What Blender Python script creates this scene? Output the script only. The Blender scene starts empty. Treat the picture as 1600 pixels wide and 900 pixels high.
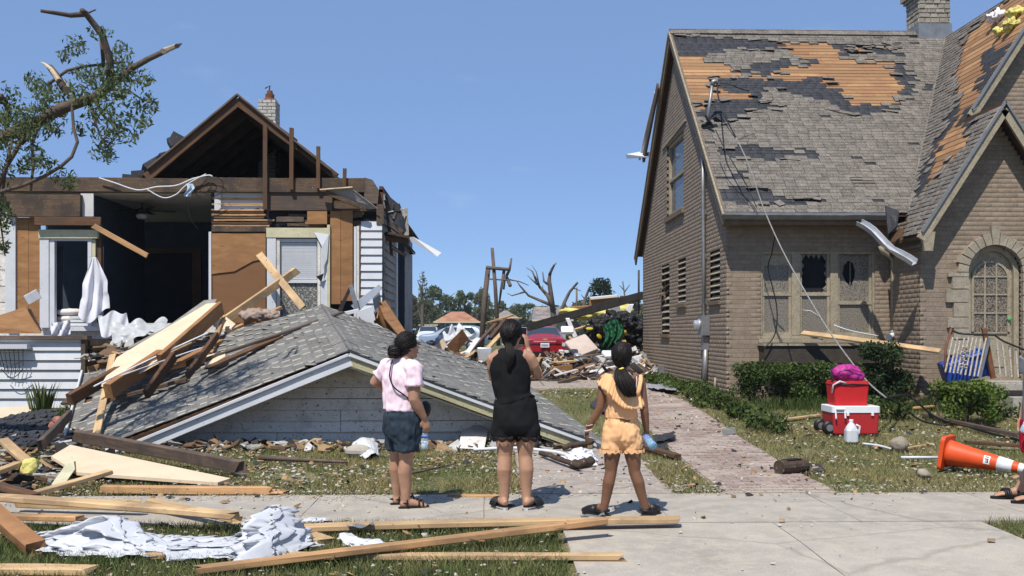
import bpy, math, random
import numpy as np
from mathutils import Vector, Matrix, Quaternion, noise as mnoise

# ---------------------------------------------------------------- camera, sky, sun, exposure
scene = bpy.context.scene
FPX, HZ, CZ = 1556.0, 520.0, 1.5            # focal length in photo pixels, horizon row, eye height
YAW = math.atan(0.0279)
cam_d = bpy.data.cameras.new("camera"); cam = bpy.data.objects.new("camera", cam_d)
scene.collection.objects.link(cam)
cam.location = (0, 0, CZ); cam.rotation_euler = (math.pi/2, 0, -YAW)
cam_d.sensor_width = 36; cam_d.lens = FPX/1600*36; cam_d.shift_y = (HZ-450)/1600
cam_d.clip_end = 3000
scene.camera = cam
SUN = Vector((-.27, -.57, 1.0)).normalized()  # towards the sun
world = bpy.data.worlds.new("World"); scene.world = world; world.use_nodes = True
wn = world.node_tree.nodes; wl = world.node_tree.links
bg = wn["Background"]; sky = wn.new("ShaderNodeTexSky"); sky.sky_type = 'NISHITA'; sky.sun_disc = False
sky.sun_elevation = math.asin(SUN.z); sky.sun_rotation = math.atan2(SUN.x, SUN.y)
sky.air_density = 0.7; sky.dust_density = 0.0; sky.ozone_density = 6.0; sky.altitude = 1500
wmx = wn.new("ShaderNodeMix"); wmx.data_type = 'RGBA'; wmx.inputs[0].default_value = .36     # summer haze evens the blue out
wl.new(sky.outputs[0], wmx.inputs[7]); wmx.inputs[6].default_value = (1.53, 2.44, 4.3, 1)
# a few faint fair-weather puffs low over the horizon
wtc = wn.new("ShaderNodeTexCoord"); wmp = wn.new("ShaderNodeMapping"); wmp.inputs['Scale'].default_value = (5, 5, 16); wl.new(wtc.outputs['Generated'], wmp.inputs[0])
wnz = wn.new("ShaderNodeTexNoise"); wnz.inputs['Scale'].default_value = 2.6; wnz.inputs['Detail'].default_value = 6; wl.new(wmp.outputs[0], wnz.inputs['Vector'])
wrp = wn.new("ShaderNodeValToRGB"); wrp.color_ramp.elements[0].position = .66; wrp.color_ramp.elements[1].position = .86; wrp.color_ramp.elements[1].color = (.12, .12, .12, 1); wl.new(wnz.outputs[0], wrp.inputs[0])
wcl = wn.new("ShaderNodeMix"); wcl.data_type = 'RGBA'; wcl.inputs[7].default_value = (5.2, 5.6, 6.2, 1); wl.new(wrp.outputs[0], wcl.inputs[0]); wl.new(wmx.outputs[2], wcl.inputs[6])
wl.new(wcl.outputs[2], bg.inputs[0]); bg.inputs[1].default_value = 0.13
sun_d = bpy.data.lights.new("sun", 'SUN'); sun = bpy.data.objects.new("sun", sun_d)
scene.collection.objects.link(sun); sun.rotation_euler = SUN.to_track_quat('Z', 'Y').to_euler()
sun_d.energy = 4.2; sun_d.angle = math.radians(0.55); sun_d.color = (1, .95, .87)
scene.view_settings.view_transform = 'Standard'; scene.view_settings.look = 'None'
scene.view_settings.exposure = 0.34; scene.view_settings.gamma = 1
scene.cycles.max_bounces = 6; scene.cycles.transparent_max_bounces = 12

# ---------------------------------------------------------------- geometry helpers
RND = random.Random(7)
def ray(px, py):
    u = (px-800)/FPX; v = (HZ-py)/FPX; c, s = math.cos(YAW), math.sin(YAW)
    return Vector((u*c+s, c-u*s, v))
def P(px, py, Y):
    d = ray(px, py); return Vector((d.x/d.y*Y, Y, CZ+d.z/d.y*Y))
def PX(px, py, X):                            # point on the plane x = X
    d = ray(px, py); t = X/d.x; return Vector((X, d.y*t, CZ+d.z*t))
def proj(p):
    c, s = math.cos(YAW), math.sin(YAW); x = p[0]*c-p[1]*s; y = p[0]*s+p[1]*c
    return (800+FPX*x/y, HZ-FPX*(p[2]-CZ)/y)
def smooth(a, b, x):
    t = min(1, max(0, (x-a)/(b-a))); return t*t*(3-2*t)
def gz(X, Y):                                 # height of the ground
    z = 0.03*smooth(9.1, 9.6, Y)+.37*smooth(9.3, 17.5, Y)
    if Y < 7.8: z += -.05*smooth(7.8, 5.5, Y)
    z += .02*mnoise.noise(Vector((X*.9, Y*.9, 3)))*smooth(9.3, 10.5, Y)
    return z
def G(px, py, dz=0.0):                        # pixel -> point on the ground
    d = ray(px, py); t = 8.0
    for _ in range(40):
        p = Vector((0, 0, CZ))+d*t; t += (p.z-gz(p.x, p.y))/max(.02, -d.z)*.6
    p = Vector((0, 0, CZ))+d*t; p.z += dz; return p
def inpoly(x, y, poly):
    r = False; j = len(poly)-1
    for i in range(len(poly)):
        xi, yi = poly[i]; xj, yj = poly[j]
        if (yi > y) != (yj > y) and x < (xj-xi)*(y-yi)/(yj-yi)+xi: r = not r
        j = i
    return r
WM = {}                                       # world matrix of every object
COL = scene.collection
def link(o, world=None, parent=None):
    world = world or Matrix(); COL.objects.link(o); WM[o.name] = world
    if parent:
        o.parent = parent; o.matrix_parent_inverse = WM[parent.name].inverted()
    o.matrix_basis = world
    return o
def tag(o, label=None, cat=None, group=None, kind=None):
    if label: o['label'] = label
    if cat: o['category'] = cat
    if group: o['group'] = group
    if kind: o['kind'] = kind
    return o
def thing(name, label, cat, loc=(0, 0, 0), group=None):
    o = bpy.data.objects.new(name, None); o.empty_display_size = .1
    return tag(link(o, Matrix.Translation(loc)), label, cat, group)
class MB:
    def __init__(s): s.v = []; s.f = []; s.m = []; s.cm = 0
    def add(s, vs, fs):
        n = len(s.v); s.v += [tuple(v) for v in vs]; s.f += [tuple(i+n for i in f) for f in fs]; s.m += [s.cm]*len(fs); return s
    def box(s, a, b):
        (x0, y0, z0), (x1, y1, z1) = a, b
        x0, x1 = min(x0, x1), max(x0, x1); y0, y1 = min(y0, y1), max(y0, y1); z0, z1 = min(z0, z1), max(z0, z1)
        return s.add([(x0,y0,z0),(x1,y0,z0),(x1,y1,z0),(x0,y1,z0),(x0,y0,z1),(x1,y0,z1),(x1,y1,z1),(x0,y1,z1)], BOXF)
    def obox(s, M, size, cham=0):
        hx, hy, hz = size[0]/2, size[1]/2, size[2]/2
        return s.add([M@Vector(c) for c in [(-hx,-hy,-hz),(hx,-hy,-hz),(hx,hy,-hz),(-hx,hy,-hz),(-hx,-hy,hz),(hx,-hy,hz),(hx,hy,hz),(-hx,hy,hz)]], BOXF)
    def bar(s, p0, p1, w, h, up=(0, 0, 1)):
        return s.obox(frame(p0, p1, up), ((Vector(p1)-Vector(p0)).length, w, h))
    def tube(s, pts, rad, n=8, cap=True, flat=None):
        pts = [Vector(p) for p in pts]; rad = rad if isinstance(rad, (list, tuple)) else [rad]*len(pts)
        vs = []; prev = None
        for i, p in enumerate(pts):
            t = (pts[min(i+1, len(pts)-1)]-pts[max(i-1, 0)]).normalized()
            if prev is None:
                a = Vector((0, 0, 1)) if abs(t.z) < .9 else Vector((1, 0, 0)); prev = t.cross(a).normalized()
            prev = (prev-t*prev.dot(t)).normalized(); q = t.cross(prev)
            for k in range(n):
                an = 2*math.pi*k/n; vs.append(p+(prev*math.cos(an)+q*math.sin(an)*(flat or 1))*rad[i])
        fs = [(i*n+k, i*n+(k+1) % n, (i+1)*n+(k+1) % n, (i+1)*n+k) for i in range(len(pts)-1) for k in range(n)]
        if cap: fs += [tuple(range(n))[::-1], tuple((len(pts)-1)*n+k for k in range(n))]
        return s.add(vs, fs)
    def lathe(s, prof, M=None, n=16):
        M = M or Matrix(); vs = [M@Vector((r*math.cos(2*math.pi*k/n), r*math.sin(2*math.pi*k/n), z)) for r, z in prof for k in range(n)]
        fs = [(i*n+k, i*n+(k+1) % n, (i+1)*n+(k+1) % n, (i+1)*n+k) for i in range(len(prof)-1) for k in range(n)]
        fs += [tuple(range(n))[::-1], tuple((len(prof)-1)*n+k for k in range(n))]
        return s.add(vs, fs)
    def prism(s, poly, off):                  # polygon of 3-D points extruded by a vector
        n = len(poly); off = Vector(off)
        return s.add([Vector(p) for p in poly]+[Vector(p)+off for p in poly],
                     [tuple(range(n))[::-1], tuple(range(n, 2*n))]+[(i, (i+1) % n, n+(i+1) % n, n+i) for i in range(n)])
    def grid(s, fn, nu, nv):
        vs = [fn(i/nu, j/nv) for j in range(nv+1) for i in range(nu+1)]
        return s.add(vs, [(j*(nu+1)+i, j*(nu+1)+i+1, (j+1)*(nu+1)+i+1, (j+1)*(nu+1)+i) for j in range(nv) for i in range(nu)])
    def build(s, name, mats, parent=None, smooth=False, world=None, fix=False):
        me = bpy.data.meshes.new(name); me.from_pydata(s.v, [], s.f)
        mats = mats if isinstance(mats, (list, tuple)) else [mats]
        for m in mats: me.materials.append(m)
        if len(mats) > 1: me.polygons.foreach_set('material_index', s.m)
        if smooth: me.polygons.foreach_set('use_smooth', [True]*len(me.polygons))
        me.validate(); me.update()
        o = bpy.data.objects.new(name, me)
        return link(o, world, parent)
BOXF = [(0,3,2,1),(4,5,6,7),(0,1,5,4),(1,2,6,5),(2,3,7,6),(3,0,4,7)]
def frame(p0, p1, up=(0, 0, 1)):              # matrix at the middle of p0-p1 with x along it
    p0, p1, up = Vector(p0), Vector(p1), Vector(up); x = (p1-p0).normalized()
    y = up.cross(x)
    if y.length < 1e-4: y = Vector((0, 1, 0)).cross(x)
    y.normalize(); z = x.cross(y); M = Matrix((x, y, z)).transposed().to_4x4(); M.translation = (p0+p1)/2; return M
def mod_apply(o, mods):
    for t, kw in mods:
        m = o.modifiers.new(t, t)
        for k, v in kw.items(): setattr(m, k, v)
    dg = bpy.context.evaluated_depsgraph_get(); dg.update()
    me = bpy.data.meshes.new_from_object(o.evaluated_get(dg)); old = o.data
    o.modifiers.clear(); me.name = old.name; o.data = me; return o
def bulk(name, V, F, mat, parent=None, kind=None, smooth=False):   # arrays of vertices and of equal-sized faces
    V = np.asarray(V, dtype=np.float32); F = np.asarray(F, dtype=np.int32)
    me = bpy.data.meshes.new(name); me.vertices.add(len(V)); me.vertices.foreach_set('co', V.ravel())
    k = F.shape[1]; me.loops.add(F.size); me.loops.foreach_set('vertex_index', F.ravel())
    me.polygons.add(len(F)); me.polygons.foreach_set('loop_start', np.arange(0, F.size, k, dtype=np.int32))
    me.polygons.foreach_set('loop_total', np.full(len(F), k, dtype=np.int32))
    for m in (mat if isinstance(mat, (list, tuple)) else [mat]): me.materials.append(m)
    me.update(calc_edges=True)
    if smooth: me.polygons.foreach_set('use_smooth', [True]*len(me.polygons))
    o = bpy.data.objects.new(name, me); link(o, None, parent)
    if kind: o['kind'] = kind
    return o
# a brick-like piece with chamfered front edges, unit size, shared by all alike pieces
def unit_piece(name, mat, c=(.02, .02, .06)):
    b = MB(); h = .5; cx, cy, cz = c
    b.add([(-h,-h+cy,-h),(h,-h+cy,-h),(h,h,-h),(-h,h,-h),(-h,-h+cy,h),(h,-h+cy,h),(h,h,h),(-h,h,h),
           (-h+cx,-h,-h+cz),(h-cx,-h,-h+cz),(h-cx,-h,h-cz),(-h+cx,-h,h-cz)],
          [(0,3,2,1),(4,5,6,7),(1,2,6,5),(2,3,7,6),(3,0,4,7),(8,9,10,11),(0,1,9,8),(1,5,10,9),(5,4,11,10),(4,0,8,11)])
    me = bpy.data.meshes.new(name); me.from_pydata(b.v, [], b.f); me.materials.append(mat); me.update(); return me
def pieces(parent, name, me, mats, limit=300, stuffname=None):
    """The pieces that show largest become objects; the rest is one part."""
    cp = Vector((0, 0, CZ))
    def score(M):
        c = M.translation; d = c-cp; n = (M.to_3x3()@Vector((0, -1, 0))).normalized()
        x, y = proj(c); inside = -20 < x < 1620 and -20 < y < 920
        return (M.to_3x3().col[0].length*M.to_3x3().col[2].length*abs(n.dot(d.normalized()))/d.length_squared)*(1 if inside else .02)
    ms = sorted(mats, key=score, reverse=True)
    for M in ms[:limit]:
        o = bpy.data.objects.new(name, me); link(o, M, parent)
    rest = ms[limit:]
    if rest:
        vs = np.array([v.co[:]+(1,) for v in me.vertices]); nv = len(vs)
        A = np.array([np.array(M) for M in rest])
        V = np.einsum('nij,vj->nvi', A, vs)[:, :, :3].reshape(-1, 3)
        F = []
        base = [tuple(p.vertices) for p in me.polygons]; q = np.array([f for f in base if len(f) == 4])
        F = (q[None]+(np.arange(len(rest))*nv)[:, None, None]).reshape(-1, 4)
        bulk(stuffname or name+'_rows', V, F, me.materials[0], parent, 'stuff')

# ---------------------------------------------------------------- materials
class NT:
    def __init__(s, name):
        s.m = bpy.data.materials.new(name); s.m.use_nodes = True; s.t = s.m.node_tree
        s.b = s.t.nodes['Principled BSDF']
    def n(s, ty, **kw):
        o = s.t.nodes.new('ShaderNode'+ty)
        for k, v in kw.items(): setattr(o, k, v)
        return o
    def l(s, a, b): s.t.links.new(a, b)
    def co(s, kind='pos', scale=(1, 1, 1)):
        if kind == 'pos': src = s.n('NewGeometry').outputs['Position']
        else: src = s.n('TexCoord').outputs['Object']
        mp = s.n('Mapping'); mp.inputs['Scale'].default_value = scale; s.l(src, mp.inputs[0]); return mp.outputs[0]
    def noise(s, co, scale, detail=5, rough=.6, dist=0):
        o = s.n('TexNoise'); s.l(co, o.inputs['Vector']); o.inputs['Scale'].default_value = scale
        o.inputs['Detail'].default_value = detail; o.inputs['Roughness'].default_value = rough; o.inputs['Distortion'].default_value = dist
        return o.outputs[0]
    def voro(s, co, scale, feature='F1', out=0, rnd=1):
        o = s.n('TexVoronoi', feature=feature); s.l(co, o.inputs['Vector']); o.inputs['Scale'].default_value = scale
        o.inputs['Randomness'].default_value = rnd
        return o.outputs[out]
    def ramp(s, x, stops):
        o = s.n('ValToRGB'); e = o.color_ramp.elements
        for i, (p, c) in enumerate(stops):
            if i > 1: e.new(p)
            e[i].position = p; e[i].color = (c if isinstance(c, tuple) else (c, c, c))+(1,)
        s.l(x, o.inputs[0]); return o.outputs[0]
    def mix(s, fac, a, b, mode='MIX'):
        o = s.n('Mix', data_type='RGBA', blend_type=mode)
        for sock, v in ((o.inputs[0], fac), (o.inputs[6], a), (o.inputs[7], b)):
            if isinstance(v, (int, float)): sock.default_value = v
            elif isinstance(v, tuple): sock.default_value = v+(1,)
            else: s.l(v, sock)
        return o.outputs[2]
    def math(s, op, a, b=0.0):
        o = s.n('Math', operation=op)
        for sock, v in ((o.inputs[0], a), (o.inputs[1], b)):
            if isinstance(v, (int, float)): sock.default_value = v
            else: s.l(v, sock)
        return o.outputs[0]
    def rand(s):                               # one number for each object and each loose piece
        a = s.n('ObjectInfo').outputs['Random']; b = s.n('NewGeometry').outputs['Random Per Island']
        return s.math('FRACT', s.math('ADD', a, b))
    def bump(s, h, strength=.3, dist=.01):
        o = s.n('Bump'); o.inputs['Strength'].default_value = strength; o.inputs['Distance'].default_value = dist
        s.l(h, o.inputs['Height']); s.l(o.outputs[0], s.b.inputs['Normal'])
    def done(s, col, rough=.8, spec=.3, **kw):
        if isinstance(col, tuple): s.b.inputs['Base Color'].default_value = col+(1,)
        else: s.l(col, s.b.inputs['Base Color'])
        if isinstance(rough, (int, float)): s.b.inputs['Roughness'].default_value = rough
        else: s.l(rough, s.b.inputs['Roughness'])
        s.b.inputs['Specular IOR Level'].default_value = spec
        for k, v in kw.items(): s.b.inputs[k].default_value = v
        return s.m
def sc(c, k): return tuple(min(1, x*k) for x in c)
def plain(name, c, rough=.7, var=.3, scale=6, bump=.15, bscale=60, spec=.3, speck=None, rnd=0, dirt=None, **kw):
    """Uneven coat: broad mottling, fine relief, optional specks (colour, scale, threshold) and dirt blotches."""
    t = NT(name); co = t.co()
    col = t.ramp(t.noise(co, scale), [(.3, sc(c, 1-var)), (.7, sc(c, 1+var*.6))])
    if rnd: col = t.mix(1, col, t.ramp(t.rand(), [(0, 1-rnd), (1, 1.0)]), 'MULTIPLY')
    if dirt: col = t.mix(t.ramp(t.noise(co, dirt[1], 6, .7), [(dirt[2], 0.0), (dirt[2]+.12, dirt[3] if len(dirt) > 3 else .8)]), col, dirt[0])
    for sp in ([speck] if speck and not isinstance(speck, list) else (speck or [])):
        v = t.noise(co, sp[1], 2, .5)
        col = t.mix(t.ramp(v, [(sp[2], 0.0), (sp[2]+.04, 1.0)]), col, sp[0])
    if bump: t.bump(t.noise(co, bscale, 4), bump)
    return t.done(col, rough, spec, **kw)
def wood(name, c, dark=.45, rough=.75, rnd=.35, grain=1.0, stain=None, speck=None):
    """Grain runs along the piece's own x axis."""
    t = NT(name); co = t.co('obj', (1.2, 22*grain, 22*grain))
    g = t.noise(co, 2.2, 6, .65, .6); big = t.noise(t.co('obj', (.9, 3, 3)), 2, 3)
    col = t.ramp(g, [(.3, sc(c, dark)), (.55, c), (.8, sc(c, 1.25))])
    col = t.mix(t.ramp(big, [(.35, .5), (.65, 0.0)]), col, sc(c, .6))
    kn = t.voro(t.co('obj', (2.2, 9, 9)), 1.0)
    col = t.mix(t.ramp(kn, [(.05, .8), (.13, 0.0)]), col, sc(c, .28))
    col = t.mix(1, col, t.ramp(t.rand(), [(0, 1-rnd), (1, 1.0)]), 'MULTIPLY')
    if stain: col = t.mix(t.ramp(t.noise(t.co(), stain[1], 5, .65), [(.46, 0.0), (.60, .9)]), col, stain[0])
    if speck: col = t.mix(t.ramp(t.noise(t.co(), speck[1], 2), [(speck[2], 0.0), (speck[2]+.05, 1.0)]), col, speck[0])
    t.bump(g, .25, .004); return t.done(col, rough, .25)
def glassy(name, c=(.03, .04, .05), rough=.08, dirt=(.2, .18, .15), amt=.55):
    t = NT(name); co = t.co()
    d = t.ramp(t.noise(co, 70, 3), [(amt-.06, 0.0), (amt+.06, 1.0)])
    col = t.mix(d, c, dirt); r = t.ramp(d, [(0, rough), (1, .8)])
    return t.done(col, r, .5)
M = {}
M['lumber'] = wood('lumber', (.70, .475, .25), .76, rnd=.25, stain=((.34, .23, .13), 1.6), speck=((.16, .12, .08), 26, .68))
M['lumber2'] = wood('lumber_orange', (.62, .355, .165), .72, rnd=.25, stain=((.30, .18, .09), 1.8), speck=((.14, .09, .06), 28, .68))
M['oldwood'] = wood('old_brown_wood', (.17, .088, .045), .5, stain=((.09, .055, .035), 2.0))
M['greywood'] = wood('weathered_grey_wood', (.17, .12, .09), .45, stain=((.08, .06, .05), 2.5))
M['beamwood'] = wood('dirty_beam_wood', (.15, .098, .062), .4, rnd=.2, stain=((.055, .04, .032), 2.2), speck=((.42, .36, .3), 40, .69))
M['plywood'] = wood('plywood', (.40, .205, .085), .62, rnd=.15, grain=.25, stain=((.27, .13, .058), .9), speck=((.1, .05, .03), 30, .72))
M['deck'] = wood('roof_deck_board', (.50, .285, .135), .55, rnd=.5, stain=((.27, .14, .07), 2.2), speck=((.1, .07, .05), 22, .66))
M['white'] = plain('white_paint', (.60, .61, .63), .5, .08, 5, .08, 60, speck=((.2, .19, .18), 34, .71), dirt=((.45, .43, .4), 2.5, .6, .5))
M['siding'] = plain('white_siding', (.76, .72, .65), .5, .07, 3, .06, 50, speck=[((.14, .13, .12), 30, .655), ((.12, .115, .11), 62, .655)], dirt=((.44, .40, .34), 4, .52, .6), rnd=.2)
M['siding_clean'] = plain('white_siding_light', (.60, .61, .63), .5, .07, 3, .05, 50, speck=((.25, .22, .18), 40, .7), dirt=((.45, .42, .37), 3, .62, .5), rnd=.1)
M['cream'] = plain('cream_paint', (.56, .52, .34), .6, .15, 5, .1, 60, speck=((.2, .17, .1), 40, .66))
M['black'] = plain('black_plastic', (.012, .012, .013), .45, .2, 8, .05)
M['felt'] = plain('roof_felt', (.036, .037, .042), .7, .3, 5, .3, 90, speck=((.3, .28, .25), 46, .70))
M['metal'] = plain('galvanised_metal', (.30, .30, .30), .5, .2, 7, .06, 30, dirt=((.25, .23, .2), 5, .55, .6), Metallic=.7)
M['alu'] = plain('bare_aluminium', (.62, .63, .65), .35, .12, 6, .08, 20, dirt=((.4, .38, .36), 6, .6, .5), Metallic=.6)
M['darkmetal'] = plain('dark_metal', (.045, .04, .037), .55, .3, 7, .1, Metallic=.4)
M['rust'] = plain('rusty_iron', (.17, .07, .035), .8, .4, 12, .3)
M['glass'] = glassy('dirty_glass')
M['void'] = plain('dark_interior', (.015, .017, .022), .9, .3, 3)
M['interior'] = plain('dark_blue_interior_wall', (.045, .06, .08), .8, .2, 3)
M['plaster'] = plain('plaster', (.62, .6, .58), .85, .1, 4, .15, 40, dirt=((.35, .32, .28), 4, .6, .6))
M['drywall'] = plain('drywall', (.68, .53, .37), .85, .1, 3, .12, 40, speck=((.3, .2, .12), 30, .70))
M['sheet'] = plain('white_plastic_sheet', (.54, .55, .58), .45, .12, 4, .1, 12, spec=.4, speck=((.35, .3, .25), 26, .72))
M['insul'] = plain('yellow_insulation', (.62, .56, .18), .95, .25, 9, .5, 50)
# ================================================================ the setting
def ground_mat():
    t = NT('lawn_soil'); co = t.co()
    a = t.noise(co, .8, 6, .65); b = t.noise(co, 14, 5, .7)
    col = t.ramp(a, [(.35, (.075, .085, .03)), (.5, (.14, .125, .055)), (.68, (.23, .185, .11))])
    col = t.mix(t.ramp(b, [(.4, 0.0), (.65, .75)]), col, (.055, .07, .022))
    col = t.mix(t.ramp(t.noise(co, 48, 2), [(.62, 0.0), (.66, .8)]), col, (.5, .45, .36))
    sep = t.n('SeparateXYZ'); t.l(t.n('NewGeometry').outputs['Position'], sep.inputs[0])
    col = t.mix(t.ramp(t.math('DIVIDE', sep.outputs[1], 60.0), [(.35, 0.0), (.75, 1.0)]), col, (.12, .125, .06))
    t.bump(b, .6, .03); return t.done(col, .95, .1)
M['soil'] = ground_mat()
def concrete(name, c, crack=.6, sand=.7):
    t = NT(name); co = t.co()
    col = t.ramp(t.noise(co, 1.1, 6, .6), [(.3, sc(c, .78)), (.7, sc(c, 1.12))])
    col = t.mix(t.ramp(t.noise(co, 5, 6, .75), [(.44, 0.0), (.62, sand)]), col, (.46, .41, .33))
    col = t.mix(t.ramp(t.noise(co, 120, 2), [(.58, 0.0), (.66, .55)]), col, sc(c, .45))
    col = t.mix(t.ramp(t.noise(co, 75, 2), [(.66, 0.0), (.7, .8)]), col, (.62, .57, .48))
    dco = t.n('Mix', data_type='VECTOR'); dco.inputs[0].default_value = .12
    t.l(co, dco.inputs[4]); nz = t.n('TexNoise'); nz.inputs['Scale'].default_value = 3; t.l(co, nz.inputs['Vector']); t.l(nz.outputs[1], dco.inputs[5])
    cr = t.voro(dco.outputs[1], .42, 'DISTANCE_TO_EDGE')
    col = t.mix(t.ramp(cr, [(.0015, crack*.6), (.006, 0.0)]), col, sc(c, .22))
    t.bump(t.noise(co, 90, 5), .25, .006); return t.done(col, .9, .2)
M['concrete'] = concrete('concrete', (.36, .325, .28))
M['concrete2'] = concrete('apron_concrete', (.39, .35, .30), .5, .75)
M['pinkcon'] = concrete('old_pink_concrete', (.31, .26, .23), .8, .6)
M['paver'] = plain('dusty_clay_paver', (.32, .24, .205), .92, .14, 9, .4, 60, rnd=.22, dirt=((.41, .345, .29), 2.0, .45, .75), speck=((.55, .5, .42), 60, .68))
M['pavebed'] = plain('sand_joint', (.36, .31, .25), .95, .2, 8, .4)

def axis(*segs):
    out = []
    for a, b, n in segs: out += [a+(b-a)*i/n for i in range(n)]
    return out+[segs[-1][1]]
xs = axis((-1500, -200, 4), (-200, -30, 6), (-30, -10, 8), (-10, 13, 92), (13, 40, 8), (40, 300, 6), (300, 1800, 4))
ys = axis((-60, 3, 6), (3, 22, 90), (22, 60, 20), (60, 300, 12), (300, 2600, 8))
b = MB(); nx = len(xs)
for y in ys:
    for x in xs: b.v.append((x, y, gz(x, y)-.022))
b.f = [(j*nx+i, j*nx+i+1, (j+1)*nx+i+1, (j+1)*nx+i) for j in range(len(ys)-1) for i in range(nx-1)]; b.m = [0]*len(b.f)
tag(b.build('ground', M['soil'], smooth=True), kind='structure')
def follow(x0, x1, y0, y1, dz, thick=.05, jit=0.0, nx=4, ny=4):   # slab that follows the ground
    b = MB(); b.grid(lambda u, v: (x0+(x1-x0)*u+jit*mnoise.noise(Vector((u*9, v*9, x0))), y0+(y1-y0)*v+jit*mnoise.noise(Vector((u*9+5, v*9, y0))), gz(x0+(x1-x0)*u, y0+(y1-y0)*v)+dz), nx, ny)
    n = len(b.v); b.add([(x, y, z-thick) for x, y, z in b.v], [])
    edge = [i for i in range(nx+1)]+[(j*(nx+1)+nx) for j in range(1, ny+1)]+[ny*(nx+1)+i for i in range(nx-1, -1, -1)]+[j*(nx+1) for j in range(ny-1, 0, -1)]
    b.add([], []); b.f += [(edge[k], n+edge[k], n+edge[(k+1) % len(edge)], edge[(k+1) % len(edge)]) for k in range(len(edge))]; b.m = [0]*len(b.f)
    return b
SW0, SW1 = 7.85, 9.22
sw = MB(); sw.box((-9, SW0+.01, -.09), (13, SW1-.01, -.012))
sw = tag(sw.build('sidewalk', M['pavebed']), kind='structure')
x = -9.0; k = 0
while x < 12.5:
    w = 1.5; bb = follow(x+.0035, x+w-.0035, SW0, SW1, .0, .06, .006, 6, 6)
    o = bb.build('slab', M['concrete'], sw); x += w; k += 1
ap = follow(.6, 3.95, 3.0, SW0-.01, -.014, .05); ap = tag(ap.build('driveway_apron', M['pavebed']), kind='structure')
for (x0, x1) in ((.6, 2.28), (2.29, 3.95)):
    for (y0, y1) in ((3.0, 5.2), (5.21, 7.835)): follow(x0, x1, y0, y1, -.004, .05, .01, 8, 8).build('slab', M['concrete2'], ap)
o = follow(.35, 1.75, SW1+.01, 11.9, .006, .05, .03, 8, 14); o = tag(o.build('concrete_path', M['pinkcon']), kind='structure')
o = follow(-1.2, 3.6, 19.6, 30, .008, .05, .1, 10, 14); tag(o.build('back_driveway', M['pinkcon']), kind='structure')
wk = tag(follow(2.22, 3.3, SW1+.012, 19.55, -.012, .05, .02, 6, 40).build('brick_walkway', M['pavebed']), kind='structure')
pm = unit_piece('paver', M['paver'], (.03, .04, .05)); ms = []
R0 = Matrix.Rotation(-math.pi/2, 4, 'X'); rr = random.Random(3)
y = SW1+.07; row = 0
while y < 19.4:
    x = 2.24 - (.1 if row % 2 else 0)
    while x < 3.28:
        xa, xb = max(x, 2.23), min(x+.2, 3.29)
        if xb-xa > .05:
            z = gz((xa+xb)/2, y)-.026+rr.uniform(-.003, .003)
            ms.append(Matrix.Translation(((xa+xb)/2, y, z))@Matrix.Rotation(rr.uniform(-.02, .02), 4, 'Z')@R0@Matrix.Diagonal((xb-xa-.008, .06, .094, 1)))
        x += .2
    y += .1; row += 1
pieces(wk, 'paver', pm, ms, 300, 'paver_rows')
# ================================================================ the brick house on the right
M['brick'] = plain('painted_taupe_brick', (.285, .22, .162), .9, .18, 7, .5, 70, rnd=.16, speck=[((.40, .35, .28), 62, .645), ((.1, .08, .06), 45, .68)], dirt=((.17, .13, .095), 3, .55, .6))
M['mortar'] = plain('recessed_mortar', (.225, .175, .128), .95, .15, 9, .4, 80)
M['stone'] = plain('limestone', (.36, .31, .235), .92, .22, 9, .6, 45, rnd=.2, speck=[((.16, .13, .1), 40, .64), ((.5, .46, .38), 50, .67)])
M['bshingle'] = plain('brown_grey_asphalt_shingle', (.185, .163, .14), .95, .25, 9, .5, 110, rnd=.38, speck=[((.46, .41, .33), 75, .615), ((.06, .055, .05), 52, .655)])
M['btrim'] = plain('mud_spattered_trim', (.33, .28, .20), .85, .22, 8, .3, 50, speck=[((.12, .1, .08), 50, .62), ((.55, .5, .4), 60, .66)])
M['btrimdark'] = plain('brown_trim', (.16, .115, .075), .8, .22, 8, .25, 50, speck=((.3, .26, .2), 50, .66))
M['mudglass'] = glassy('mud_spattered_glass', (.055, .055, .055), .12, (.25, .215, .165), .475)
M['mudglass2'] = glassy('speckled_door_glass', (.03, .03, .03), .2, (.26, .21, .15), .50)
M['ventdark'] = plain('vent_shade', (.012, .011, .01), .9)  # shade inside the vent openings, painted as a near-black sheet
XL, YF, YB, ZW = 4.16, 17.0, 26.0, 3.45
HG = .33                                        # ground at the house
EY, EZ, RY, RZ = 16.6, 3.52, 21.5, 8.02         # eave edge and ridge of the main roof
SM = (RZ-EZ)/(RY-EY)
VX0, VZ0, SC_ = 6.87, 3.07, 1.53                # eave line and slope of the cross gable
VXA, VF = 8.2, 15.8                             # centre line and front of the entry bay
bh = thing('brick_house', 'taupe painted brick house with torn shingles and an arched stone doorway', 'house', (7, 20, HG))
wall_core = MB(); BR = []
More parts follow.
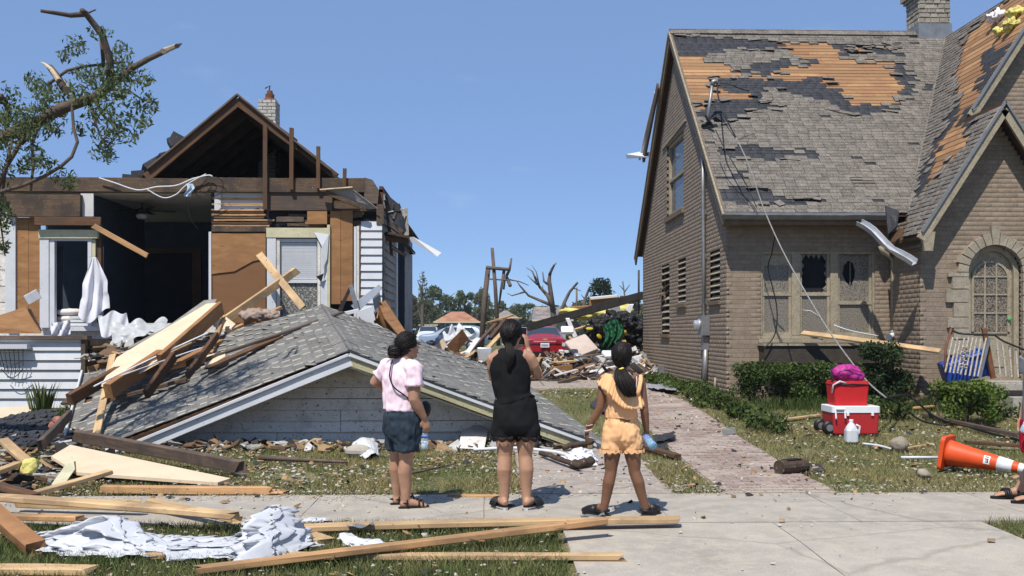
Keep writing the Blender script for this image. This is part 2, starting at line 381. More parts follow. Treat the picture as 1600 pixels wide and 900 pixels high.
def brick_wall(O, U, N, z0, z1, span, holes, rev=.13):
    O, U, N = Vector(O), Vector(U), Vector(N); rh = .0765; z = z0; r = 0; rr = random.Random(11)
    while z < z1-.01:
        zt = min(z+rh, z1); zc = (z+zt)/2; a, e = span(zc); iv = [(a, e)]; ends = []
        if e > a+.02:
            for h in holes:
                q = h(zc)
                if q:
                    nv = []
                    for (s, t) in iv:
                        if q[1] <= s or q[0] >= t: nv.append((s, t)); continue
                        if q[0]-s > .01: nv.append((s, q[0])); ends.append(q[0])
                        if t-q[1] > .01: nv.append((q[1], t)); ends.append(q[1])
                    iv = nv
            Z = Vector((0, 0, 1))
            for u in ends:
                p = O+U*u-N*.002; wall_core.add([p+Z*z, p+Z*zt, p-N*rev+Z*zt, p-N*rev+Z*z], [(0, 1, 2, 3)])
            for (s, t) in iv:
                q = O-N*.0022; wall_core.add([q+U*s+Z*z, q+U*t+Z*z, q+U*t+Z*zt, q+U*s+Z*zt], [(0, 1, 2, 3)])
                u = math.floor(s/.213)*.213+(.1065 if r % 2 else 0)-.213
                while u < t:
                    ua, ub = max(u, s), min(u+.204, t)
                    if ub-ua > .02:
                        d = .05; c = O+U*((ua+ub)/2)+Z*((z+zt)/2)-N*(d/2)+N*rr.uniform(-.0008, .0012)
                        Mx = Matrix((U*(ub-ua), -N*d, Z*(zt-z-.011))).transposed().to_4x4(); Mx.translation = c; BR.append(Mx)
                    u += .213
        z += rh; r += 1
def rect(u0, u1, z0, z1): return lambda z: (u0, u1) if z0 < z < z1 else None
# side wall, facing left; u runs from the back towards the street
def sy(px, py): p = PX(px, py, XL); return p.y, p.z
def gable_span(z):
    zz = z+.12
    if zz <= EZ+.1: return (0, YB-YF)
    d = (zz-EZ)/SM; return (d-.25, (YB-YF)-d+.25) if d < (RY-EY) else (0, 0)
vents = []
for (xa, xb, ya, yb, n) in ((1109.5, 1125, 394, 470, 8), (1059, 1071.5, 408, 475, 8), (1034, 1046, 414, 522, 11)):
    y1, zt = sy(xa, ya); y0, _ = sy(xb, ya); _, zb = sy((xa+xb)/2, yb); vents.append((y0, y1, zb, zt, n))
wy1, wzt = sy(1042, 228); wy0, _ = sy(1068, 228); _, wzb = sy(1056, 333)
holes = [rect(YB-y1, YB-y0, zb, zt) for y0, y1, zb, zt, n in vents]+[rect(YB-wy1, YB-wy0, wzb, wzt)]
brick_wall((XL, YB, 0), (0, -1, 0), (-1, 0, 0), HG-.1, RZ-.1, gable_span, holes)
# front wall with the bank of three windows
WX0, WX1, WZ0, WZ1 = 4.76, 6.74, 1.40, 2.93
brick_wall((XL, YF, 0), (1, 0, 0), (0, -1, 0), HG-.1, ZW+.1, lambda z: (0, 7.0-XL), [rect(WX0-XL, WX1-XL, WZ0, WZ1)], .12)
# entry bay: left return and gabled front with the arched doorway
BX0, BX1 = 7.0, 9.4
brick_wall((BX0, YF, 0), (0, -1, 0), (-1, 0, 0), HG-.1, 3.35, lambda z: (0, YF-VF), [])
DZ0, DSP, DR = .74, 2.47, .44                   # threshold, springing and radius of the doorway
def doorhole(z):
    if z < DZ0: return None
    if z < DSP: return (VXA-DR-BX0, VXA+DR-BX0)
    if z < DSP+DR: w = math.sqrt(DR*DR-(z-DSP)**2); return (VXA-w-BX0, VXA+w-BX0)
def bay_span(z):
    top = VZ0+SC_*(VXA-VX0)
    if z < 3.2: return (0, BX1-BX0)
    w = (top-z)/SC_-.08; return (VXA-w-BX0, VXA+w-BX0) if w > 0 else (0, 0)
brick_wall((BX0, VF, 0), (1, 0, 0), (0, -1, 0), HG-.1, 5.0, bay_span, [doorhole], .2)
# upper gable wall behind the bay
def up_span(z):
    x = VX0+(z-VZ0)/SC_+.1; return (max(0, x-BX0), 12.5-BX0) if z < 7.8 else (0, 0)
brick_wall((BX0, YF+.02, 0), (1, 0, 0), (0, -1, 0), 3.3, 7.75, up_span, [])
w = wall_core.build('wall', M['mortar'], bh)
bm_ = unit_piece('brick', M['brick'], (.012, .03, .03)); pieces(w, 'brick', bm_, BR, 300, 'brick_courses')
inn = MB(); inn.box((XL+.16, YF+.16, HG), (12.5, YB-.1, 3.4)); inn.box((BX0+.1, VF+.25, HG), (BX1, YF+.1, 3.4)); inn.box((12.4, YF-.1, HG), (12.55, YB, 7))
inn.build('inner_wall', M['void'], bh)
# soldier edges and sills
def part(name, mat, parent, *boxes):
    b = MB()
    for bx in boxes: b.box(*bx)
    return b.build(name, mat, parent)
for (y0, y1, zb, zt, n) in vents:
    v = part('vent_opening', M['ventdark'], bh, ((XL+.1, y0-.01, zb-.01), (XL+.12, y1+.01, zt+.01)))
    part('sill', M['btrimdark'], v, ((XL-.045, y0-.04, zb-.07), (XL+.09, y1+.04, zb+.002)))
    for i in range(n):
        zc = zb+(zt-zb)*(i+.55)/n; f = frame((XL+.03, y0, zc), (XL+.03, y1, zc), (-.75, 0, .65))
        if n == 11 and i in (6, 7): f = f@Matrix.Rotation(.35, 4, 'Z')@Matrix.Rotation(.3, 4, 'X')
        MB().obox(f, (y1-y0+.004, .085, .018)).build('slat', M['btrim'], v)
# upper side window
v = part('window', M['glass'], bh, ((XL+.10, wy0, wzb), (XL+.11, wy1, wzt)))
part('frame', M['btrim'], v, ((XL+.04, wy0, wzb), (XL+.1, wy0+.09, wzt)), ((XL+.04, wy1-.09, wzb), (XL+.1, wy1, wzt)), ((XL+.04, wy0+.09, wzt-.09), (XL+.1, wy1-.09, wzt)), ((XL+.04, wy0+.09, wzb), (XL+.1, wy1-.09, wzb+.09)), ((XL+.05, wy0+.09, (wzb+wzt)/2-.03), (XL+.1, wy1-.09, (wzb+wzt)/2+.03)))
part('sill', M['btrimdark'], v, ((XL-.06, wy0-.08, wzb-.1), (XL+.06, wy1+.08, wzb-.002)))
MB().bar((XL-.02, wy0-.3, wzt+.12), (XL-.02, wy1+.45, wzt+.01), .03, .04).build('lintel', M['btrim'], v)
# three double-hung windows
fr = part('window_frame', M['btrim'], bh, ((WX0, YF+.02, WZ1-.07), (WX1, YF+.13, WZ1)), ((WX0, YF+.02, WZ0), (WX1, YF+.13, WZ0+.06)))
cells = ((4.79, 5.30), (5.44, 5.97), (6.10, 6.70))
edges = [WX0]+[x for c in cells for x in c]+[WX1]
for a, e in ((WX0, 4.79), (5.30, 5.44), (5.97, 6.10), (6.70, WX1)): part('mullion', M['btrim'], fr, ((a, YF+.015, WZ0+.06), (e, YF+.128, WZ1-.07)))
for ci, (a, e) in enumerate(cells):
    zm = 2.17 if ci < 2 else 2.02
    v = part('window', M['btrim'], bh, ((a, YF+.05, zm-.03), (e, YF+.1, zm+.03)), ((a, YF+.06, WZ0+.061), (a+.045, YF+.11, WZ1-.071)), ((e-.045, YF+.06, WZ0+.061), (e, YF+.11, WZ1-.071)), ((a+.045, YF+.06, WZ0+.061), (e-.045, YF+.11, WZ0+.11)))
    part('pane', M['mudglass'], v, ((a+.045, YF+.085, WZ0+.11), (e-.045, YF+.095, zm-.03)))
    if ci == 0:
        part('blind', M['btrim'], v, ((a+.045, YF+.07, 2.66), (e-.045, YF+.082, WZ1-.071)))
        part('pane', M['mudglass'], v, ((a+.045, YF+.09, zm+.03), (e-.045, YF+.1, 2.66)))
    elif ci == 1:                                  # broken upper pane: jagged shards left in the sash
        b = MB(); rr = random.Random(5); x0, x1, z0, z1 = a+.045, e-.045, zm+.03, WZ1-.071
        for side in range(4):
            for k in range(5):
                f0, f1 = k/5, (k+1)/5; dd = rr.uniform(.02, .09)
                if side == 0: q = [(x0+(x1-x0)*f0, z1), (x0+(x1-x0)*f1, z1), (x0+(x1-x0)*(f0+f1)/2, z1-dd)]
                elif side == 1: q = [(x0, z0+(z1-z0)*f0), (x0, z0+(z1-z0)*f1), (x0+dd*.6, z0+(z1-z0)*(f0+f1)/2)]
                elif side == 2: q = [(x1, z0+(z1-z0)*f0), (x1, z0+(z1-z0)*f1), (x1-dd*.8, z0+(z1-z0)*(f0+f1)/2)]
                else: q = [(x0+(x1-x0)*f0, z0), (x0+(x1-x0)*f1, z0), (x0+(x1-x0)*(f0+f1)/2, z0+dd*.3)]
                b.prism([(x, YF+.09, z) for x, z in q], (0, .006, 0))
        b.build('glass_shards', M['mudglass'], v)
    else:                                          # upper pane holed in the shape of a leaf
        x0, x1, z0, z1 = a+.045, e-.045, zm+.03, WZ1-.071; cx, cz = x0+.17, 2.52
        hole = [(cx-.11, cz), (cx-.085, cz+.14), (cx-.01, cz+.23), (cx+.07, cz+.19), (cx+.11, cz+.05), (cx+.10, cz-.06), (cx+.04, cz-.22), (cx-.06, cz-.13)]
        rim = [(x0, cz), (x0, z1), (cx, z1), (x1, z1), (x1, cz), (x1, cz-.1), (cx+.05, z0), (x0, z0)]
        b = MB()
        for i in range(8):
            j = (i+1) % 8
            b.prism([(p[0], YF+.09, p[1]) for p in (hole[i], hole[j], rim[j], rim[i])], (0, .006, 0))
        b.prism([(x1, YF+.09, z0), (x1, YF+.09, cz-.1), (cx+.05, YF+.09, z0)], (0, .006, 0))
        b.prism([(cx+.02, YF+.1, cz-.2), (cx+.035, YF+.1, cz-.2), (cx+.035, YF+.1, cz+.2), (cx+.02, YF+.1, cz+.2)], (0, .01, 0))
        b.build('pane', M['mudglass'], v)
part('sill', M['btrim'], fr, ((WX0-.05, YF-.06, WZ0-.07), (WX1+.05, YF+.02, WZ0-.003)))
# planter box under the windows
M['planter'] = plain('dark_planter_wood', (.055, .045, .036), .85, .3, 6, .3, speck=((.3, .26, .2), 50, .68))
pb = part('planter_box', M['planter'], bh, ((4.72, YF-.34, .99), (6.92, YF-.30, 1.28)), ((4.72, YF-.30, .99), (4.76, YF-.01, 1.28)), ((6.88, YF-.30, .99), (6.92, YF-.01, 1.28)), ((4.76, YF-.3, .99), (6.88, YF-.01, 1.03)))
part('rim', M['btrim'], pb, ((4.69, YF-.37, 1.281), (6.95, YF-.26, 1.32)), ((4.69, YF-.26, 1.281), (4.80, YF-.005, 1.32)))
part('soil', M['soil'], pb, ((4.77, YF-.29, 1.031), (6.87, YF-.02, 1.22)))
for x in (5.05, 5.85, 6.6): part('bracket', M['btrimdark'], pb, ((x, YF-.28, .86), (x+.09, YF-.005, .988)))
# ---- roof: deck boards, felt, shingles
def main_pt(x, t): return Vector((x, EY+t, EZ+SM*t))
def valleyX(t): return VX0+(EZ+SM*t-VZ0)/SC_
def cross_pt(x, y): return Vector((x, y, VZ0+SC_*(x-VX0)))
def valleyY(x): return EY+(VZ0+SC_*(x-VX0)-EZ)/SM
WOOD = [[(1057,88),(1090,90),(1108,96),(1127,99),(1150,110),(1160,120),(1184,117),(1203,115),(1203,124),(1184,123),(1131,123),(1110,125),(1127,142),(1150,146),(1176,151),(1175,158),(1105,159),(1105,170),(1084,172)],
        [(1216,72),(1237,66),(1267,67),(1300,68),(1306,72),(1310,89),(1329,96),(1393,99),(1393,113),(1405,121),(1407,140),(1397,147),(1412,161),(1329,163),(1318,151),(1303,140),(1290,133),(1290,123),(1203,123),(1203,115),(1229,113),(1231,104),(1271,102),(1271,91),(1241,89),(1237,79)],
        [(1329,72),(1358,72),(1357,82),(1329,82)], [(1374,69),(1399,69),(1401,77),(1374,78)]]
FELT = [[(1048,56),(1090,56),(1150,62),(1218,64),(1216,80),(1180,80),(1150,77),(1120,85),(1100,92),(1055,90)],
        [(1108,121),(1292,121),(1302,133),(1330,168),(1292,158),(1255,155),(1222,140),(1196,140),(1198,160),(1170,163),(1120,148)],
        [(1088,158),(1163,157),(1220,165),(1212,174),(1168,173),(1160,190),(1108,188),(1090,178)],
        [(1120,236),(1150,231),(1277,236),(1276,246),(1210,251),(1130,248)], [(1122,294),(1206,296),(1206,309),(1281,312),(1278,320),(1130,319)],
        [(1294,160),(1402,164),(1386,179),(1330,181),(1300,173)], [(1393,98),(1422,104),(1432,146),(1412,158),(1404,121)],
        [(1308,70),(1330,70),(1402,68),(1404,84),(1330,84),(1313,92)], [(1234,78),(1275,86),(1273,104),(1240,92)], [(1205,93),(1231,95),(1231,108),(1205,116),(1160,116),(1165,108)],
        [(1440,140),(1452,128),(1458,142),(1446,155)], [(1160,272),(1120,279),(1150,286),(1165,281)]]
CWOOD = [[(1507,57),(1544,28),(1600,-20),(1640,-40),(1640,30),(1600,64),(1582,82),(1556,116),(1529,170),(1522,192),(1507,230),(1458,284),(1438,300),(1467,227),(1490,189),(1503,151),(1490,117),(1507,76)]]
CFELT = [[(1492,117),(1500,112),(1508,151),(1498,189),(1472,229),(1440,300),(1430,310),(1440,280),(1462,225),(1484,188),(1497,152)], [(1502,175),(1530,168),(1523,205),(1503,212)], [(1528,130),(1558,100),(1560,118),(1532,165)], [(1540,80),(1580,70),(1560,95),(1538,112)]]
roof = MB()                                        # underside boards so that the deck is closed
NS = 14
T = RY-EY
roof.prism([main_pt(4.06, 0)-Vector((0,0,.06)), main_pt(valleyX(0)+.1, 0)-Vector((0,0,.06)), main_pt(valleyX(T)+.1, T)-Vector((0,0,.06)), main_pt(4.06, T)-Vector((0,0,.06))], (0, 0, .03))
bt = lambda x, t: Vector((x, RY+(T-t), EZ+SM*t))
roof.prism([bt(4.06, 0), bt(12.5, 0), bt(12.5, T), bt(4.06, T)], (0, 0, .06))
XR = 10.0; ZR = VZ0+SC_*(XR-VX0)
roof.prism([cross_pt(VX0, 15.52)-Vector((0,0,.09)), cross_pt(VXA, 15.52)-Vector((0,0,.09)), cross_pt(VXA, 16.85)-Vector((0,0,.09)), cross_pt(XR, 16.85)-Vector((0,0,.09)), cross_pt(XR, valleyY(XR))-Vector((0,0,.09)), cross_pt(VX0, 16.8)-Vector((0,0,.09))], (0, 0, .05))
mir = lambda x, y, c: Vector((2*c-x, y, VZ0+SC_*(x-VX0)))
roof.prism([mir(VX0, 15.52, VXA), mir(VXA, 15.52, VXA), mir(VXA, 17, VXA), mir(VX0, 17, VXA)], (0, 0, .05))
roof.prism([mir(VX0, 16.85, XR), mir(XR, 16.85, XR), mir(XR, RY+.5, XR), mir(VX0, RY+.5, XR)], (0, 0, .05))
rf = roof.build('roof', M['oldwood'], bh)
dm = unit_piece('deck_board', M['deck'], (.002, .1, .02)); fm = unit_piece('felt_strip', M['felt'], (.002, .1, .02)); sm_ = unit_piece('shingle', M['bshingle'], (.015, .25, .03))
decks, felts, shin = [], [], []
sl = math.sqrt(1+SM*SM); nrm = Vector((0, -SM, 1)).normalized(); up = Vector((0, 1, SM)).normalized()
def lay(c, ex, n, u, lx, th, h, tilt=0.0, rz=0.0):
    y = -n; Mx = Matrix((ex, y, u)).transposed().to_4x4()
    Mx = Mx@Matrix.Rotation(tilt, 4, 'X')@Matrix.Rotation(rz, 4, 'Y')@Matrix.Diagonal((lx, th, h, 1)); Mx.translation = c; return Mx
rr = random.Random(21)
EXPO = .096
nrow = int(T*sl/EXPO)
for r in range(nrow+1):                              # shingles and felt on the main slope
    t = min((r+.45)*EXPO/sl, T-.01); x = 4.03-rr.choice((0, .08, .16))
    xe = valleyX(t)-.02; wid = .2
    while x < xe:
        xa, xb = max(x, 4.03), min(x+wid, xe); x += wid
        if xb-xa < .03: continue
        c = main_pt((xa+xb)/2, t); q = proj(c); q = (q[0]+rr.uniform(-8, 8), q[1]+rr.uniform(-3.5, 3.5))
        if any(inpoly(q[0], q[1], w_) for w_ in WOOD): continue
        f_ = any(inpoly(q[0], q[1], w_) for w_ in FELT)
        felts.append(lay(c+nrm*.006, Vector((1, 0, 0)), nrm, up, xb-xa+.01, .004, EXPO*1.25))
        if f_ or rr.random() < .012: continue
        big = rr.random() < .006
        shin.append(lay(c+nrm*(.014+rr.uniform(0, .004)), Vector((1, 0, 0)), nrm, up, xb-xa-.006, .011, EXPO*1.28, -.05-(.25 if big else rr.uniform(0, .04)), rr.uniform(-.012, .012)))
brd = .135
for r in range(int(T*sl/brd)+1):                     # deck boards run along the eave
    t = min((r+.5)*brd/sl, T-.02); x = 4.05; xe = valleyX(t)
    while x < xe:
        L = rr.uniform(1.6, 3.2); xb = min(x+L, xe); c = main_pt((x+xb)/2, t)
        decks.append(lay(c-nrm*.012, Vector((1, 0, 0)), nrm, up, xb-x-.004, .022, brd-.014, rr.uniform(-.02, .004))); x += L
sc2 = math.sqrt(1+SC_*SC_); n2 = Vector((-SC_, 0, 1)).normalized(); u2 = Vector((1, 0, SC_)).normalized(); e2 = Vector((0, -1, 0))
nrow = int((XR-VX0)*sc2/EXPO)
for r in range(nrow+1):
    xx = VX0+min((r+.45)*EXPO/sc2, XR-VX0-.01); y0 = 15.5 if xx < VXA-.02 else 16.83; y1 = min(valleyY(xx), 24)
    y = y0-rr.choice((0, .08, .16))
    while y < y1:
        ya, yb = max(y, y0), min(y+.2, y1); y += .2
        if yb-ya < .03: continue
        c = cross_pt(xx, (ya+yb)/2); q = proj(c); q = (q[0]+rr.uniform(-5, 5), q[1]+rr.uniform(-6, 6))
        if any(inpoly(q[0], q[1], w_) for w_ in CWOOD) and not any(inpoly(q[0], q[1], w_) for w_ in CFELT[1:]): continue
        felts.append(lay(c+n2*.006, e2, n2, u2, yb-ya+.01, .004, EXPO*1.25))
        if any(inpoly(q[0], q[1], w_) for w_ in CFELT): continue
        shin.append(lay(c+n2*(.014+rr.uniform(0, .006)), e2, n2, u2, yb-ya-.006, .011, EXPO*1.28, -.08-rr.uniform(0, .12)*(rr.random() < .5), rr.uniform(-.03, .03)))
for r in range(int((XR-VX0)*sc2/brd)+1):
    xx = VX0+min((r+.5)*brd/sc2, XR-VX0-.02); y0 = 15.52 if xx < VXA else 16.85; y1 = min(valleyY(xx), 24)
    c = cross_pt(xx, (y0+y1)/2); decks.append(lay(c-n2*.012, e2, n2, u2, y1-y0, .022, brd-.014, rr.uniform(-.02, .004)))
def visible_first(ms, polys):                        # boards bared by the storm come first
    def bare(Mx):
        return any(inpoly(*proj(Mx@Vector((k, 0, 0))), w_) for k in (-.45, -.25, 0, .25, .45) for w_ in polys)
    return [m for m in ms if bare(m)], [m for m in ms if not bare(m)]
vis, hid = visible_first(decks, WOOD+CWOOD); pieces(rf, 'deck_board', dm, vis, 300); pieces(rf, 'deck_board', dm, hid, 0, 'deck_board_rows')
pieces(rf, 'felt_strip', fm, felts, 0, 'felt_underlay'); pieces(rf, 'shingle', sm_, shin, 300, 'shingle_rows')
# loose shingle flaps along the torn edges
fl = MB()
for _ in range(90):
    poly = rr.choice(WOOD+FELT[:6]+CWOOD); i = rr.randrange(len(poly)); a, e = poly[i], poly[(i+1) % len(poly)]; f_ = rr.random()
    px, py = a[0]+(e[0]-a[0])*f_, a[1]+(e[1]-a[1])*f_
    if poly in CWOOD:
        d = ray(px, py); k = (CZ-VZ0+SC_*VX0)/(SC_*d.x-d.z) if abs(SC_*d.x-d.z) > 1e-3 else 0
        c = Vector((0, 0, CZ))+d*k; N_, U_, E_ = n2, u2, e2
        if not (6.9 < c.x < 9.9): continue
    else:
        d = ray(px, py); k = (CZ-EZ+SM*EY)/(SM*d.y-d.z); c = Vector((0, 0, CZ))+d*k; N_, U_, E_ = nrm, up, Vector((1, 0, 0))
        if not (4.1 < c.x < 10): continue
    fl.obox(lay(c+N_*.035, E_, N_, U_, 1, 1, 1, rr.uniform(-.5, .1), rr.uniform(-.5, .5)), (rr.uniform(.1, .3), .006, rr.uniform(.08, .16)))
tag(fl.build('torn_shingle_scraps', [M['bshingle']], rf), kind='stuff')
# ridge caps, valley flashing, trim
b = MB()
x = 4.02
while x < 10.2:
    b.obox(Matrix.Translation((x+.14, RY-.06, RZ+.0+rr.uniform(0, .012)))@Matrix.Rotation(math.atan(SM), 4, 'X'), (.29, .2, .016))
    b.obox(Matrix.Translation((x+.14, RY+.06, RZ+.002))@Matrix.Rotation(-math.atan(SM), 4, 'X'), (.29, .2, .016)); x += .27
b.build('ridge_cap', M['bshingle'], rf)
b = MB(); pts = [main_pt(valleyX(t)+.0, t)+Vector((0, -.02, .03)) for t in [T*i/24 for i in range(25)]]
for i in range(24): b.bar(pts[i], pts[i+1], .13, .012, (-.55, -.45, .7))
b.build('valley_flashing', M['bshingle'], rf)
def board(name, mat, parent, p0, p1, w, h, up=(0, 0, 1)): return MB().bar(p0, p1, w, h, up).build(name, mat, parent)
rk = lambda X, t, dz=0: Vector((X, EY+t, EZ+SM*t+dz))
for (sgn, y0) in ((1, EY-.03), (-1, 2*RY-EY+.03)):
    p0 = Vector((4.03, y0, EZ-.15)); p1 = Vector((4.03, RY-sgn*.02, RZ-.13+.02)); board('bargeboard', M['btrimdark'], rf, p0, p1, .04, .2)
    board('bargeboard', M['btrim'], rf, p0+Vector((-.03, 0, .1)), p1+Vector((-.03, 0, .1)), .03, .05)
# eave: fascia, soffit, gutter
part('soffit', M['btrimdark'], rf, ((4.05, EY+.03, EZ-.2), (VX0+.1, YF, EZ-.165)))
part('fascia', M['btrimdark'], rf, ((4.05, EY, EZ-.2), (6.9, EY+.028, EZ-.03)))
b = MB(); seg = 14
for i in range(seg):
    xa, xb = 4.0+2.8*i/seg, 4.0+2.8*(i+1)/seg; dz = lambda x: .012*mnoise.noise(Vector((x*2.3, 0, 4)))
    prof = [(-.0, -.02), (-.0, -.11), (-.06, -.115), (-.105, -.05), (-.105, -.012), (-.115, -.012), (-.115, -.055), (-.066, -.125), (.008, -.12), (.008, -.02)]
    n = len(prof); b.add([(x, EY-.003+p[0], EZ+.0+p[1]+dz(x)) for x in (xa, xb) for p in prof], [(k, (k+1) % n, n+(k+1) % n, n+k) for k in range(n)])
b.build('gutter', M['metal'], bh)
# rakes of the two street gables
for (c, x0, y, z_) in ((VXA, VX0, 15.5, VXA), (XR, 8.33, 16.83, XR)):
    a = cross_pt(x0, y); t_ = cross_pt(c, y)
    for s in (1, -1):
        if s == -1: a = Vector((2*c-a.x, a.y, a.z)); t_ = Vector((2*c-t_.x, t_.y, t_.z))
        o = Vector((0, -.02, -.10)); board('rake_board', M['btrim'], rf, a+o, t_+o+Vector((0, 0, .02)), .05, .15)
        board('rake_flashing', M['metal'], rf, a+Vector((0, -.045, .012)), t_+Vector((0, -.045, .03)), .07, .03)
b = MB(); cx = VX0-.02
prof = [(0, 0), (-.02, -.02), (.02, -.08), (.05, -.16), (.07, -.3), (.20, -.3), (.24, -.0)]
b.prism([(cx+x+.0, 15.46, VZ0+.02+z) for x, z in prof], (0, .07, 0)); b.build('eave_return', M['btrim'], rf)
part('eave_soffit', M['btrimdark'], rf, ((6.9, 15.54, 2.86), (7.0, 16.9, 2.9)))
# chimney with each stone of its shaft
ch = MB(); CX0, CX1, CY0, CY1 = 9.43, 10.12, 21.35, 22.0
ch.box((CX0+.012, CY0+.012, 7.2), (CX1-.012, CY1-.012, 8.9)); ch = ch.build('chimney', M['mortar'], rf)
ms = []; z = 8.22; r = 0
while z < 8.78:
    h = rr.uniform(.085, .12); h = min(h, 8.80-z)
    for (O, U, N, L) in ((Vector((CX0, CY0, 0)), Vector((1, 0, 0)), Vector((0, -1, 0)), CX1-CX0), (Vector((CX0, CY1, 0)), Vector((0, -1, 0)), Vector((-1, 0, 0)), CY1-CY0)):
        u = 0
        while u < L-.02:
            l = min(rr.uniform(.12, .3), L-u); c = O+U*(u+l/2)+Vector((0, 0, z+h/2))-N*.03+N*rr.uniform(.0, .02)
            Mx = Matrix((U*(l-.012), -N*.06, Vector((0, 0, h-.014)))).transposed().to_4x4(); Mx.translation = c; ms.append(Mx); u += l
    z += h
M['chimstone'] = plain('pale_chimney_stone', (.42, .38, .31), .9, .25, 9, .5, 50, rnd=.35, speck=((.15, .12, .1), 40, .63))
pieces(ch, 'stone', unit_piece('stone', M['chimstone'], (.05, .2, .12)), ms, 300)
part('flashing', M['metal'], ch, ((CX0-.02, CY0-.03, 7.8), (CX1+.02, CY0+.0, 8.21)), ((CX0-.03, CY0, 7.8), (CX0-.002, CY1, 8.21)))
part('cap', M['stone'], ch, ((CX0-.05, CY0-.05, 8.801), (CX1+.05, CY1+.05, 8.87)), ((CX0-.1, CY0-.1, 8.871), (CX1+.1, CY1+.1, 9.0)))
# ---- arched stone doorway
dr = thing('x', 'x', 'x') if False else None
surr = MB(); surr.box((VXA-.46, VF+.19, DZ0), (VXA+.46, VF+.22, 2.95)); surr = surr.build('doorway', M['btrimdark'], bh)
ms = []
for i in range(13):                                  # voussoirs
    a0, a1 = math.pi*i/13, math.pi*(i+1)/13; ro = .60+rr.uniform(0, .05)+(.14 if i == 6 else 0); ri = DR+.005
    q = [(VXA+r_*math.cos(a), DSP+r_*math.sin(a)) for a, r_ in ((a0+.015, ri), (a1-.015, ri), (a1-.015, ro), (a0+.015, ro))]
    MB().prism([(x, VF-.055-rr.uniform(0, .02), z) for x, z in q], (0, .16, 0)).build('stone', M['stone'], surr)
for s in (-1, 1):
    z = DZ0; k = 0
    while z < DSP-.05:
        h = min(rr.uniform(.17, .27), DSP-z); w_ = .36 if k % 2 == 0 else .24; w_ += rr.uniform(-.03, .03)
        x0, x1 = (VXA-DR-w_, VXA-DR+.0) if s < 0 else (VXA+DR, VXA+DR+w_)
        part('stone', M['stone'], surr, ((x0, VF-.05-rr.uniform(0, .025), z+.005), (x1, VF+.1, z+h-.006))); z += h; k += 1
def archpoly(r, zb, y, cx=VXA, sp=DSP, n=14): return [(cx+r, y, zb)]+[(cx+r*math.cos(math.pi*i/n), y, sp+r*math.sin(math.pi*i/n)) for i in range(n+1)]+[(cx-r, y, zb)]
def ring(ro, ri, zb, y, th, sp=DSP, cx=VXA, mat='btrim', name='jamb', parent=None):
    o, i = archpoly(ro, zb, y, cx, sp), archpoly(ri, zb, y, cx, sp); b = MB()
    for k in range(len(o)-1): b.prism([o[k], o[k+1], i[k+1], i[k]], (0, th, 0))
    return b.build(name, M[mat], parent)
ring(DR-.003, DR-.085, DZ0, VF+.06, .1, parent=surr)
door = MB().prism(archpoly(DR-.086, DZ0+.01, VF+.13), (0, .05, 0)).build('door', M['btrim'], surr)
gsp = 2.36; ring(.315, .275, 1.52, VF+.105, .024, sp=gsp, parent=door, name='light_frame')
MB().prism(archpoly(.274, 1.50, VF+.122, sp=gsp), (0, .007, 0)).build('pane', M['mudglass2'], door)
b = MB()
for x in (-.095, .095): b.box((VXA+x-.012, VF+.104, 1.5), (VXA+x+.012, VF+.121, gsp+.255))
for z in (1.50, 1.82, 2.12, 2.41): b.box((VXA-.275, VF+.106, z-.012), (VXA+.275, VF+.1215, z+.012))
b.build('glazing_bars', M['btrim'], door)
part('panel', M['btrim'], door, ((VXA-.24, VF+.117, .95), (VXA+.24, VF+.1295, 1.36)))
b = MB(); b.lathe([(.02, 0), (.035, .02), (.03, .045), (0.01, .055)], Matrix.Translation((VXA+.30, VF+.13, 1.72))@Matrix.Rotation(math.pi/2, 4, 'X'), 10); b.build('knob', plain('green_ribbon', (.08, .35, .12), .6), door)
# stoop and steps
M['stoop'] = plain('stoop_stone', (.36, .33, .28), .9, .2, 6, .5, 40, speck=((.15, .13, .1), 40, .63), dirt=((.2, .17, .13), 4, .5, .7))
st = part('stoop', M['brick'], bh, ((7.35, 14.75, .2), (10.2, VF-.06, .64)))
part('slab', M['stoop'], st, ((7.28, 14.68, .64), (10.3, VF-.005, .735)))
for i, z in enumerate((.55, .42)):
    part('step', M['stoop'], st, ((7.75+.1*i, 14.68-.3*(i+1), .1), (10.3, 14.679-.3*i, z)))
# downspout
def tubepart(name, mat, parent, pts, r, n=8, smooth_=True): return MB().tube(pts, r, n).build(name, mat, parent, smooth_)
ds = P(1396, 400, 16.9); q = lambda px, py, Y=16.9: P(px, py, Y)
tubepart('downspout', M['btrim'], bh, [q(1376, 384, 16.75), q(1379, 393, 16.75), q(1393, 402), q(1396, 408), q(1396, 440), q(1396, 518)], .045)
tubepart('downspout_elbow', M['white'], bh, [q(1396, 516), q(1397, 523), q(1390, 526, 16.8), q(1389, 533, 16.75)], .05)
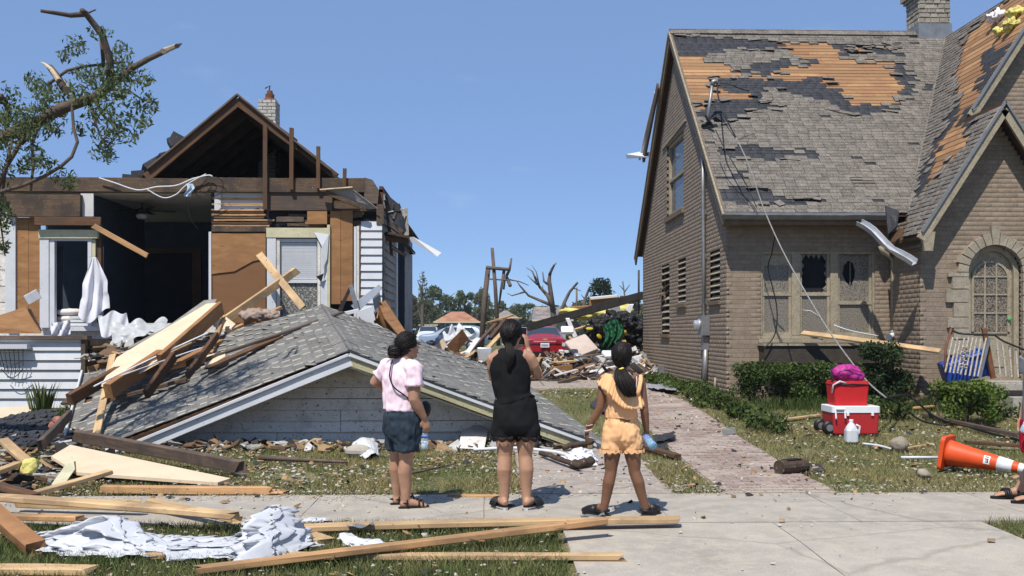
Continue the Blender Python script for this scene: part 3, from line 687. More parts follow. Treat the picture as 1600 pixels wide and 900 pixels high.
# electric service on the side wall
sw_ = lambda px, py, d=.06: PX(px, py, XL-d)
mastw = tubepart('conduit', M['metal'], bh, [sw_(1099.5, 505), sw_(1099.5, 400), sw_(1098.5, 300), sw_(1098, 235)], .035)
for py in (470, 400, 330, 270): MB().bar(sw_(1095.5, py, .02), sw_(1103, py+.5, .02), .1, .03, (-1, 0, 0)).build('strap', M['metal'], mastw)
p = sw_(1092, 494, .02); p2 = sw_(1107, 524, .02)
mbx = part('meter_box', M['metal'], bh, ((XL-.16, p2.y-.05, p2.z), (XL-.005, p2.y+.26, p.z)))
b = MB(); b.lathe([(.095, 0), (.095, .03), (.08, .035), (.075, .1), (.05, .115)], Matrix.Translation((XL-.16, p2.y+.1, (p.z+p2.z)/2+.02))@Matrix.Rotation(-math.pi/2, 4, 'Y'), 16); b.build('meter', M['alu'], mbx, True)
part('panel_box', M['metal'], mbx, ((XL-.12, p2.y+.28, p2.z+.02), (XL-.005, p2.y+.48, p.z-.04)))
p3 = sw_(1100, 526, .02); p4 = sw_(1106, 547, .02); part('switch_box', M['metal'], bh, ((XL-.11, p4.y-.02, p4.z), (XL-.005, p4.y+.18, p3.z)))
tubepart('ground_pipe', M['metal'], bh, [sw_(1102.5, 546), sw_(1101.5, 580), sw_(1100, 612)], .05)
tubepart('thin_pipe', M['btrim'], bh, [sw_(1117.5, 590, .04), sw_(1117, 618, .04)], .02)
p = sw_(1030, 577, .03); p2 = sw_(1036.5, 597, .03); part('small_utility_box', M['metal'], bh, ((XL-.1, p2.y, p2.z), (XL-.005, p2.y+.35, p.z+.1)))
# service mast through the roof edge
mp = lambda px, py, X=4.2: PX(px, py, X)
mast = MB(); m0 = mp(1104, 196); m1 = Vector((m0.x+.12, m0.y, 0)); m1 = PX(1111, 127, 4.28)
m1.y = m0.y; m1.z = m0.z+.78; m1.x = m0.x+.11
mast.tube([m0-Vector((0, 0, .1)), m0.lerp(m1, .5), m1], .032, 8); mast = mast.build('service_mast', M['metal'], bh, True)
MB().tube([m1-Vector((0, 0, .02)), m1+Vector((.02, 0, .05)), m1+Vector((.08, 0, .06)), m1+Vector((.1, 0, .0))], [.045, .05, .045, .03], 8).build('weatherhead', M['metal'], mast, True)
b = MB()
for k in range(9): b.obox(Matrix.Translation(m0+Vector((rr.uniform(-.15, .35), rr.uniform(-.3, .2), rr.uniform(-.02, .12))))@Matrix.Rotation(rr.uniform(-1, 1), 4, 'Y')@Matrix.Rotation(rr.uniform(-1, 1), 4, 'X'), (rr.uniform(.12, .4), .12, .012))
b.build('torn_edge', M['felt'], rf)
# ================================================================ the torn-open white house on the left
LY = 18.3
lh = thing('wrecked_house', 'white sided house with its front torn open and gable attic exposed', 'house', (-5, 20, .4))
def pr(x0, y0, x1, y1, Y, th):
    a, c = P(x0, y1, Y), P(x1, y0, Y); return ((a.x, Y, a.z), (c.x, Y+th, c.z))
def prp(name, mat, parent, x0, y0, x1, y1, Y, th): return part(name, M[mat], parent, pr(x0, y0, x1, y1, Y, th))
def plank_mesh(L, w, h, seed=0, rough=.004, broken=(0, 0), segs=6):
    """A sawn board along x with slightly uneven faces and, where asked, splintered ends."""
    r = random.Random(seed); b = MB(); nx = segs; n = 8
    bow = r.uniform(-.004, .004)*L
    c = min(.006, h*.15)
    prof = [(-w/2+c, -h/2), (w/2-c, -h/2), (w/2, -h/2+c), (w/2, h/2-c), (w/2-c, h/2), (-w/2+c, h/2), (-w/2, h/2-c), (-w/2, -h/2+c)]
    vs = []
    for i in range(nx+1):
        f = i/nx
        for (y, z) in prof:
            e = 0
            if i == 0 and broken[0]: e = r.uniform(0, broken[0])
            if i == nx and broken[1]: e = -r.uniform(0, broken[1])
            j = rough if 0 < i < nx else rough*.3
            vs.append((-L/2+L*f+e, y+r.uniform(-j, j)*.5, z+r.uniform(-j, j)*.4+bow*4*f*(1-f)))
    fs = [(i*n+k, i*n+(k+1) % n, (i+1)*n+(k+1) % n, (i+1)*n+k) for i in range(nx) for k in range(n)]
    fs += [tuple(range(n))[::-1], tuple(nx*n+k for k in range(n))]
    return b.add(vs, fs)
PLK = [0]
def plank(p0, p1, w, h, mat='lumber', name='plank', label=None, cat='plank', parent=None, up=(0, 0, 1), roll=0, broken=(.02, .02), group=None, tint=None):
    PLK[0] += 1; p0, p1 = Vector(p0), Vector(p1)
    Mx = frame(p0, p1, up)@Matrix.Rotation(roll, 4, 'X')
    o = plank_mesh((p1-p0).length, w, h, PLK[0], broken=broken).build(name, M[mat] if isinstance(mat, str) else mat, parent, world=Mx)
    if label: tag(o, label, cat, group)
    return o
def pbeam(name, mat, parent, x0, y0, x1, y1, Y, th, broken=(.02, .02)):   # horizontal member given by its front face
    a, c = pr(x0, y0, x1, y1, Y, th)
    return plank(((a[0]), Y+th/2, (a[2]+c[2])/2), (c[0], Y+th/2, (a[2]+c[2])/2), th, c[2]-a[2], mat, name, parent=parent, broken=broken)
def pstud(name, mat, parent, x0, y0, x1, y1, Y, th, broken=(.0, .03)):
    a, c = pr(x0, y0, x1, y1, Y, th)
    return plank(((a[0]+c[0])/2, Y+th/2, a[2]), ((a[0]+c[0])/2, Y+th/2, c[2]), c[0]-a[0], th, mat, name, parent=parent, up=(0, -1, 0), broken=broken)
# room shell
CE, FL = 4.03, 1.55
xl = -10.0; xr = P(600, 400, LY).x
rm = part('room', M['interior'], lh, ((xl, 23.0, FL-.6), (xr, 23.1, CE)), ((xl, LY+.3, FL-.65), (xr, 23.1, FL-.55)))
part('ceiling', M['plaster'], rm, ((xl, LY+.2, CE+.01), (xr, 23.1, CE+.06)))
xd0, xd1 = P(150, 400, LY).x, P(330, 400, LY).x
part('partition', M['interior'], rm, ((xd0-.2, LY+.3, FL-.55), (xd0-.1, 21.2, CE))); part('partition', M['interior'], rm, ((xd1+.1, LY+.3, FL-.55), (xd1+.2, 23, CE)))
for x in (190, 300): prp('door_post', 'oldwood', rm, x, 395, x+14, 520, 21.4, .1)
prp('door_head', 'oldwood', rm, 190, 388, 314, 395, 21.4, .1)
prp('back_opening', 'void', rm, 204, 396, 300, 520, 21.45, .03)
# ceiling fan
fanp = P(222, 334, 19.6); fan = MB().tube([(fanp.x, fanp.y, CE), (fanp.x, fanp.y, fanp.z+.05)], .015, 8).build('ceiling_fan', M['darkmetal']); tag(fan, 'dark ceiling fan with a round glass light in the torn open room', 'fan')
MB().lathe([(.03, .12), (.09, .09), (.09, .03), (.05, .0)], Matrix.Translation(fanp), 14).build('motor', M['darkmetal'], fan, True)
MB().lathe([(.05, 0), (.11, -.02), (.12, -.06), (.08, -.1), (.01, -.11)], Matrix.Translation(fanp), 14).build('lamp_glass', M['plaster'], fan, True)
for k in range(5):
    a = k*2*math.pi/5+.3; d = Vector((math.cos(a), math.sin(a), 0))
    MB().bar(fanp+d*.1+Vector((0, 0, .07)), fanp+d*.62+Vector((0, 0, .06)), .13, .008).build('blade', M['darkmetal'], fan)
# lower front wall (hidden behind the fallen roof for the most part)
prp('base_wall', 'siding', lh, -200, 505, 598, 640, LY+.06, .1)
# left end: siding, sheathing, window
lw = prp('front_wall', 'oldwood', lh, -200, 340, 62, 505, LY+.10, .04)
for i in range(13): prp('siding_board', 'siding', lw, -200, 345+i*12.7, 17, 345+(i+1)*12.7-.4, LY+.06-.01*(i % 2), .03)
prp('corner_board', 'white', lw, 8, 330, 24, 512, LY-.02, .06)
prp('sheathing_panel', 'plywood', lw, 25, 340, 44, 505, LY+.02, .02); prp('sheathing_panel', 'plywood', lw, 44.5, 340, 63, 505, LY+.024, .02)
wn_ = prp('window', 'white', lh, 62, 372, 76, 512, LY-.02, .12)
prp('casing', 'white', wn_, 77, 376, 85, 512, LY, .1); prp('casing', 'cream', wn_, 60, 359, 152, 372, LY-.04, .1)
prp('casing', 'white', wn_, 137, 376, 143, 512, LY, .1); prp('casing', 'cream', wn_, 143.5, 374, 149, 470, LY+.01, .1)
prp('head', 'white', wn_, 77, 372.5, 143, 376, LY, .09); prp('sill', 'white', wn_, 78, 510, 158, 517, LY-.1, .2)
prp('curtain_edge', 'interior', wn_, 86, 385, 97, 495, LY+.4, .03)
for k in range(3): prp('louvre', 'white', wn_, 108, 494+k*5.5, 140, 498+k*5.5, LY+.02, .05)
pstud('jamb_stud', 'oldwood', lh, 150, 350, 158, 470, LY+.05, .1); prp('jamb', 'white', lh, 153, 385, 160, 520, LY+.16, .06)
# big beams across the top
bt_ = pbeam('top_plate', 'beamwood', lh, -120, 279, 300, 300, LY-.04, .1); pbeam('top_plate', 'beamwood', lh, 298, 278, 570, 299.5, LY-.035, .1)
b = MB(); b.prism([P(569, 277, LY-.03), P(582, 281, LY-.03), P(592, 297, LY-.03), P(590, 318, LY-.03), P(569, 318, LY-.03)], (0, .12, 0)); b.build('beam_end', M['greywood'], lh)
pbeam('header_beam', 'beamwood', lh, 10, 304, 126, 338, LY-.12, .1); pbeam('nailer', 'oldwood', lh, 52, 339, 158, 352, LY-.16, .06)
prp('torn_plaster', 'plaster', lh, 126, 302, 146, 338, LY-.02, .03)
pbeam('header_beam', 'greywood', lh, 415, 300, 520, 329, LY+.0, .1); pbeam('header_beam', 'beamwood', lh, 500, 302, 592, 330, LY+.05, .1)
pbeam('ledger', 'beamwood', lh, 330, 353, 418, 362, LY-.02, .06)
# lath and plaster strip
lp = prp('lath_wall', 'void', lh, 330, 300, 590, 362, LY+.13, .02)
prp('plaster_panel', 'plaster', lp, 342, 299, 413, 328, LY+.08, .03); prp('plaster_edge', 'plaster', lp, 335, 300, 345, 328, LY+.04, .04)
rr = random.Random(31)
for i, y in enumerate((309, 318, 327)): pbeam('lath', 'lumber2', lp, 331-rr.uniform(0, 6), y, 413, y+2.6, LY+.04, .02)
for i in range(6): pbeam('lath', 'lumber2' if i % 2 else 'oldwood', lp, 331+rr.uniform(-2, 4), 330+i*4.3, 414+rr.uniform(-6, 26), 332.6+i*4.3, LY+.05, .02)
for x in (345, 375, 398): pstud('stud', 'oldwood', lp, x, 324, x+7, 358, LY+.08, .05)
for i in range(14):
    x = rr.uniform(420, 520); y = rr.uniform(330, 352); pbeam('torn_board', rr.choice(('beamwood', 'oldwood', 'greywood', 'lumber2')), lp, x, y, x+rr.uniform(20, 60), y+rr.uniform(3, 8), LY+rr.uniform(.02, .1), .02, (.06, .06))
# sheathing right of the big opening, edge strip, right window
prp('edge_strip', 'white', lh, 326, 362, 330, 478, LY-.01, .1)
b = MB(); top = [P(331, 364, LY), P(415, 364, LY), P(415, 404, LY), P(395, 408, LY), P(366, 424, LY), P(331, 428, LY)]; b.prism(top, (0, .02, 0)); b.build('sheathing_panel', M['plywood'], lh)
M['plywood2'] = wood('stained_plywood', (.27, .135, .06), .6, rnd=.1, grain=.25, stain=((.2, .1, .045), .9))
b = MB(); b.prism([P(331, 364, LY+.021), P(415, 364, LY+.021), P(415, 505, LY+.021), P(331, 505, LY+.021)], (0, .02, 0)); b.build('sheathing_panel', M['plywood2'], lh)
wr = prp('window', 'white', lh, 417, 372, 431, 505, LY-.02, .1)
prp('casing', 'cream', wr, 416, 356, 516, 371, LY-.03, .1); prp('casing', 'white', wr, 501, 373, 515, 505, LY-.02, .1); prp('casing', 'cream', wr, 511, 351, 515.5, 500, LY-.045, .024)
prp('jamb', 'siding', wr, 432, 373, 437, 505, LY+.0, .1); prp('jamb', 'siding', wr, 496, 373, 500.5, 505, LY+.0, .1)
prp('sash', 'white', wr, 437.5, 373, 495.5, 378, LY+.02, .05); prp('sash', 'white', wr, 437.5, 437, 495.5, 442, LY+.02, .05)
M['blindglass'] = plain('blinds_behind_glass', (.36, .40, .43), .25, .12, 3, .02, 20, spec=.5)
prp('pane', 'blindglass', wr, 437.5, 378.3, 495.5, 436.7, LY+.06, .01)
M['speckglass'] = plain('mud_speckled_glass', (.13, .13, .125), .35, .2, 4, .1, 60, spec=.4, speck=[((.42, .40, .35), 34, .56), ((.04, .04, .04), 30, .62)])
prp('pane', 'speckglass', wr, 437.5, 442.3, 495.5, 505, LY+.06, .01)
for i in range(18): prp('blind_slat', 'siding_clean', wr, 439, 380+i*3.15, 494, 382.2+i*3.15, LY+.055, .004)
b = MB(); b.prism([P(491, 363, LY-.06), P(514, 366, LY-.06), P(511, 405, LY-.08), P(502, 425, LY-.1), P(503, 385, LY-.1)], (0, .006, 0)); b.build('torn_wrap', M['white'], wr)
b = MB(); b.prism([P(494, 432, LY-.09), P(506, 427, LY-.09), P(502, 441, LY-.09)], (0, .006, 0)); b.build('torn_wrap', M['black'], wr)
# sheathing and siding at the right corner
prp('sheathing_panel', 'plywood', lh, 516, 330, 532, 475, LY+.0, .02); prp('sheathing_panel', 'plywood', lh, 532.5, 329, 551, 470, LY+.004, .02); prp('sheathing_panel', 'plywood', lh, 480, 330, 511, 350, LY-.0, .02)
cb = prp('corner_wall', 'oldwood', lh, 552, 345, 598, 505, LY+.06, .08)
prp('corner_board', 'white', cb, 553, 354, 557, 500, LY-.03, .05); prp('corner_board', 'siding', cb, 557.5, 353, 561, 500, LY-.02, .05); prp('corner_board', 'greywood', cb, 561.5, 350, 563.5, 500, LY-.01, .05)
laps = [(346, 360)]+[(360+i*12.7, 360+(i+1)*12.7) for i in range(10)]
for (a, e) in laps:
    p0, p1 = P(564, e-.3, LY+.0), P(597, a, LY+.0); b = MB()
    b.prism([(p0.x, LY-.012, p0.z), (p0.x, LY+.03, p0.z), (p0.x, LY+.03, p1.z), (p0.x, LY+.018, p1.z)], (p1.x-p0.x, 0, 0)); b.build('siding_board', M['siding_clean'], cb)
pstud('corner_post', 'greywood', cb, 588, 318, 600, 350, LY-.02, .1)
# side wall receding, in lapped boards
XS = xr; bk = MB(); bk.box((XS-.1, LY+.1, .3), (XS-.03, 20.9, 4.2)); sw2 = bk.build('side_wall', M['oldwood'], lh)
M['siding_grey'] = plain('grimy_siding', (.34, .32, .3), .7, .15, 4, .1, 40, speck=[((.1, .1, .1), 30, .62)], dirt=((.16, .13, .1), 3, .5, .8))
z = .5
while z < 4.0:
    b = MB(); b.prism([(XS+.012, LY+.12, z), (XS-.03, LY+.12, z), (XS-.03, LY+.12, z+.15), (XS-.018, LY+.12, z+.15)], (0, 20.6-LY-.12, 0)); b.build('siding_board', M['siding_grey'], sw2); z += .15
part('corner_board', M['siding_clean'], sw2, ((XS-.02, 20.6, .4), (XS+.03, 20.9, 4.0)))
# side of the house further back
part('rear_wall', M['siding_grey'], lh, ((xl, 23.2, .3), (XS-.25, 29, 4.1)))
# ---- gable roof with its open attic
ap_ = P(372, 152, LY); SLP = .80; lz = 4.32
xlft, xrgt = ap_.x-(ap_.z-lz+.12)/SLP-.1, ap_.x+(ap_.z-3.75)/SLP
def gz_(x): return ap_.z-SLP*abs(x-ap_.x)
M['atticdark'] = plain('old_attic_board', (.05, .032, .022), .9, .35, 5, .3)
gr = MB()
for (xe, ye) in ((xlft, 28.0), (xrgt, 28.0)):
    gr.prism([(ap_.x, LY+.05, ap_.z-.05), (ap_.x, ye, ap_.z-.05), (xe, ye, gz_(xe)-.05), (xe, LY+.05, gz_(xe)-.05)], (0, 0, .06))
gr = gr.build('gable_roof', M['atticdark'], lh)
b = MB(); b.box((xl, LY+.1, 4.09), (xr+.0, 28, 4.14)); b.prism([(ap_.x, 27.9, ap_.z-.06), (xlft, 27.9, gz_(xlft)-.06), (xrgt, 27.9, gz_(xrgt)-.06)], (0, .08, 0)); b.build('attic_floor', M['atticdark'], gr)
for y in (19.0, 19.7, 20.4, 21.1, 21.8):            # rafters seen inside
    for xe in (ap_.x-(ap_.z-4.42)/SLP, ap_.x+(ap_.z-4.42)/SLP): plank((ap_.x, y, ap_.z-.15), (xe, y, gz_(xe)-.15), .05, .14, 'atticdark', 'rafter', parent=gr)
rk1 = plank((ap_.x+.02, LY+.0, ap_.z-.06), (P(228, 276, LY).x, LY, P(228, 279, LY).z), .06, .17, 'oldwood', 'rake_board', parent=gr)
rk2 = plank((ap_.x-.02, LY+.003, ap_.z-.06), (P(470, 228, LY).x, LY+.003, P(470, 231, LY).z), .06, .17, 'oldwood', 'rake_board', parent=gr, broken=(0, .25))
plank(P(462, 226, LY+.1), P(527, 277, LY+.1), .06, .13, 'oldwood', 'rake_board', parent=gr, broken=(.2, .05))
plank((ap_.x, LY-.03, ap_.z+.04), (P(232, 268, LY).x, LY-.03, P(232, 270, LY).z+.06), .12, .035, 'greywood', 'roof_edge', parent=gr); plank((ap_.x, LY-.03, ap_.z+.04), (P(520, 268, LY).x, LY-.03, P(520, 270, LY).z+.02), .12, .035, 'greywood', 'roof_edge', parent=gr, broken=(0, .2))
for (x0, y0, x1, y1) in ((410.5, 194, 417.5, 327), (452, 199, 458.5, 296), (494, 227, 500, 294), (535.5, 262, 541, 292)): pstud('gable_stud', 'oldwood', lh, x0, y0, x1, y1, LY-.1, .05)
for k, (px, py, w_, h_, rot) in enumerate(((281, 221, .28, .22, .5), (272, 223, .2, .16, -.5), (243, 258, .5, .16, -.75), (256, 247, .3, .1, -.6), (222, 272, .24, .1, 0), (207, 277, .2, .07, .1))):
    MB().obox(Matrix.Translation(P(px, py, LY+.2))@Matrix.Rotation(rot, 4, 'Y')@Matrix.Rotation(.3*k, 4, 'Z'), (w_, .3, h_)).build('torn_roofing', M['felt'], gr)
# white brick chimney standing in the roof
cc = [P(403, 200, 22.0).x, P(430.5, 200, 22.0).x]; ztop = P(415, 156, 22.0).z
chm = part('chimney', M['mortar'], lh, ((cc[0]+.008, 22.008, 4.1), (cc[1]-.008, 22.45, ztop-.005)))
M['wbrick'] = plain('white_painted_brick', (.62, .59, .53), .85, .15, 9, .4, 60, rnd=.3, speck=((.2, .16, .12), 30, .60))
ms = []; z = 4.8; r = 0
while z < ztop-.03:
    for (O, U, N, L) in ((Vector((cc[0], 22.0, 0)), Vector((1, 0, 0)), Vector((0, -1, 0)), cc[1]-cc[0]), (Vector((cc[1], 22.0, 0)), Vector((0, 1, 0)), Vector((1, 0, 0)), .46)):
        u = -.1 if r % 2 else 0
        while u < L-.01:
            a, e = max(0, u), min(u+.2, L); u += .2
            if e-a < .03: continue
            Mx = Matrix((U*(e-a-.012), -N*.05, Vector((0, 0, .063)))).transposed().to_4x4(); Mx.translation = O+U*((a+e)/2)+Vector((0, 0, z+.035))-N*.025+N*rr.uniform(0, .006); ms.append(Mx)
    z += .076; r += 1
pieces(chm, 'brick', unit_piece('chimney_brick', M['wbrick'], (.03, .1, .08)), ms, 300)
cxm = (cc[0]+cc[1])/2
MB().lathe([(.18, ztop), (.13, ztop+.07), (.10, ztop+.07), (.1, ztop+.17), (.07, ztop+.17), (.06, ztop+.25)], Matrix.Translation((cxm+.02, 22.22, 0)), 12).build('flue', M['rust'], chm)
MB().tube([(cxm, 22.2, ztop+.2), (cxm+.03, 22.2, ztop+.36), (cxm-.08, 22.2, ztop+.3)], .015, 6).build('bent_cap', M['darkmetal'], chm)
# torn eave at the right corner
te = MB(); te.prism([P(600, 300, LY+.3), P(622, 318, LY+.3), P(626, 330, LY+.3), P(603, 330, LY+.3)], (0, .5, 0)); te = te.build('torn_eave', M['felt'], lh)
for (a, c, w_, h_, m_) in (((604, 332), (632, 326), .05, .02, 'white'), ((606, 348), (630, 365), .05, .12, 'greywood'), ((612, 322), (626, 300+22), .03, .1, 'greywood'), ((600, 365), (636, 372), .3, .05, 'beamwood'), ((602, 372), (640, 377), .05, .1, 'oldwood'), ((610, 384), (634, 400), .04, .06, 'greywood'), ((615, 345), (622, 318), .05, .05, 'beamwood'), ((604, 318), (612, 400), .05, .05, 'greywood')):
    plank(P(*a, LY+.25), P(*c, LY+.45), w_, h_, m_, 'torn_board', parent=te, broken=(.05, .05))
b = MB(); b.grid(lambda u, v: P(618+u*19+2*v, 330+v*42-u*5, LY+.5+.08*math.sin(u*3+v)), 4, 5); b.grid(lambda u, v: P(618+u*19+2*v, 330+v*42-u*5, LY+.51+.08*math.sin(u*3+v)), 4, 5); b.build('bent_soffit', M['siding_grey'], te)
o = MB(); o.prism([P(634, 371, LY+.4), P(646, 370, LY+.3), P(690, 395, LY+.1), P(683, 401, LY+.1)], (0, .012, .0)); tag(o.build('metal_fascia_strip', M['white']), 'white metal trim strip sticking out from the torn eave', 'trim')
# soffit panel folded under the beam
b = MB(); b.prism([P(501, 297, LY-.14), P(546, 292, LY-.2), P(590, 326, LY-.12), P(576, 327, LY-.06)], (0, .02, .01)); b.build('soffit_panel', M['siding_grey'], lh)
plank(P(508, 300, LY-.2), P(572, 326, LY-.16), .05, .08, 'beamwood', 'torn_board', parent=lh); plank(P(500, 297, LY-.2), P(552, 293, LY-.22), .14, .02, 'drywall', 'torn_board', parent=lh)
# loose wires along the top plate
def wire(name, mat, pts, r, label=None, cat='cable', parent=None, n=6, sub=6):
    pts = [Vector(p) for p in pts]; out = []
    for i in range(len(pts)-1):
        a, p, q, d = pts[max(0, i-1)], pts[i], pts[i+1], pts[min(len(pts)-1, i+2)]
        for k in range(sub):
            t = k/sub; out.append(.5*((2*p)+(q-a)*t+(2*a-5*p+4*q-d)*t*t+(3*p-a-3*q+d)*t**3))
    out.append(pts[-1]); o = MB().tube(out, r, n).build(name, mat if not isinstance(mat, str) else M[mat], parent, True)
    if label: tag(o, label, cat)
    return o
W = lambda *q: [P(x, y, LY-.12) for x, y in q]
wire('electric_cable', 'white', W((155, 278), (180, 286), (215, 297), (245, 292), (275, 290), (300, 280), (325, 274), (332, 276)), .014, 'white cable draped over the wooden top plate from left to right', 'cable')
wire('electric_cable', 'white', W((230, 296), (255, 309), (275, 304), (290, 290), (310, 278), (322, 272)), .012, 'white cable sagging below the top plate of the wrecked house', 'cable')
wire('electric_cable', 'black', W((318, 275), (345, 280), (346, 300), (320, 310), (305, 300), (322, 284), (338, 290), (330, 304), (312, 296), (325, 278)), .007, 'tangled black wire loop hanging at the top plate', 'wire')
wire('electric_cable', 'black', W((293, 300), (292, 320), (300, 345), (310, 358)), .006, 'thin black wire hanging into the dark room', 'wire')
b = MB(); rr2 = random.Random(4)
b.grid(lambda u, v: P(290+u*11+3*math.sin(v*5), 287+v*20, LY-.16+.04*math.sin(u*9+v*7)), 5, 8); tag(b.build('plastic_scrap', plain('pale_blue_plastic', (.55, .66, .78), .3, .1), smooth=True), 'pale blue plastic scrap snagged on the cables', 'plastic')
# curtain / white cloth hanging at the window
def cloth(name, fn, nu, nv, mat, label, cat, th=.004):
    b = MB(); b.grid(fn, nu, nv); o = b.build(name, M[mat] if isinstance(mat, str) else mat, None, True)
    mod_apply(o, [('SOLIDIFY', dict(thickness=th)), ('SUBSURF', dict(levels=1, render_levels=1))]); o.data.polygons.foreach_set('use_smooth', [True]*len(o.data.polygons))
    return tag(o, label, cat)
def drape(u, v):
    w0 = 4+18*min(1, v*2.2); cx = 147+v*6-6*v*v; x = cx+(u-.5)*2*w0*(.9 if v < .7 else 1+.5*(v-.7))
    fold = math.sin(u*15+v*3)*.05+math.sin(u*7-v*5)*.05; return P(x, 402+v*(92+12*math.sin(u*5)), LY-.22+fold*min(1, .3+v))
M['linen'] = plain('white_linen', (.74, .74, .78), .85, .06, 5, .2, 14)
cloth('curtain', drape, 16, 22, 'linen', 'white curtain blown out over the frame of the left window', 'curtain')
def drape2(u, v):
    return P(152+u*46+6*v, 492+v*34-u*6+4*math.sin(u*9), LY-.3-.25*v+.06*math.sin(u*13+v*4))
cloth('curtain_heap', drape2, 14, 10, plain('grey_sheer_cloth', (.52, .53, .55), .85, .15, 6, .3, 12), 'crumpled grey sheer cloth heaped under the big opening', 'cloth')
# pillows on the sill
M['pillow'] = plain('pillow_cotton', (.66, .62, .58), .9, .08, 6, .25, 18)
for i, (px, py, rx, rz, lab) in enumerate(((110, 488, .24, .07, 'upper pale pillow lying behind the left window sill'), (113, 498, .25, .065, 'lower pale pillow under another one at the left window'))):
    c = P(px, py, LY+.3); b = MB(); b.grid(lambda u, v: (c.x+rx*math.cos(u*2*math.pi)*math.sin(v*math.pi)**.6, c.y+.2*math.sin(u*2*math.pi)*math.sin(v*math.pi)**.6, c.z-rz*math.cos(v*math.pi)+.01*mnoise.noise(Vector((u*8, v*8, i)))), 24, 12)
    tag(b.build('pillow', M['pillow'], smooth=True), lab, 'pillow')
# plank hanging from the header
plank(P(143, 351, LY-.35), P(231, 400, LY-.45), .05, .09, 'lumber2', 'plank', 'orange stick hanging slanted from the header into the big opening', 'plank', broken=(.08, .02))
# ---- porch skirt in front
PY = 15.6
ps = thing('porch_skirt', 'white lap sided porch base with a grey corner post at the left edge', 'porch', tuple(P(60, 640, PY)))
core = part('core', M['oldwood'], ps, (tuple(P(-160, 640, PY+.05)), (P(128, 530, PY).x, PY+.1, P(100, 530, PY).z)), ((P(128, 600, PY).x-.1, PY+.1, .3), (P(128, 600, PY).x, LY-.1, P(100, 530, PY).z)))
yy = 533
for i in range(7):
    a, e = yy+i*15, yy+(i+1)*15; p0, p1 = P(-160, e-.2, PY), P(126, a, PY)
    MB().prism([(p0.x, PY-.004, p0.z), (p0.x, PY+.045, p0.z), (p0.x, PY+.045, p1.z-.006), (p0.x, PY+.03, p1.z-.006)], (p1.x-p0.x, 0, 0)).build('siding_board', M['siding_clean'], ps)
prp('corner_post', 'greywood', ps, 126.5, 530, 133, 640, PY-.02, .1); prp('top_board', 'greywood', ps, -160, 524.5, 136, 530.5, PY-.06, .2)
prp('trim', 'siding_clean', ps, -160, 530.8, 126, 534, PY-.02, .04)
part('deck', M['greywood'], ps, ((-9, PY+.15, 1.30), (P(135, 530, PY).x, LY-.12, 1.38)))
sh = prp('wall_shelf', 'siding_clean', None, -30, 538, 42, 545, PY-.16, .14); tag(sh, 'small white shelf with a wire basket on the porch siding', 'shelf')
b = MB()
for k in range(7):
    t = k/6; b.tube([P(-8+44*t, 546, PY-.14), P(2+34*t, 572+14*math.sin(t*math.pi), PY-.1)], .006, 5)
for t in (0, .5, 1): b.tube([P(-8+10*t+(44-10*t)*s/8, 550+26*t+14*t*math.sin(s/8*math.pi), PY-.14) for s in range(9)], .007, 5)
b.build('wire_basket', M['darkmetal'], sh)
b = MB(); b.prism([P(0, 521, PY+.3), P(64, 521, PY+.35), P(40, 480, PY+.5), P(-40, 505, PY+.3)], (0, .03, .01)); tag(b.build('plywood_piece', M['plywood']), 'broken triangular plywood piece standing on the porch base', 'plywood')
plank(P(45, 482, PY+.4), P(64, 518, PY+.5), .1, .03, 'greywood', 'board', 'short grey board leaning behind the triangular plywood piece', 'board'); plank(P(40, 470, PY+.45), P(62, 458, PY+.55), .04, .16, 'white', 'board', 'white board scrap on top of the triangular plywood piece', 'board')
b = MB(); b.grid(lambda u, v: P(80+u*30, 505+v*22-5*u, PY+.45+.05*math.sin(u*12+v*5)), 8, 6); tag(b.build('paper_scrap', M['linen'], smooth=True), 'crumpled white ribbed scrap lying below the left window', 'scrap')
# ================================================================ the collapsed porch roof in front
M['gshingle'] = plain('grey_asphalt_shingle', (.19, .184, .174), .95, .2, 10, .5, 120, rnd=.3, speck=[((.36, .34, .30), 70, .62), ((.05, .05, .05), 60, .66)], dirt=((.26, .25, .22), 6, .55, .6))
M['gshingle_dust'] = plain('dusty_shingle_edge', (.40, .375, .31), .95, .2, 14, .5, 100)
FA, FB = P(547, 550, 12.0), P(503, 479, 16.0); FR = P(948, 697, 12.0); FLc = P(168, 706, 12.0)
FV = FB-FA; FLc2 = P(92, 725, 12.1); FLb = P(128, 588, 15.3)
fr_ = thing('collapsed_roof', 'grey shingled gable roof collapsed onto the lawn in front of the white house', 'roof', (-1.6, 13, .1))
def slopeR(u, v): return FA+FV*v+(FR-FA)*u                     # u down the slope, v up the ridge
def slopeL(u, v): return FA.lerp(FLc2, u).lerp(FB.lerp(FLb, u), v)
def sag(p, u, v): return p-Vector((0, 0, .05*math.sin(u*math.pi)*math.sin(v*math.pi)))
for fn, nm in ((slopeR, 'deck'), (slopeL, 'deck')):
    b = MB(); b.grid(lambda u, v: sag(fn(u, v), u, v)-Vector((0, 0, .02)), 16, 12); o = b.build(nm, M['oldwood'], fr_)
    mod_apply(o, [('SOLIDIFY', dict(thickness=.05, offset=-1 if fn is slopeR else 1))])
gm = unit_piece('roof_shingle', M['gshingle'], (.02, .25, .03)); gd = unit_piece('dust_edge', M['gshingle_dust'], (.02, .25, .03)); ms = []; ds_ = []; rr = random.Random(8)
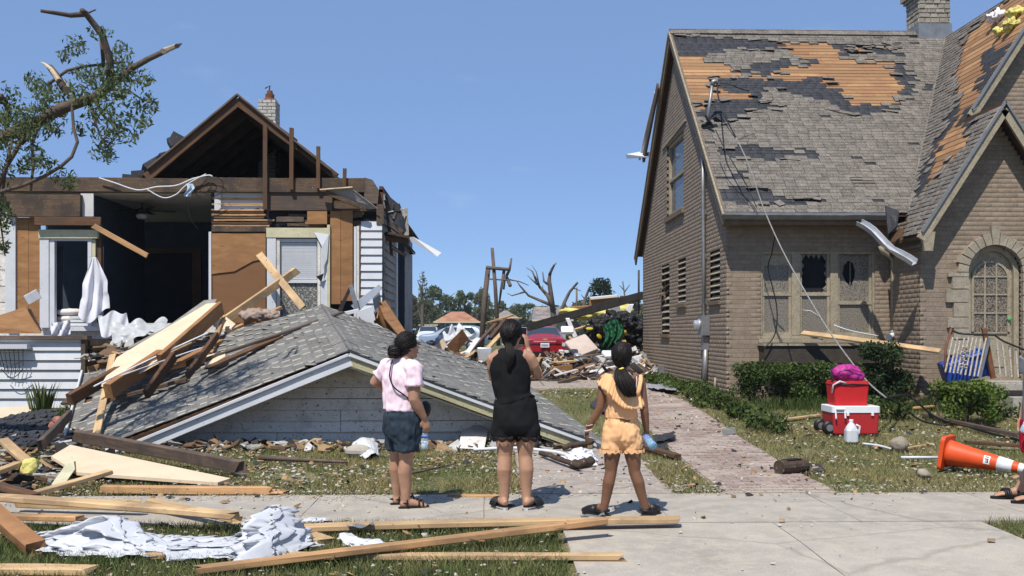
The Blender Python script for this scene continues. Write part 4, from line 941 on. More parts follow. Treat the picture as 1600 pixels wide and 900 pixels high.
def lay_slope(fn, expo, wid, flip):
    Lu = (fn(1, 0)-fn(0, 0)).length; Lv = (fn(0, 1)-fn(0, 0)).length; nr = int(Lu/expo); nc = int(Lv/wid)
    for r in range(nr):
        off = .5 if r % 2 else 0
        for c in range(-1, nc+1):
            va, vb = max(0, (c+off)/nc), min(1, (c+1+off)/nc)
            if vb-va < .1/nc: continue
            u = (r+.5)/nr; vm = (va+vb)/2; p = sag(fn(u, vm), u, vm)
            e = (fn(u, vb)-fn(u, va)); ln = e.length; ex = e.normalized()*(1 if flip else -1); upv = -(fn(min(1, u+.02), vm)-fn(u-.02, vm)).normalized()
            n = ex.cross(upv).normalized(); n = n if n.z > 0 else -n; upv = n.cross(ex).normalized() if True else upv
            if rr.random() < .004: continue
            t = -.06-rr.uniform(0, .03)-(rr.uniform(.1, .35) if rr.random() < .02 else 0)
            ms.append(lay(p+n*.018, ex, n, upv, ln-.012, .012, expo*1.25, t, rr.uniform(-.015, .015)))
            if not flip or rr.random() < .5:
                ds_.append(lay(p+n*.026+ex*(ln/2-.02)*rr.choice((1, 1, -1)), ex, n, upv, rr.uniform(.025, .05), .008, expo*rr.uniform(.6, 1.0), t, rr.uniform(-.1, .1)))
lay_slope(slopeR, .135, .30, True); lay_slope(slopeL, .135, .30, False)
pieces(fr_, 'shingle', gm, ms, 300, 'shingle_rows'); pieces(fr_, 'dust_strip', gd, ds_, 0, 'shingle_dust')
# ridge: buckled cap pieces
for k in range(14):
    a, e = FA+FV*(k/14), FA+FV*((k+1.15)/14); d = Vector((0, 0, .015+rr.uniform(0, .015)))
    MB().bar(a+d+Vector((.07, 0, -.02)), e+d+Vector((.07, 0, -.02)), .2, .01, (.36, 0, .9)).build('ridge_cap', M['gshingle'], fr_)
    MB().bar(a+d-Vector((.07, 0, .02)), e+d-Vector((.07, 0, .02)), .2, .01, (-.36, 0, .9)).build('ridge_cap', M['gshingle'], fr_)
# fascia of the front gable
F0 = Vector((0, -.05, -.09))
fl_ = plank(FA+F0+Vector((.02, 0, 0)), FLc+F0, .03, .15, 'white', 'fascia', parent=fr_); plank(FA+F0+Vector((0, -.03, .06)), FLc+F0+Vector((0, -.03, .06)), .04, .04, 'siding_clean', 'fascia_flashing', parent=fr_)
M['creamwood'] = wood('peeling_cream_board', (.50, .46, .28), .7, rnd=.1, speck=((.25, .17, .1), 30, .6))
plank(FA+F0+Vector((.0, 0, -.01)), FR+F0+Vector((0, 0, -.01)), .03, .13, 'creamwood', 'fascia', parent=fr_); plank(FA+F0+Vector((0, -.03, .065)), FR+F0+Vector((0, -.03, .065)), .04, .05, 'siding_clean', 'fascia_flashing', parent=fr_)
plank(FA+F0+Vector((.0, -.04, .1)), FR+F0+Vector((0, -.04, .1)), .03, .02, 'felt', 'drip_edge', parent=fr_)
plank(FLc2+Vector((0, 0, .02)), FLb+Vector((0, 0, .02)), .03, .17, 'white', 'eave_fascia', parent=fr_)
part_soff = MB(); part_soff.prism([FA+Vector((0, -.04, -.19)), FR+Vector((0, -.04, -.19)), FR+Vector((0, .3, -.19)), FA+Vector((0, .3, -.19))], (0, 0, .01)); part_soff.build('soffit', M['cream'], fr_)
# front gable wall in wide boards
gw = MB(); GY = 12.62; gw.prism([(FA.x, GY+.05, FA.z-.15), (FLc.x+.2, GY+.05, .05), (FR.x-.2, GY+.05, .05)], (0, .04, 0)); gw = gw.build('gable_wall', M['oldwood'], fr_)
z = -.02; k = 0
while z < FA.z-.25:
    zt = z+.138; zc = z+.0
    fl = (FA.z-.15-zc)/(FA.z-.15-FLc.z+.1); xa = FA.x+(FLc.x-FA.x)*fl+.0; xb = FA.x+(FR.x-FA.x)*fl
    cuts = [xa, xb]
    if k in (1, 2, 3): cuts = [xa, FA.x-.0+(-.2 if k > 1 else -1.0), xb]
    for c0, c1 in zip(cuts[:-1], cuts[1:]):
        off = -.012 if (k in (2, 3) and c1 == xb) else 0
        tl = rr.uniform(-.004, .004)
        MB().prism([(c0+.004, GY-.026+off, z+tl), (c0+.004, GY+.045, z), (c0+.004, GY+.045, zt-.007), (c0+.004, GY+.02+off, zt-.007)], (c1-c0-.008, 0, tl)).build('siding_board', M['siding'], gw)
    z = zt; k += 1
# broken footing under the right end
cb_ = MB(); cb_.prism([P(846, 708, 12.3), P(930, 706, 12.3), P(905, 690, 12.3), P(872, 672, 12.3), P(850, 690, 12.3)], (0, .5, 0)); tag(cb_.build('footing_block', M['concrete']), 'broken concrete footing under the right end of the collapsed roof', 'concrete block')
# ================================================================ people
def skin_mat(name, c):
    t = NT(name); co = t.co()
    col = t.ramp(t.noise(co, 9, 4), [(.3, sc(c, .82)), (.7, sc(c, 1.1))])
    t.bump(t.noise(co, 140, 3), .06, .003)
    m = t.done(col, .48, .4); t.b.inputs['Subsurface Weight'].default_value = .12; t.b.inputs['Subsurface Radius'].default_value = (.012, .005, .003); t.b.inputs['Subsurface Scale'].default_value = .6
    return m
def fabric(name, c, var=.12, bscale=300, bump=.12):
    t = NT(name); co = t.co(); col = t.ramp(t.noise(co, 7, 4), [(.3, sc(c, 1-var)), (.7, sc(c, 1+var))])
    t.bump(t.noise(co, bscale, 2), bump, .002); return t.done(col, .9, .15, **{'Sheen Weight': .0})
def hair_mat(name, c):
    t = NT(name); co = t.co('pos', (1, 1, .12)); n = t.noise(co, 160, 3)
    t.bump(n, .5, .004); return t.done(t.ramp(n, [(.3, sc(c, .5)), (.7, sc(c, 1.5))]), .55, .22)
M['skinA'] = skin_mat('tan_skin', (.42, .23, .145)); M['skinB'] = skin_mat('warm_skin', (.43, .24, .15)); M['skinC'] = skin_mat('brown_skin', (.19, .09, .05))
M['hairdark'] = hair_mat('dark_hair', (.011, .008, .007)); M['eyewhite'] = plain('eye_white', (.7, .68, .65), .2, .02); M['pupil'] = plain('dark_eye', (.02, .012, .01), .15, .1)
def ell(b, rings, right=(1, 0, 0), n=20):
    """Tube of elliptical rings: (centre, half width, half depth)."""
    pts = [Vector(r[0]) for r in rings]; right = Vector(right).normalized(); vs = []
    for i, r in enumerate(rings):
        t = (pts[min(i+1, len(pts)-1)]-pts[max(i-1, 0)]).normalized(); rt = (right-t*right.dot(t)).normalized(); fw = t.cross(rt)
        for k in range(n):
            a = 2*math.pi*k/n; vs.append(pts[i]+rt*r[1]*math.cos(a)+fw*r[2]*math.sin(a))
    fs = [(i*n+k, i*n+(k+1) % n, (i+1)*n+(k+1) % n, (i+1)*n+k) for i in range(len(rings)-1) for k in range(n)]
    fs += [tuple(range(n))[::-1], tuple((len(rings)-1)*n+k for k in range(n))]
    b.add(vs, fs)
def limb(b, pts, rad, n=14): ell(b, [(p, r, r) for p, r in zip(pts, rad)], (.31, .95, .05), n)
def blob(b, c, rx, ry, rz, R=None, n=14):
    R = R or Matrix.Identity(3); c = Vector(c); vs = []; m = n//2+1
    for j in range(m+1):
        th = math.pi*j/m
        for k in range(n):
            a = 2*math.pi*k/n; s = max(.02, math.sin(th)); vs.append(c+R@Vector((rx*s*math.cos(a), ry*s*math.sin(a), -rz*math.cos(th))))
    fs = [(i*n+k, i*n+(k+1) % n, (i+1)*n+(k+1) % n, (i+1)*n+k) for i in range(m) for k in range(n)]
    b.add(vs, fs+[tuple(range(n))[::-1], tuple(m*n+k for k in range(n))])
def organic(name, b, mat, parent, off, voxel=.009, it=8, fold=None, k=.5):
    """Closed overlapping volumes fused into one continuous surface."""
    b.v = [tuple(Vector(v)+off) for v in b.v]; o = b.build(name, mat, parent)
    mod_apply(o, [('REMESH', dict(mode='VOXEL', voxel_size=voxel)), ('SMOOTH', dict(factor=k, iterations=it))])
    if not o.data.materials: o.data.materials.append(mat)
    me = o.data
    if fold:
        amp, sc3, seed = fold[:3]; co = np.empty(len(me.vertices)*3, np.float32); me.vertices.foreach_get('co', co); co = co.reshape(-1, 3)
        nm = np.array([v.normal[:] for v in me.vertices])
        d = np.array([mnoise.noise(Vector((p[0]*sc3[0]+seed, p[1]*sc3[1], p[2]*sc3[2])))+.5*mnoise.noise(Vector((p[0]*sc3[0]*2.3+seed, p[1]*sc3[1]*2.3, p[2]*sc3[2]*2.3+4))) for p in co])
        me.vertices.foreach_set('co', (co+nm*(d*amp)[:, None]).astype(np.float32).ravel())
    me.polygons.foreach_set('use_smooth', [True]*len(me.polygons)); me.update(); return o
def hand(b, w, d, nrm_, curl=.35, s=1.0, side=1, spread=.06):
    """Palm, four jointed fingers of different lengths and a thumb from the side of the palm.
    w wrist, d towards the knuckles, nrm_ out of the palm, side = which way the thumb leaves."""
    w, d, nrm_ = Vector(w), Vector(d).normalized(), Vector(nrm_); nrm_ = (nrm_-d*nrm_.dot(d)).normalized(); x = d.cross(nrm_).normalized()*side
    ell(b, [(w-d*.01*s, .024*s, .017*s), (w+d*.03*s, .034*s, .016*s), (w+d*.065*s, .039*s, .015*s), (w+d*.088*s, .037*s, .012*s)], x, 12)
    for i, (o, L) in enumerate(((.028, .066), (.0095, .075), (-.0095, .070), (-.027, .055))):
        p = w+d*.08*s+x*o*s; dd = (d+x*(o*spread*30)*.2).normalized(); pts = [p]; a = curl*.6
        for L_ in (.45, .31, .26):
            q = dd*math.cos(a)+nrm_*math.sin(a); p = p+q*L*L_*s; pts.append(p); a += curl
        limb(b, pts, [.0098*s, .0092*s, .0085*s, .0068*s], 8)
    p = w+d*.022*s+x*.028*s; t1 = (d*.75+x*.6+nrm_*.35).normalized(); t2 = (d*.95+x*.15+nrm_*(.35+curl*.5)).normalized()
    limb(b, [p-t1*.015*s, p+t1*.03*s, p+t1*.03*s+t2*.028*s, p+t1*.03*s+t2*.05*s], [.014*s, .0115*s, .0105*s, .008*s], 8)
def head(b, c, f, s=1.0):
    """Skull, jaw, nose, ears; f = where the face looks."""
    c = Vector(c); f = Vector(f).normalized(); r = f.cross(Vector((0, 0, 1))).normalized(); u = r.cross(f).normalized(); R = Matrix((r, f, u)).transposed()
    q = lambda x, y, z: c+(r*x+f*y+u*z)*s
    blob(b, q(0, -.012, .022), .074*s, .094*s, .09*s, R, 18); blob(b, q(0, .03, -.045), .056*s, .058*s, .068*s, R, 16)
    blob(b, q(0, .072, -.088), .022*s, .02*s, .02*s, R, 10); limb(b, [q(0, .083, .018), q(0, .1, -.012), q(0, .108, -.028)], [.008*s, .011*s, .013*s], 8)
    blob(b, q(0, .086, -.058), .024*s, .01*s, .008*s, R, 10); blob(b, q(0, .075, .03), .05*s, .016*s, .012*s, R, 10)
    for k in (-1, 1):
        blob(b, q(.074*k, -.008, -.012), .009*s, .018*s, .03*s, R, 10); blob(b, q(.04*k, .06, -.03), .022*s, .022*s, .024*s, R, 10)
    return q
def eyes(q, parent, off, s=1.0):
    for k in (-1, 1):
        b = MB(); blob(b, q(.03*k, .076, .004)+off, .013*s, .011*s, .009*s); e = b.build('eye', M['eyewhite'], parent, True)
        b = MB(); blob(b, q(.03*k, .086, .004)+off, .006*s, .004*s, .006*s); b.build('iris', M['pupil'], e, True)
    b = MB(); limb(b, [q(-.024, .093, -.058)+off, q(0, .099, -.058)+off, q(.024, .093, -.058)+off], [.003, .005, .003], 6); b.build('mouth', plain('lips', (.3, .1, .09), .5), parent, True)
def strands(b, paths, r=.0035, n=4):
    for pth in paths: b.tube(pth, [r*.7]+[r]*(len(pth)-2)+[r*.4], n)
def cap_strands(b, q, tie, s, rng, n=190, rx=.084, ry=.106, rz=.106, low=-.06):
    """Hair combed over the skull from the hairline back to the tie point (head coordinates)."""
    T = Vector(tie)
    for i in range(n):
        a = rng.uniform(0, 2*math.pi); el = rng.uniform(-.15, 1.2)
        st = Vector((math.cos(el)*math.cos(a), math.cos(el)*math.sin(a), math.sin(el)))
        if st.y > .55 and st.z < .55: st.z = .6; st.normalize()
        if st.z < -.3: continue
        en = Vector((T.x/rx, T.y/ry, T.z/rz)).normalized(); pts = []
        for k in range(8):
            t = k/7; d = (st*(1-t)+en*t)
            if d.length < .1: break
            d.normalize(); h = 1.0+.03*math.sin(t*math.pi)+rng.uniform(-.006, .006); pts.append(q(d.x*rx*h, d.y*ry*h-.012, d.z*rz*h+.02))
        if rng.random() < .16 and len(pts) > 5:
            d = Vector((rng.uniform(-1, 1), rng.uniform(-1, .3), rng.uniform(-.2, 1))).normalized()*.03; b.tube([pts[3], pts[4]+d*.35, pts[5]+d*.8, pts[5]+d*1.3+Vector((0, 0, -.02))], [.0016, .0014, .0012, .0006], 4)
        if len(pts) > 4: b.tube(pts, [.004*s]+[.0055*s]*(len(pts)-2)+[.003*s], 4)
def foot(b, heel, d, L=.235, w=.042, s=1.0):
    heel, d = Vector(heel), Vector(d).normalized(); u = Vector((0, 0, 1)); rt = d.cross(u)
    ell(b, [(heel+d*.0+u*.032, .02*s, .024*s), (heel+d*.03*s+u*.04, .032*s, .036*s), (heel+d*.09*s+u*.045, .034*s, .04*s), (heel+d*.15*s+u*.032, .042*s, .028*s), (heel+d*(L-.04)*s+u*.022, .044*s, .018*s), (heel+d*L*s+u*.016, .034*s, .012*s)], rt, 14)
    for k in range(5):
        o = (.034-.017*k)*s; l = L*s-(.0, .004, .012, .02, .03)[k]
        limb(b, [heel+d*(l-.03)+rt*-o+u*.016, heel+d*l+rt*-o+u*.014, heel+d*(l+.02)+rt*-o+u*.011], [.0105*s, .0105*s, .008*s], 8)
def sole(b, heel, d, L, w, z0, z1, taper=.75, n=16):
    heel, d = Vector(heel), Vector(d).normalized(); rt = Vector((-d.y, d.x, 0)); pts = []
    for k in range(n):
        a = 2*math.pi*k/n; x = .5-.5*math.cos(a); y = math.sin(a); ww = w*(taper+(1-taper)*x); pts.append(heel+d*(x*L)+rt*(math.copysign(abs(y)**.7, y)*ww))
    b.prism([Vector((p.x, p.y, z0)) for p in pts], (0, 0, z1-z0))
def bottle(name, base, axis, L, r, label, liquid, parent=None, capc=(.85, .86, .88)):
    axis = Vector(axis).normalized(); Mx = axis.to_track_quat('Z', 'Y').to_matrix().to_4x4(); Mx.translation = Vector(base)
    t = NT(name+'_plastic'); m = t.done((.75, .85, .92), .12, .5); t.b.inputs['Transmission Weight'].default_value = .75; t.b.inputs['Alpha'].default_value = 1; t.b.inputs['IOR'].default_value = 1.2
    o = MB().lathe([(r*.8, 0), (r, L*.02), (r, L*.2), (r*.93, L*.25), (r, L*.3), (r, L*.5), (r*.9, L*.56), (r, L*.62), (r, L*.7), (r*.7, L*.84), (r*.36, L*.92), (r*.36, L*.97)], Mx, 18).build(name, m, None, True); tag(o, label, 'bottle')
    MB().lathe([(r*.42, L*.94), (r*.42, L), (r*.36, L*1.01)], Mx, 12).build('cap', plain(name+'_cap', capc, .4), o)
    MB().lathe([(r*1.02, L*.60), (r*1.02, L*.74), (r*.9, L*.745), (r*.9, L*.595)], Mx, 18).build('label', plain(name+'_label', (.1, .2, .55), .5), o, True)
    MB().lathe([(r*.76, L*.01), (r*.94, L*.03), (r*.94, L*.45), (r*.8, L*.455)], Mx, 16).build('water', plain(name+'_water', liquid, .1), o, True)
    return o

# ---- woman in the pink t-shirt
oA = G(637, 793); oA.z = 0.0
SA = 182.0
def a_(px, py, y): return Vector(((px-637)/SA, y, (793-py)/SA))
pA = thing('person', 'woman in a pink t-shirt and navy shorts looking away with a water bottle', 'person', tuple(oA))
fA = Vector((.62, .78, 0)); rA = Vector((.78, -.62, 0))
b = MB()
hc = a_(637, 541, .03); fh = Vector((.80, .6, .02))
qA = head(b, hc, fh, 1.0)
limb(b, [a_(631, 575, .0), a_(632, 562, .01), a_(635, 548, .02)], [.06, .052, .05])
ell(b, [(a_(629, 572, 0), .10, .06), (a_(627, 582, 0), .165, .10), (a_(626, 600, 0), .155, .115), (a_(627, 625, 0), .148, .12), (a_(628, 645, 0), .16, .13), (a_(629, 662, 0), .155, .13), (a_(629, 672, .01), .10, .08)], rA)
hipR, hipL = a_(636, 672, -.05), a_(620, 672, .07)
kR, kL = a_(635.5, 718, -.035), a_(618, 716, .12)
aR, aL = a_(634, 782, -.03), a_(618, 778, .16)
for hp, kn, an in ((hipR, kR, aR), (hipL, kL, aL)):
    limb(b, [hp, hp.lerp(kn, .5), kn+Vector((0, 0, .05)), kn, kn.lerp(an, .3)+Vector((-.012, -.008, 0)), kn.lerp(an, .65), an, an-Vector((0, 0, .03))], [.098, .086, .068, .061, .062, .05, .037, .04])
foot(b, aR+Vector((-.045, -.02, -aR.z)), (.93, .34, 0)); foot(b, aL+Vector((-.035, -.02, -aL.z)), (.9, .42, 0))
shR, shL = a_(649, 579, -.12), a_(602, 577, .1)
eR, wR = a_(649, 622, -.15), a_(664, 653, -.09)
limb(b, [shR, shR.lerp(eR, .45), eR, eR.lerp(wR, .35), wR], [.062, .056, .049, .047, .03])
hand(b, wR, (.25, .12, -1), (-.4, .9, .1), .62, 1.0, -1)
eL, wL = a_(583, 598, .14), a_(606, 613, .3)
limb(b, [shL, shL.lerp(eL, .5), eL, eL.lerp(wL, .4), wL], [.06, .056, .046, .044, .03]); hand(b, wL, (.9, .2, -.1), (0, -1, 0), .4, 1.0, 1)
bodyA = organic('body', b, M['skinA'], pA, oA, .0075, 7); eyes(qA, pA, oA)
b = MB()                                            # t-shirt
ell(b, [(a_(631, 561, .005), .062, .058), (a_(630, 567, 0), .10, .08), (a_(628, 577, 0), .175, .105), (a_(626.5, 592, 0), .172, .13), (a_(627, 612, 0), .163, .135), (a_(627.5, 630, 0), .163, .14), (a_(627, 641, 0), .17, .147)], rA)
sl_ = shR.lerp(eR, .55); limb(b, [a_(640, 573, -.06), shR+Vector((0, 0, .015)), shR.lerp(eR, .3), sl_], [.075, .078, .078, .08])
sl_ = shL.lerp(eL, .62); limb(b, [a_(612, 573, .05), shL+Vector((0, 0, .015)), shL.lerp(eL, .35), sl_], [.075, .078, .072, .074])
M['pink'] = fabric('pink_jersey', (.80, .615, .68), .06)
organic('t_shirt', b, M['pink'], pA, oA, .008, 6, (.017, (13, 13, 8), 3))
b = MB()                                            # shorts
ell(b, [(a_(627.5, 637, 0), .155, .13), (a_(628, 648, 0), .172, .148), (a_(629, 664, 0), .182, .155), (a_(629, 676, .005), .178, .15), (a_(629, 685, .005), .15, .12)], rA)
for hp, kn in ((hipR, kR), (hipL, kL)): limb(b, [hp+Vector((0, 0, .04)), hp.lerp(kn, .3), hp.lerp(kn, .66)], [.115, .116, .106])
M['navy'] = fabric('navy_cotton', (.028, .042, .058), .25, 200)
organic('shorts', b, M['navy'], pA, oA, .008, 6, (.019, (14, 14, 9), 9))
b = MB(); rng = random.Random(2)                    # hair pulled into a low bun
blob(b, qA(0, -.022, .03), .085, .1, .098, Matrix((fh.cross(Vector((0, 0, 1))).normalized(), fh.normalized(), Vector((0, 0, 1)))).transposed(), 20)
blob(b, qA(0, -.06, -.03), .07, .055, .06); hb = organic('hair', b, M['hairdark'], pA, oA, .008, 5, (.006, (40, 40, 12), 1))
b = MB(); cap_strands(b, lambda x, y, z: qA(x, y, z)+oA, (0, -.1, -.03), 1, rng); b.build('hair_strands', M['hairdark'], hb, True)
b = MB(); bc = qA(-.012, -.125, -.045)+oA
blob(b, bc, .06, .052, .055)
for i in range(46):
    a = rng.uniform(0, 6.28); t = rng.uniform(-.6, .6); pts = []
    for k in range(9): an = a+k*.42; pts.append(bc+Vector((math.cos(an)*.06*math.cos(t), math.sin(an)*.05*math.cos(t)-.004, math.sin(t)*.06+.02*math.sin(an*.5+a))))
    b.tube(pts, .0045, 4)
b.build('bun', M['hairdark'], hb, True)
# sandals
for an, d in ((aR, Vector((.93, .34, 0))), (aL, Vector((.9, .42, 0)))):
    hl = oA+an+Vector((-.05, -.02, -an.z)); b = MB(); sole(b, hl-d*.01, d, .275, .045, .0, .014); sd = b.build('sandal', M['black'], pA); rt = Vector((-d.y, d.x, 0))
    b = MB()
    for t, hgt, w_ in ((.2, .065, .047), (.165, .075, .046), (.06, .095, .047)):
        b.tube([hl+d*t+rt*(w_*math.cos(k*math.pi/8))+Vector((0, 0, .012+(hgt-.01)*math.sin(k*math.pi/8))) for k in range(9)], .008, 6)
    b.tube([hl+d*.06+rt*.046+Vector((0, 0, .045)), hl-d*.004+Vector((0, 0, .05)), hl+d*.06-rt*.046+Vector((0, 0, .045))], .008, 6); b.build('strap', M['black'], sd, True)
    b = MB()
    for k in range(7):
        blob(b, hl+d*(.165+.035*(k % 2))+rt*(.03-.01*k)+Vector((0, 0, .075-.006*abs(k-3))), .006, .006, .006, None, 6)
    tag(b.build('bead_trim', plain('sandal_beads', (.28, .1, .25), .3), sd, True), kind='stuff')
# shoulder bag on its strap
pts = [a_(614, 562, -.055), a_(612, 575, -.105), a_(611.5, 588, -.135), a_(618, 603, -.158), a_(632, 614, -.165), a_(643, 623, -.135), a_(657, 632, -.06), a_(664, 636, .03)]
bag = wire('shoulder_bag', 'black', [p+oA for p in pts]+[oA+a_(664, 640, .05)], .0065); tag(bag, 'small black shoulder bag worn across the pink t-shirt', 'bag')
b = MB(); c = oA+a_(664, 640, .06); blob(b, c, .05, .08, .075); b.build('pouch', M['black'], bag, True)
bottle('water_bottle', oA+a_(663.5, 701, -.055), (.04, .05, 1), .165, .0325, 'clear water bottle with a blue label held by the woman in pink', (.62, .72, .78))

# ---- woman in black holding up a phone
oB = G(806, 795); oB.z = 0.0; SB = 182.0
def b_(px, py, y): return Vector(((px-806)/SB, y, (795-py)/SB))
pB = thing('person', 'woman in a black sleeveless top and black lace hem shorts photographing with a phone', 'person', tuple(oB))
b = MB(); hcB = b_(799.5, 525, .03); fB = Vector((.30, .95, .03)); qB = head(b, hcB, fB, 1.06)
limb(b, [b_(799, 560, .0), b_(799, 548, .01), b_(799, 535, .02)], [.058, .05, .048])
ell(b, [(b_(799, 552, 0), .09, .055), (b_(798, 560, 0), .165, .085), (b_(798, 580, 0), .16, .105), (b_(800, 610, 0), .145, .1), (b_(804, 630, 0), .165, .12), (b_(806, 650, 0), .175, .12), (b_(806, 662, 0), .12, .08)], (1, .08, 0))
hL, hR = b_(790, 665, 0), b_(822, 665, 0); kL, kR = b_(789, 714, .0), b_(820.5, 714, .0); aL, aR = b_(788, 783, -.01), b_(822.5, 785, -.02)
for hp, kn, an, sx in ((hL, kL, aL, -1), (hR, kR, aR, 1)):
    limb(b, [hp, hp.lerp(kn, .5), kn+Vector((0, 0, .05)), kn, kn.lerp(an, .28)+Vector((.006*sx, -.02, 0)), kn.lerp(an, .65), an, an-Vector((0, 0, .03))], [.1, .084, .067, .061, .064, .05, .036, .038])
dL, dR = Vector((-.35, .94, 0)), Vector((.5, .87, 0))
foot(b, aL+Vector((0, -.04, -aL.z+.025))-dL*.03, dL); foot(b, aR+Vector((0, -.04, -aR.z+.025))-dR*.03, dR)
sR, eR, wR = b_(827, 562, .01), b_(841, 588, .06), b_(826, 549, .2)
limb(b, [b_(815, 556, 0), sR, sR.lerp(eR, .5), eR, eR.lerp(wR, .45), wR], [.06, .06, .056, .049, .043, .029]); hand(b, wR, (-.1, .05, 1), (-.85, .5, 0), .42, 1.02, -1)
sL, eL, wL = b_(771, 563, .02), b_(769, 592, .08), b_(800, 560, .27)
limb(b, [b_(783, 556, 0), sL, sL.lerp(eL, .5), eL, eL.lerp(wL, .45), wL], [.06, .058, .052, .045, .04, .028]); hand(b, wL, (.5, .1, .85), (.6, -.3, -.2), .5, 1.0, 1)
bodyB = organic('body', b, M['skinB'], pB, oB, .0075, 7); eyes(qB, pB, oB, 1.06)
M['blackcloth'] = fabric('black_jersey', (.0105, .0105, .0115), .3, 220, .2)
b = MB(); ell(b, [(b_(799, 547.5, .0), .085, .06), (b_(798.5, 552, 0), .115, .075), (b_(798, 562, 0), .158, .108), (b_(797, 578, 0), .175, .13), (b_(799, 600, 0), .168, .13), (b_(801, 618, 0), .155, .12), (b_(803, 626, 0), .168, .13), (b_(804, 629, 0), .165, .125)], (1, .08, 0))
organic('sleeveless_top', b, M['blackcloth'], pB, oB, .008, 5, (.009, (9, 9, 7), 5))
b = MB(); ell(b, [(b_(803, 622, 0), .15, .115), (b_(804, 634, 0), .178, .135), (b_(805.5, 652, 0), .2, .15), (b_(806, 664, 0), .207, .155), (b_(806, 675, 0), .2, .14), (b_(806, 681, 0), .15, .09)], (1, .05, 0))
for hp, kn, sx in ((hL, kL, -1), (hR, kR, 1)): limb(b, [hp+Vector((0, 0, .03)), hp+Vector((sx*.01, 0, -.04)), hp+Vector((sx*.012, 0, -.098))], [.115, .118, .112])
shb = organic('shorts', b, M['blackcloth'], pB, oB, .008, 6, (.013, (9, 9, 6), 8))
b = MB()                                            # scalloped lace hem
for hp, sx in ((hL, -1), (hR, 1)):
    c = oB+hp+Vector((sx*.012, 0, -.1)); R_ = .114; ns = 9
    for k in range(ns):
        pts = []
        for j in range(7):
            an = 2*math.pi*(k+j/6)/ns; pts.append(c+Vector((R_*math.cos(an), R_*math.sin(an), -.03*math.sin(j/6*math.pi))))
        b.tube(pts, .0075, 5); b.tube([p+Vector((0, 0, .012)) for p in pts], .004, 5)
        an = 2*math.pi*(k+.5)/ns; b.tube([c+Vector((R_*math.cos(an), R_*math.sin(an), .005)), c+Vector((R_*math.cos(an), R_*math.sin(an), -.03))], .004, 5)
b.build('lace_hem', M['blackcloth'], shb, True)
b = MB(); kn_ = oB+b_(832, 621, .0)
for k in range(5): b.tube([kn_, kn_+Vector((.01+.006*k, -.02, -.03-.004*k)), kn_+Vector((.004+.01*k, -.02, -.07+.01*k))], .008, 5)
blob(b, kn_, .02, .02, .018); b.build('waist_tie', M['blackcloth'], shb, True)
b = MB(); rng = random.Random(12); RB = Matrix((fB.cross(Vector((0, 0, 1))).normalized(), fB.normalized(), Vector((0, 0, 1)))).transposed()
blob(b, qB(0, -.022, .03), .088, .104, .1, RB, 20); blob(b, qB(0, -.055, -.035), .074, .055, .07, RB); hb = organic('hair', b, M['hairdark'], pB, oB, .008, 5, (.006, (40, 40, 10), 2))
b = MB(); cap_strands(b, lambda x, y, z: qB(x, y, z)+oB, (0, -.105, -.05), 1.05, rng); b.build('hair_strands', M['hairdark'], hb, True)
def ponytail(b, top, pts_fn, n, rng, w0, w1, r=.0045):
    for i in range(n):
        a = rng.uniform(0, 6.28); q = math.sqrt(rng.random()); L = rng.uniform(.8, 1.0); ph = rng.uniform(0, 6.28); pts = []
        for k in range(10):
            t = k/9*L; c, w = pts_fn(t); wv = .004*math.sin(t*9+ph); pts.append(c+Vector((math.cos(a)*w*q+wv, math.sin(a)*w*q*.6, 0)))
        b.tube(pts, [r]*8+[r*.7, r*.25], 4)
tp = qB(0, -.115, -.06)+oB
def pf(t): return tp.lerp(oB+b_(797, 580, -.14), t)+Vector((.012*math.sin(t*5), -.02*math.sin(t*3.1), 0)), .022+.022*math.sin(min(1, t*1.2)*math.pi)-.008*t
b = MB(); ponytail(b, tp, pf, 130, rng, .03, .02); b.build('ponytail', M['hairdark'], hb, True)
for an, d in ((aL, dL), (aR, dR)):                  # slides
    hl = oB+an+Vector((0, -.05, -an.z))-d*.035; b = MB(); sole(b, hl, d, .29, .054, .0, .026, .8); sd = b.build('slide', plain('white_sole', (.5, .49, .46), .7), pB)
    b = MB(); sole(b, hl+d*.002, d, .286, .055, .0262, .034, .8); sole(b, hl+d*.001, d, .288, .0555, .009, .015, .8); b.build('footbed', M['black'], sd); rt = Vector((-d.y, d.x, 0)); b = MB()
    for t in (.12, .14, .16, .18, .2, .22): b.tube([hl+d*t+rt*(.056*math.cos(k*math.pi/8))+Vector((0, 0, .022+.058*math.sin(k*math.pi/8))) for k in range(9)], .013, 6)
    b.build('strap', M['black'], sd, True)
c = oB+b_(817, 527, .235); ph = MB(); f = Matrix.Translation(c)@Matrix.Rotation(.12, 4, 'Z')@Matrix.Rotation(.1, 4, 'Y')
ph.obox(f, (.074, .009, .155)); ph = tag(ph.build('phone', M['white']), 'smartphone in a pale case held up by the woman in black', 'phone')
MB().obox(f@Matrix.Translation((0, -.0056, 0)), (.069, .002, .148)).build('screen', plain('phone_screen', (.01, .01, .012), .15), ph)

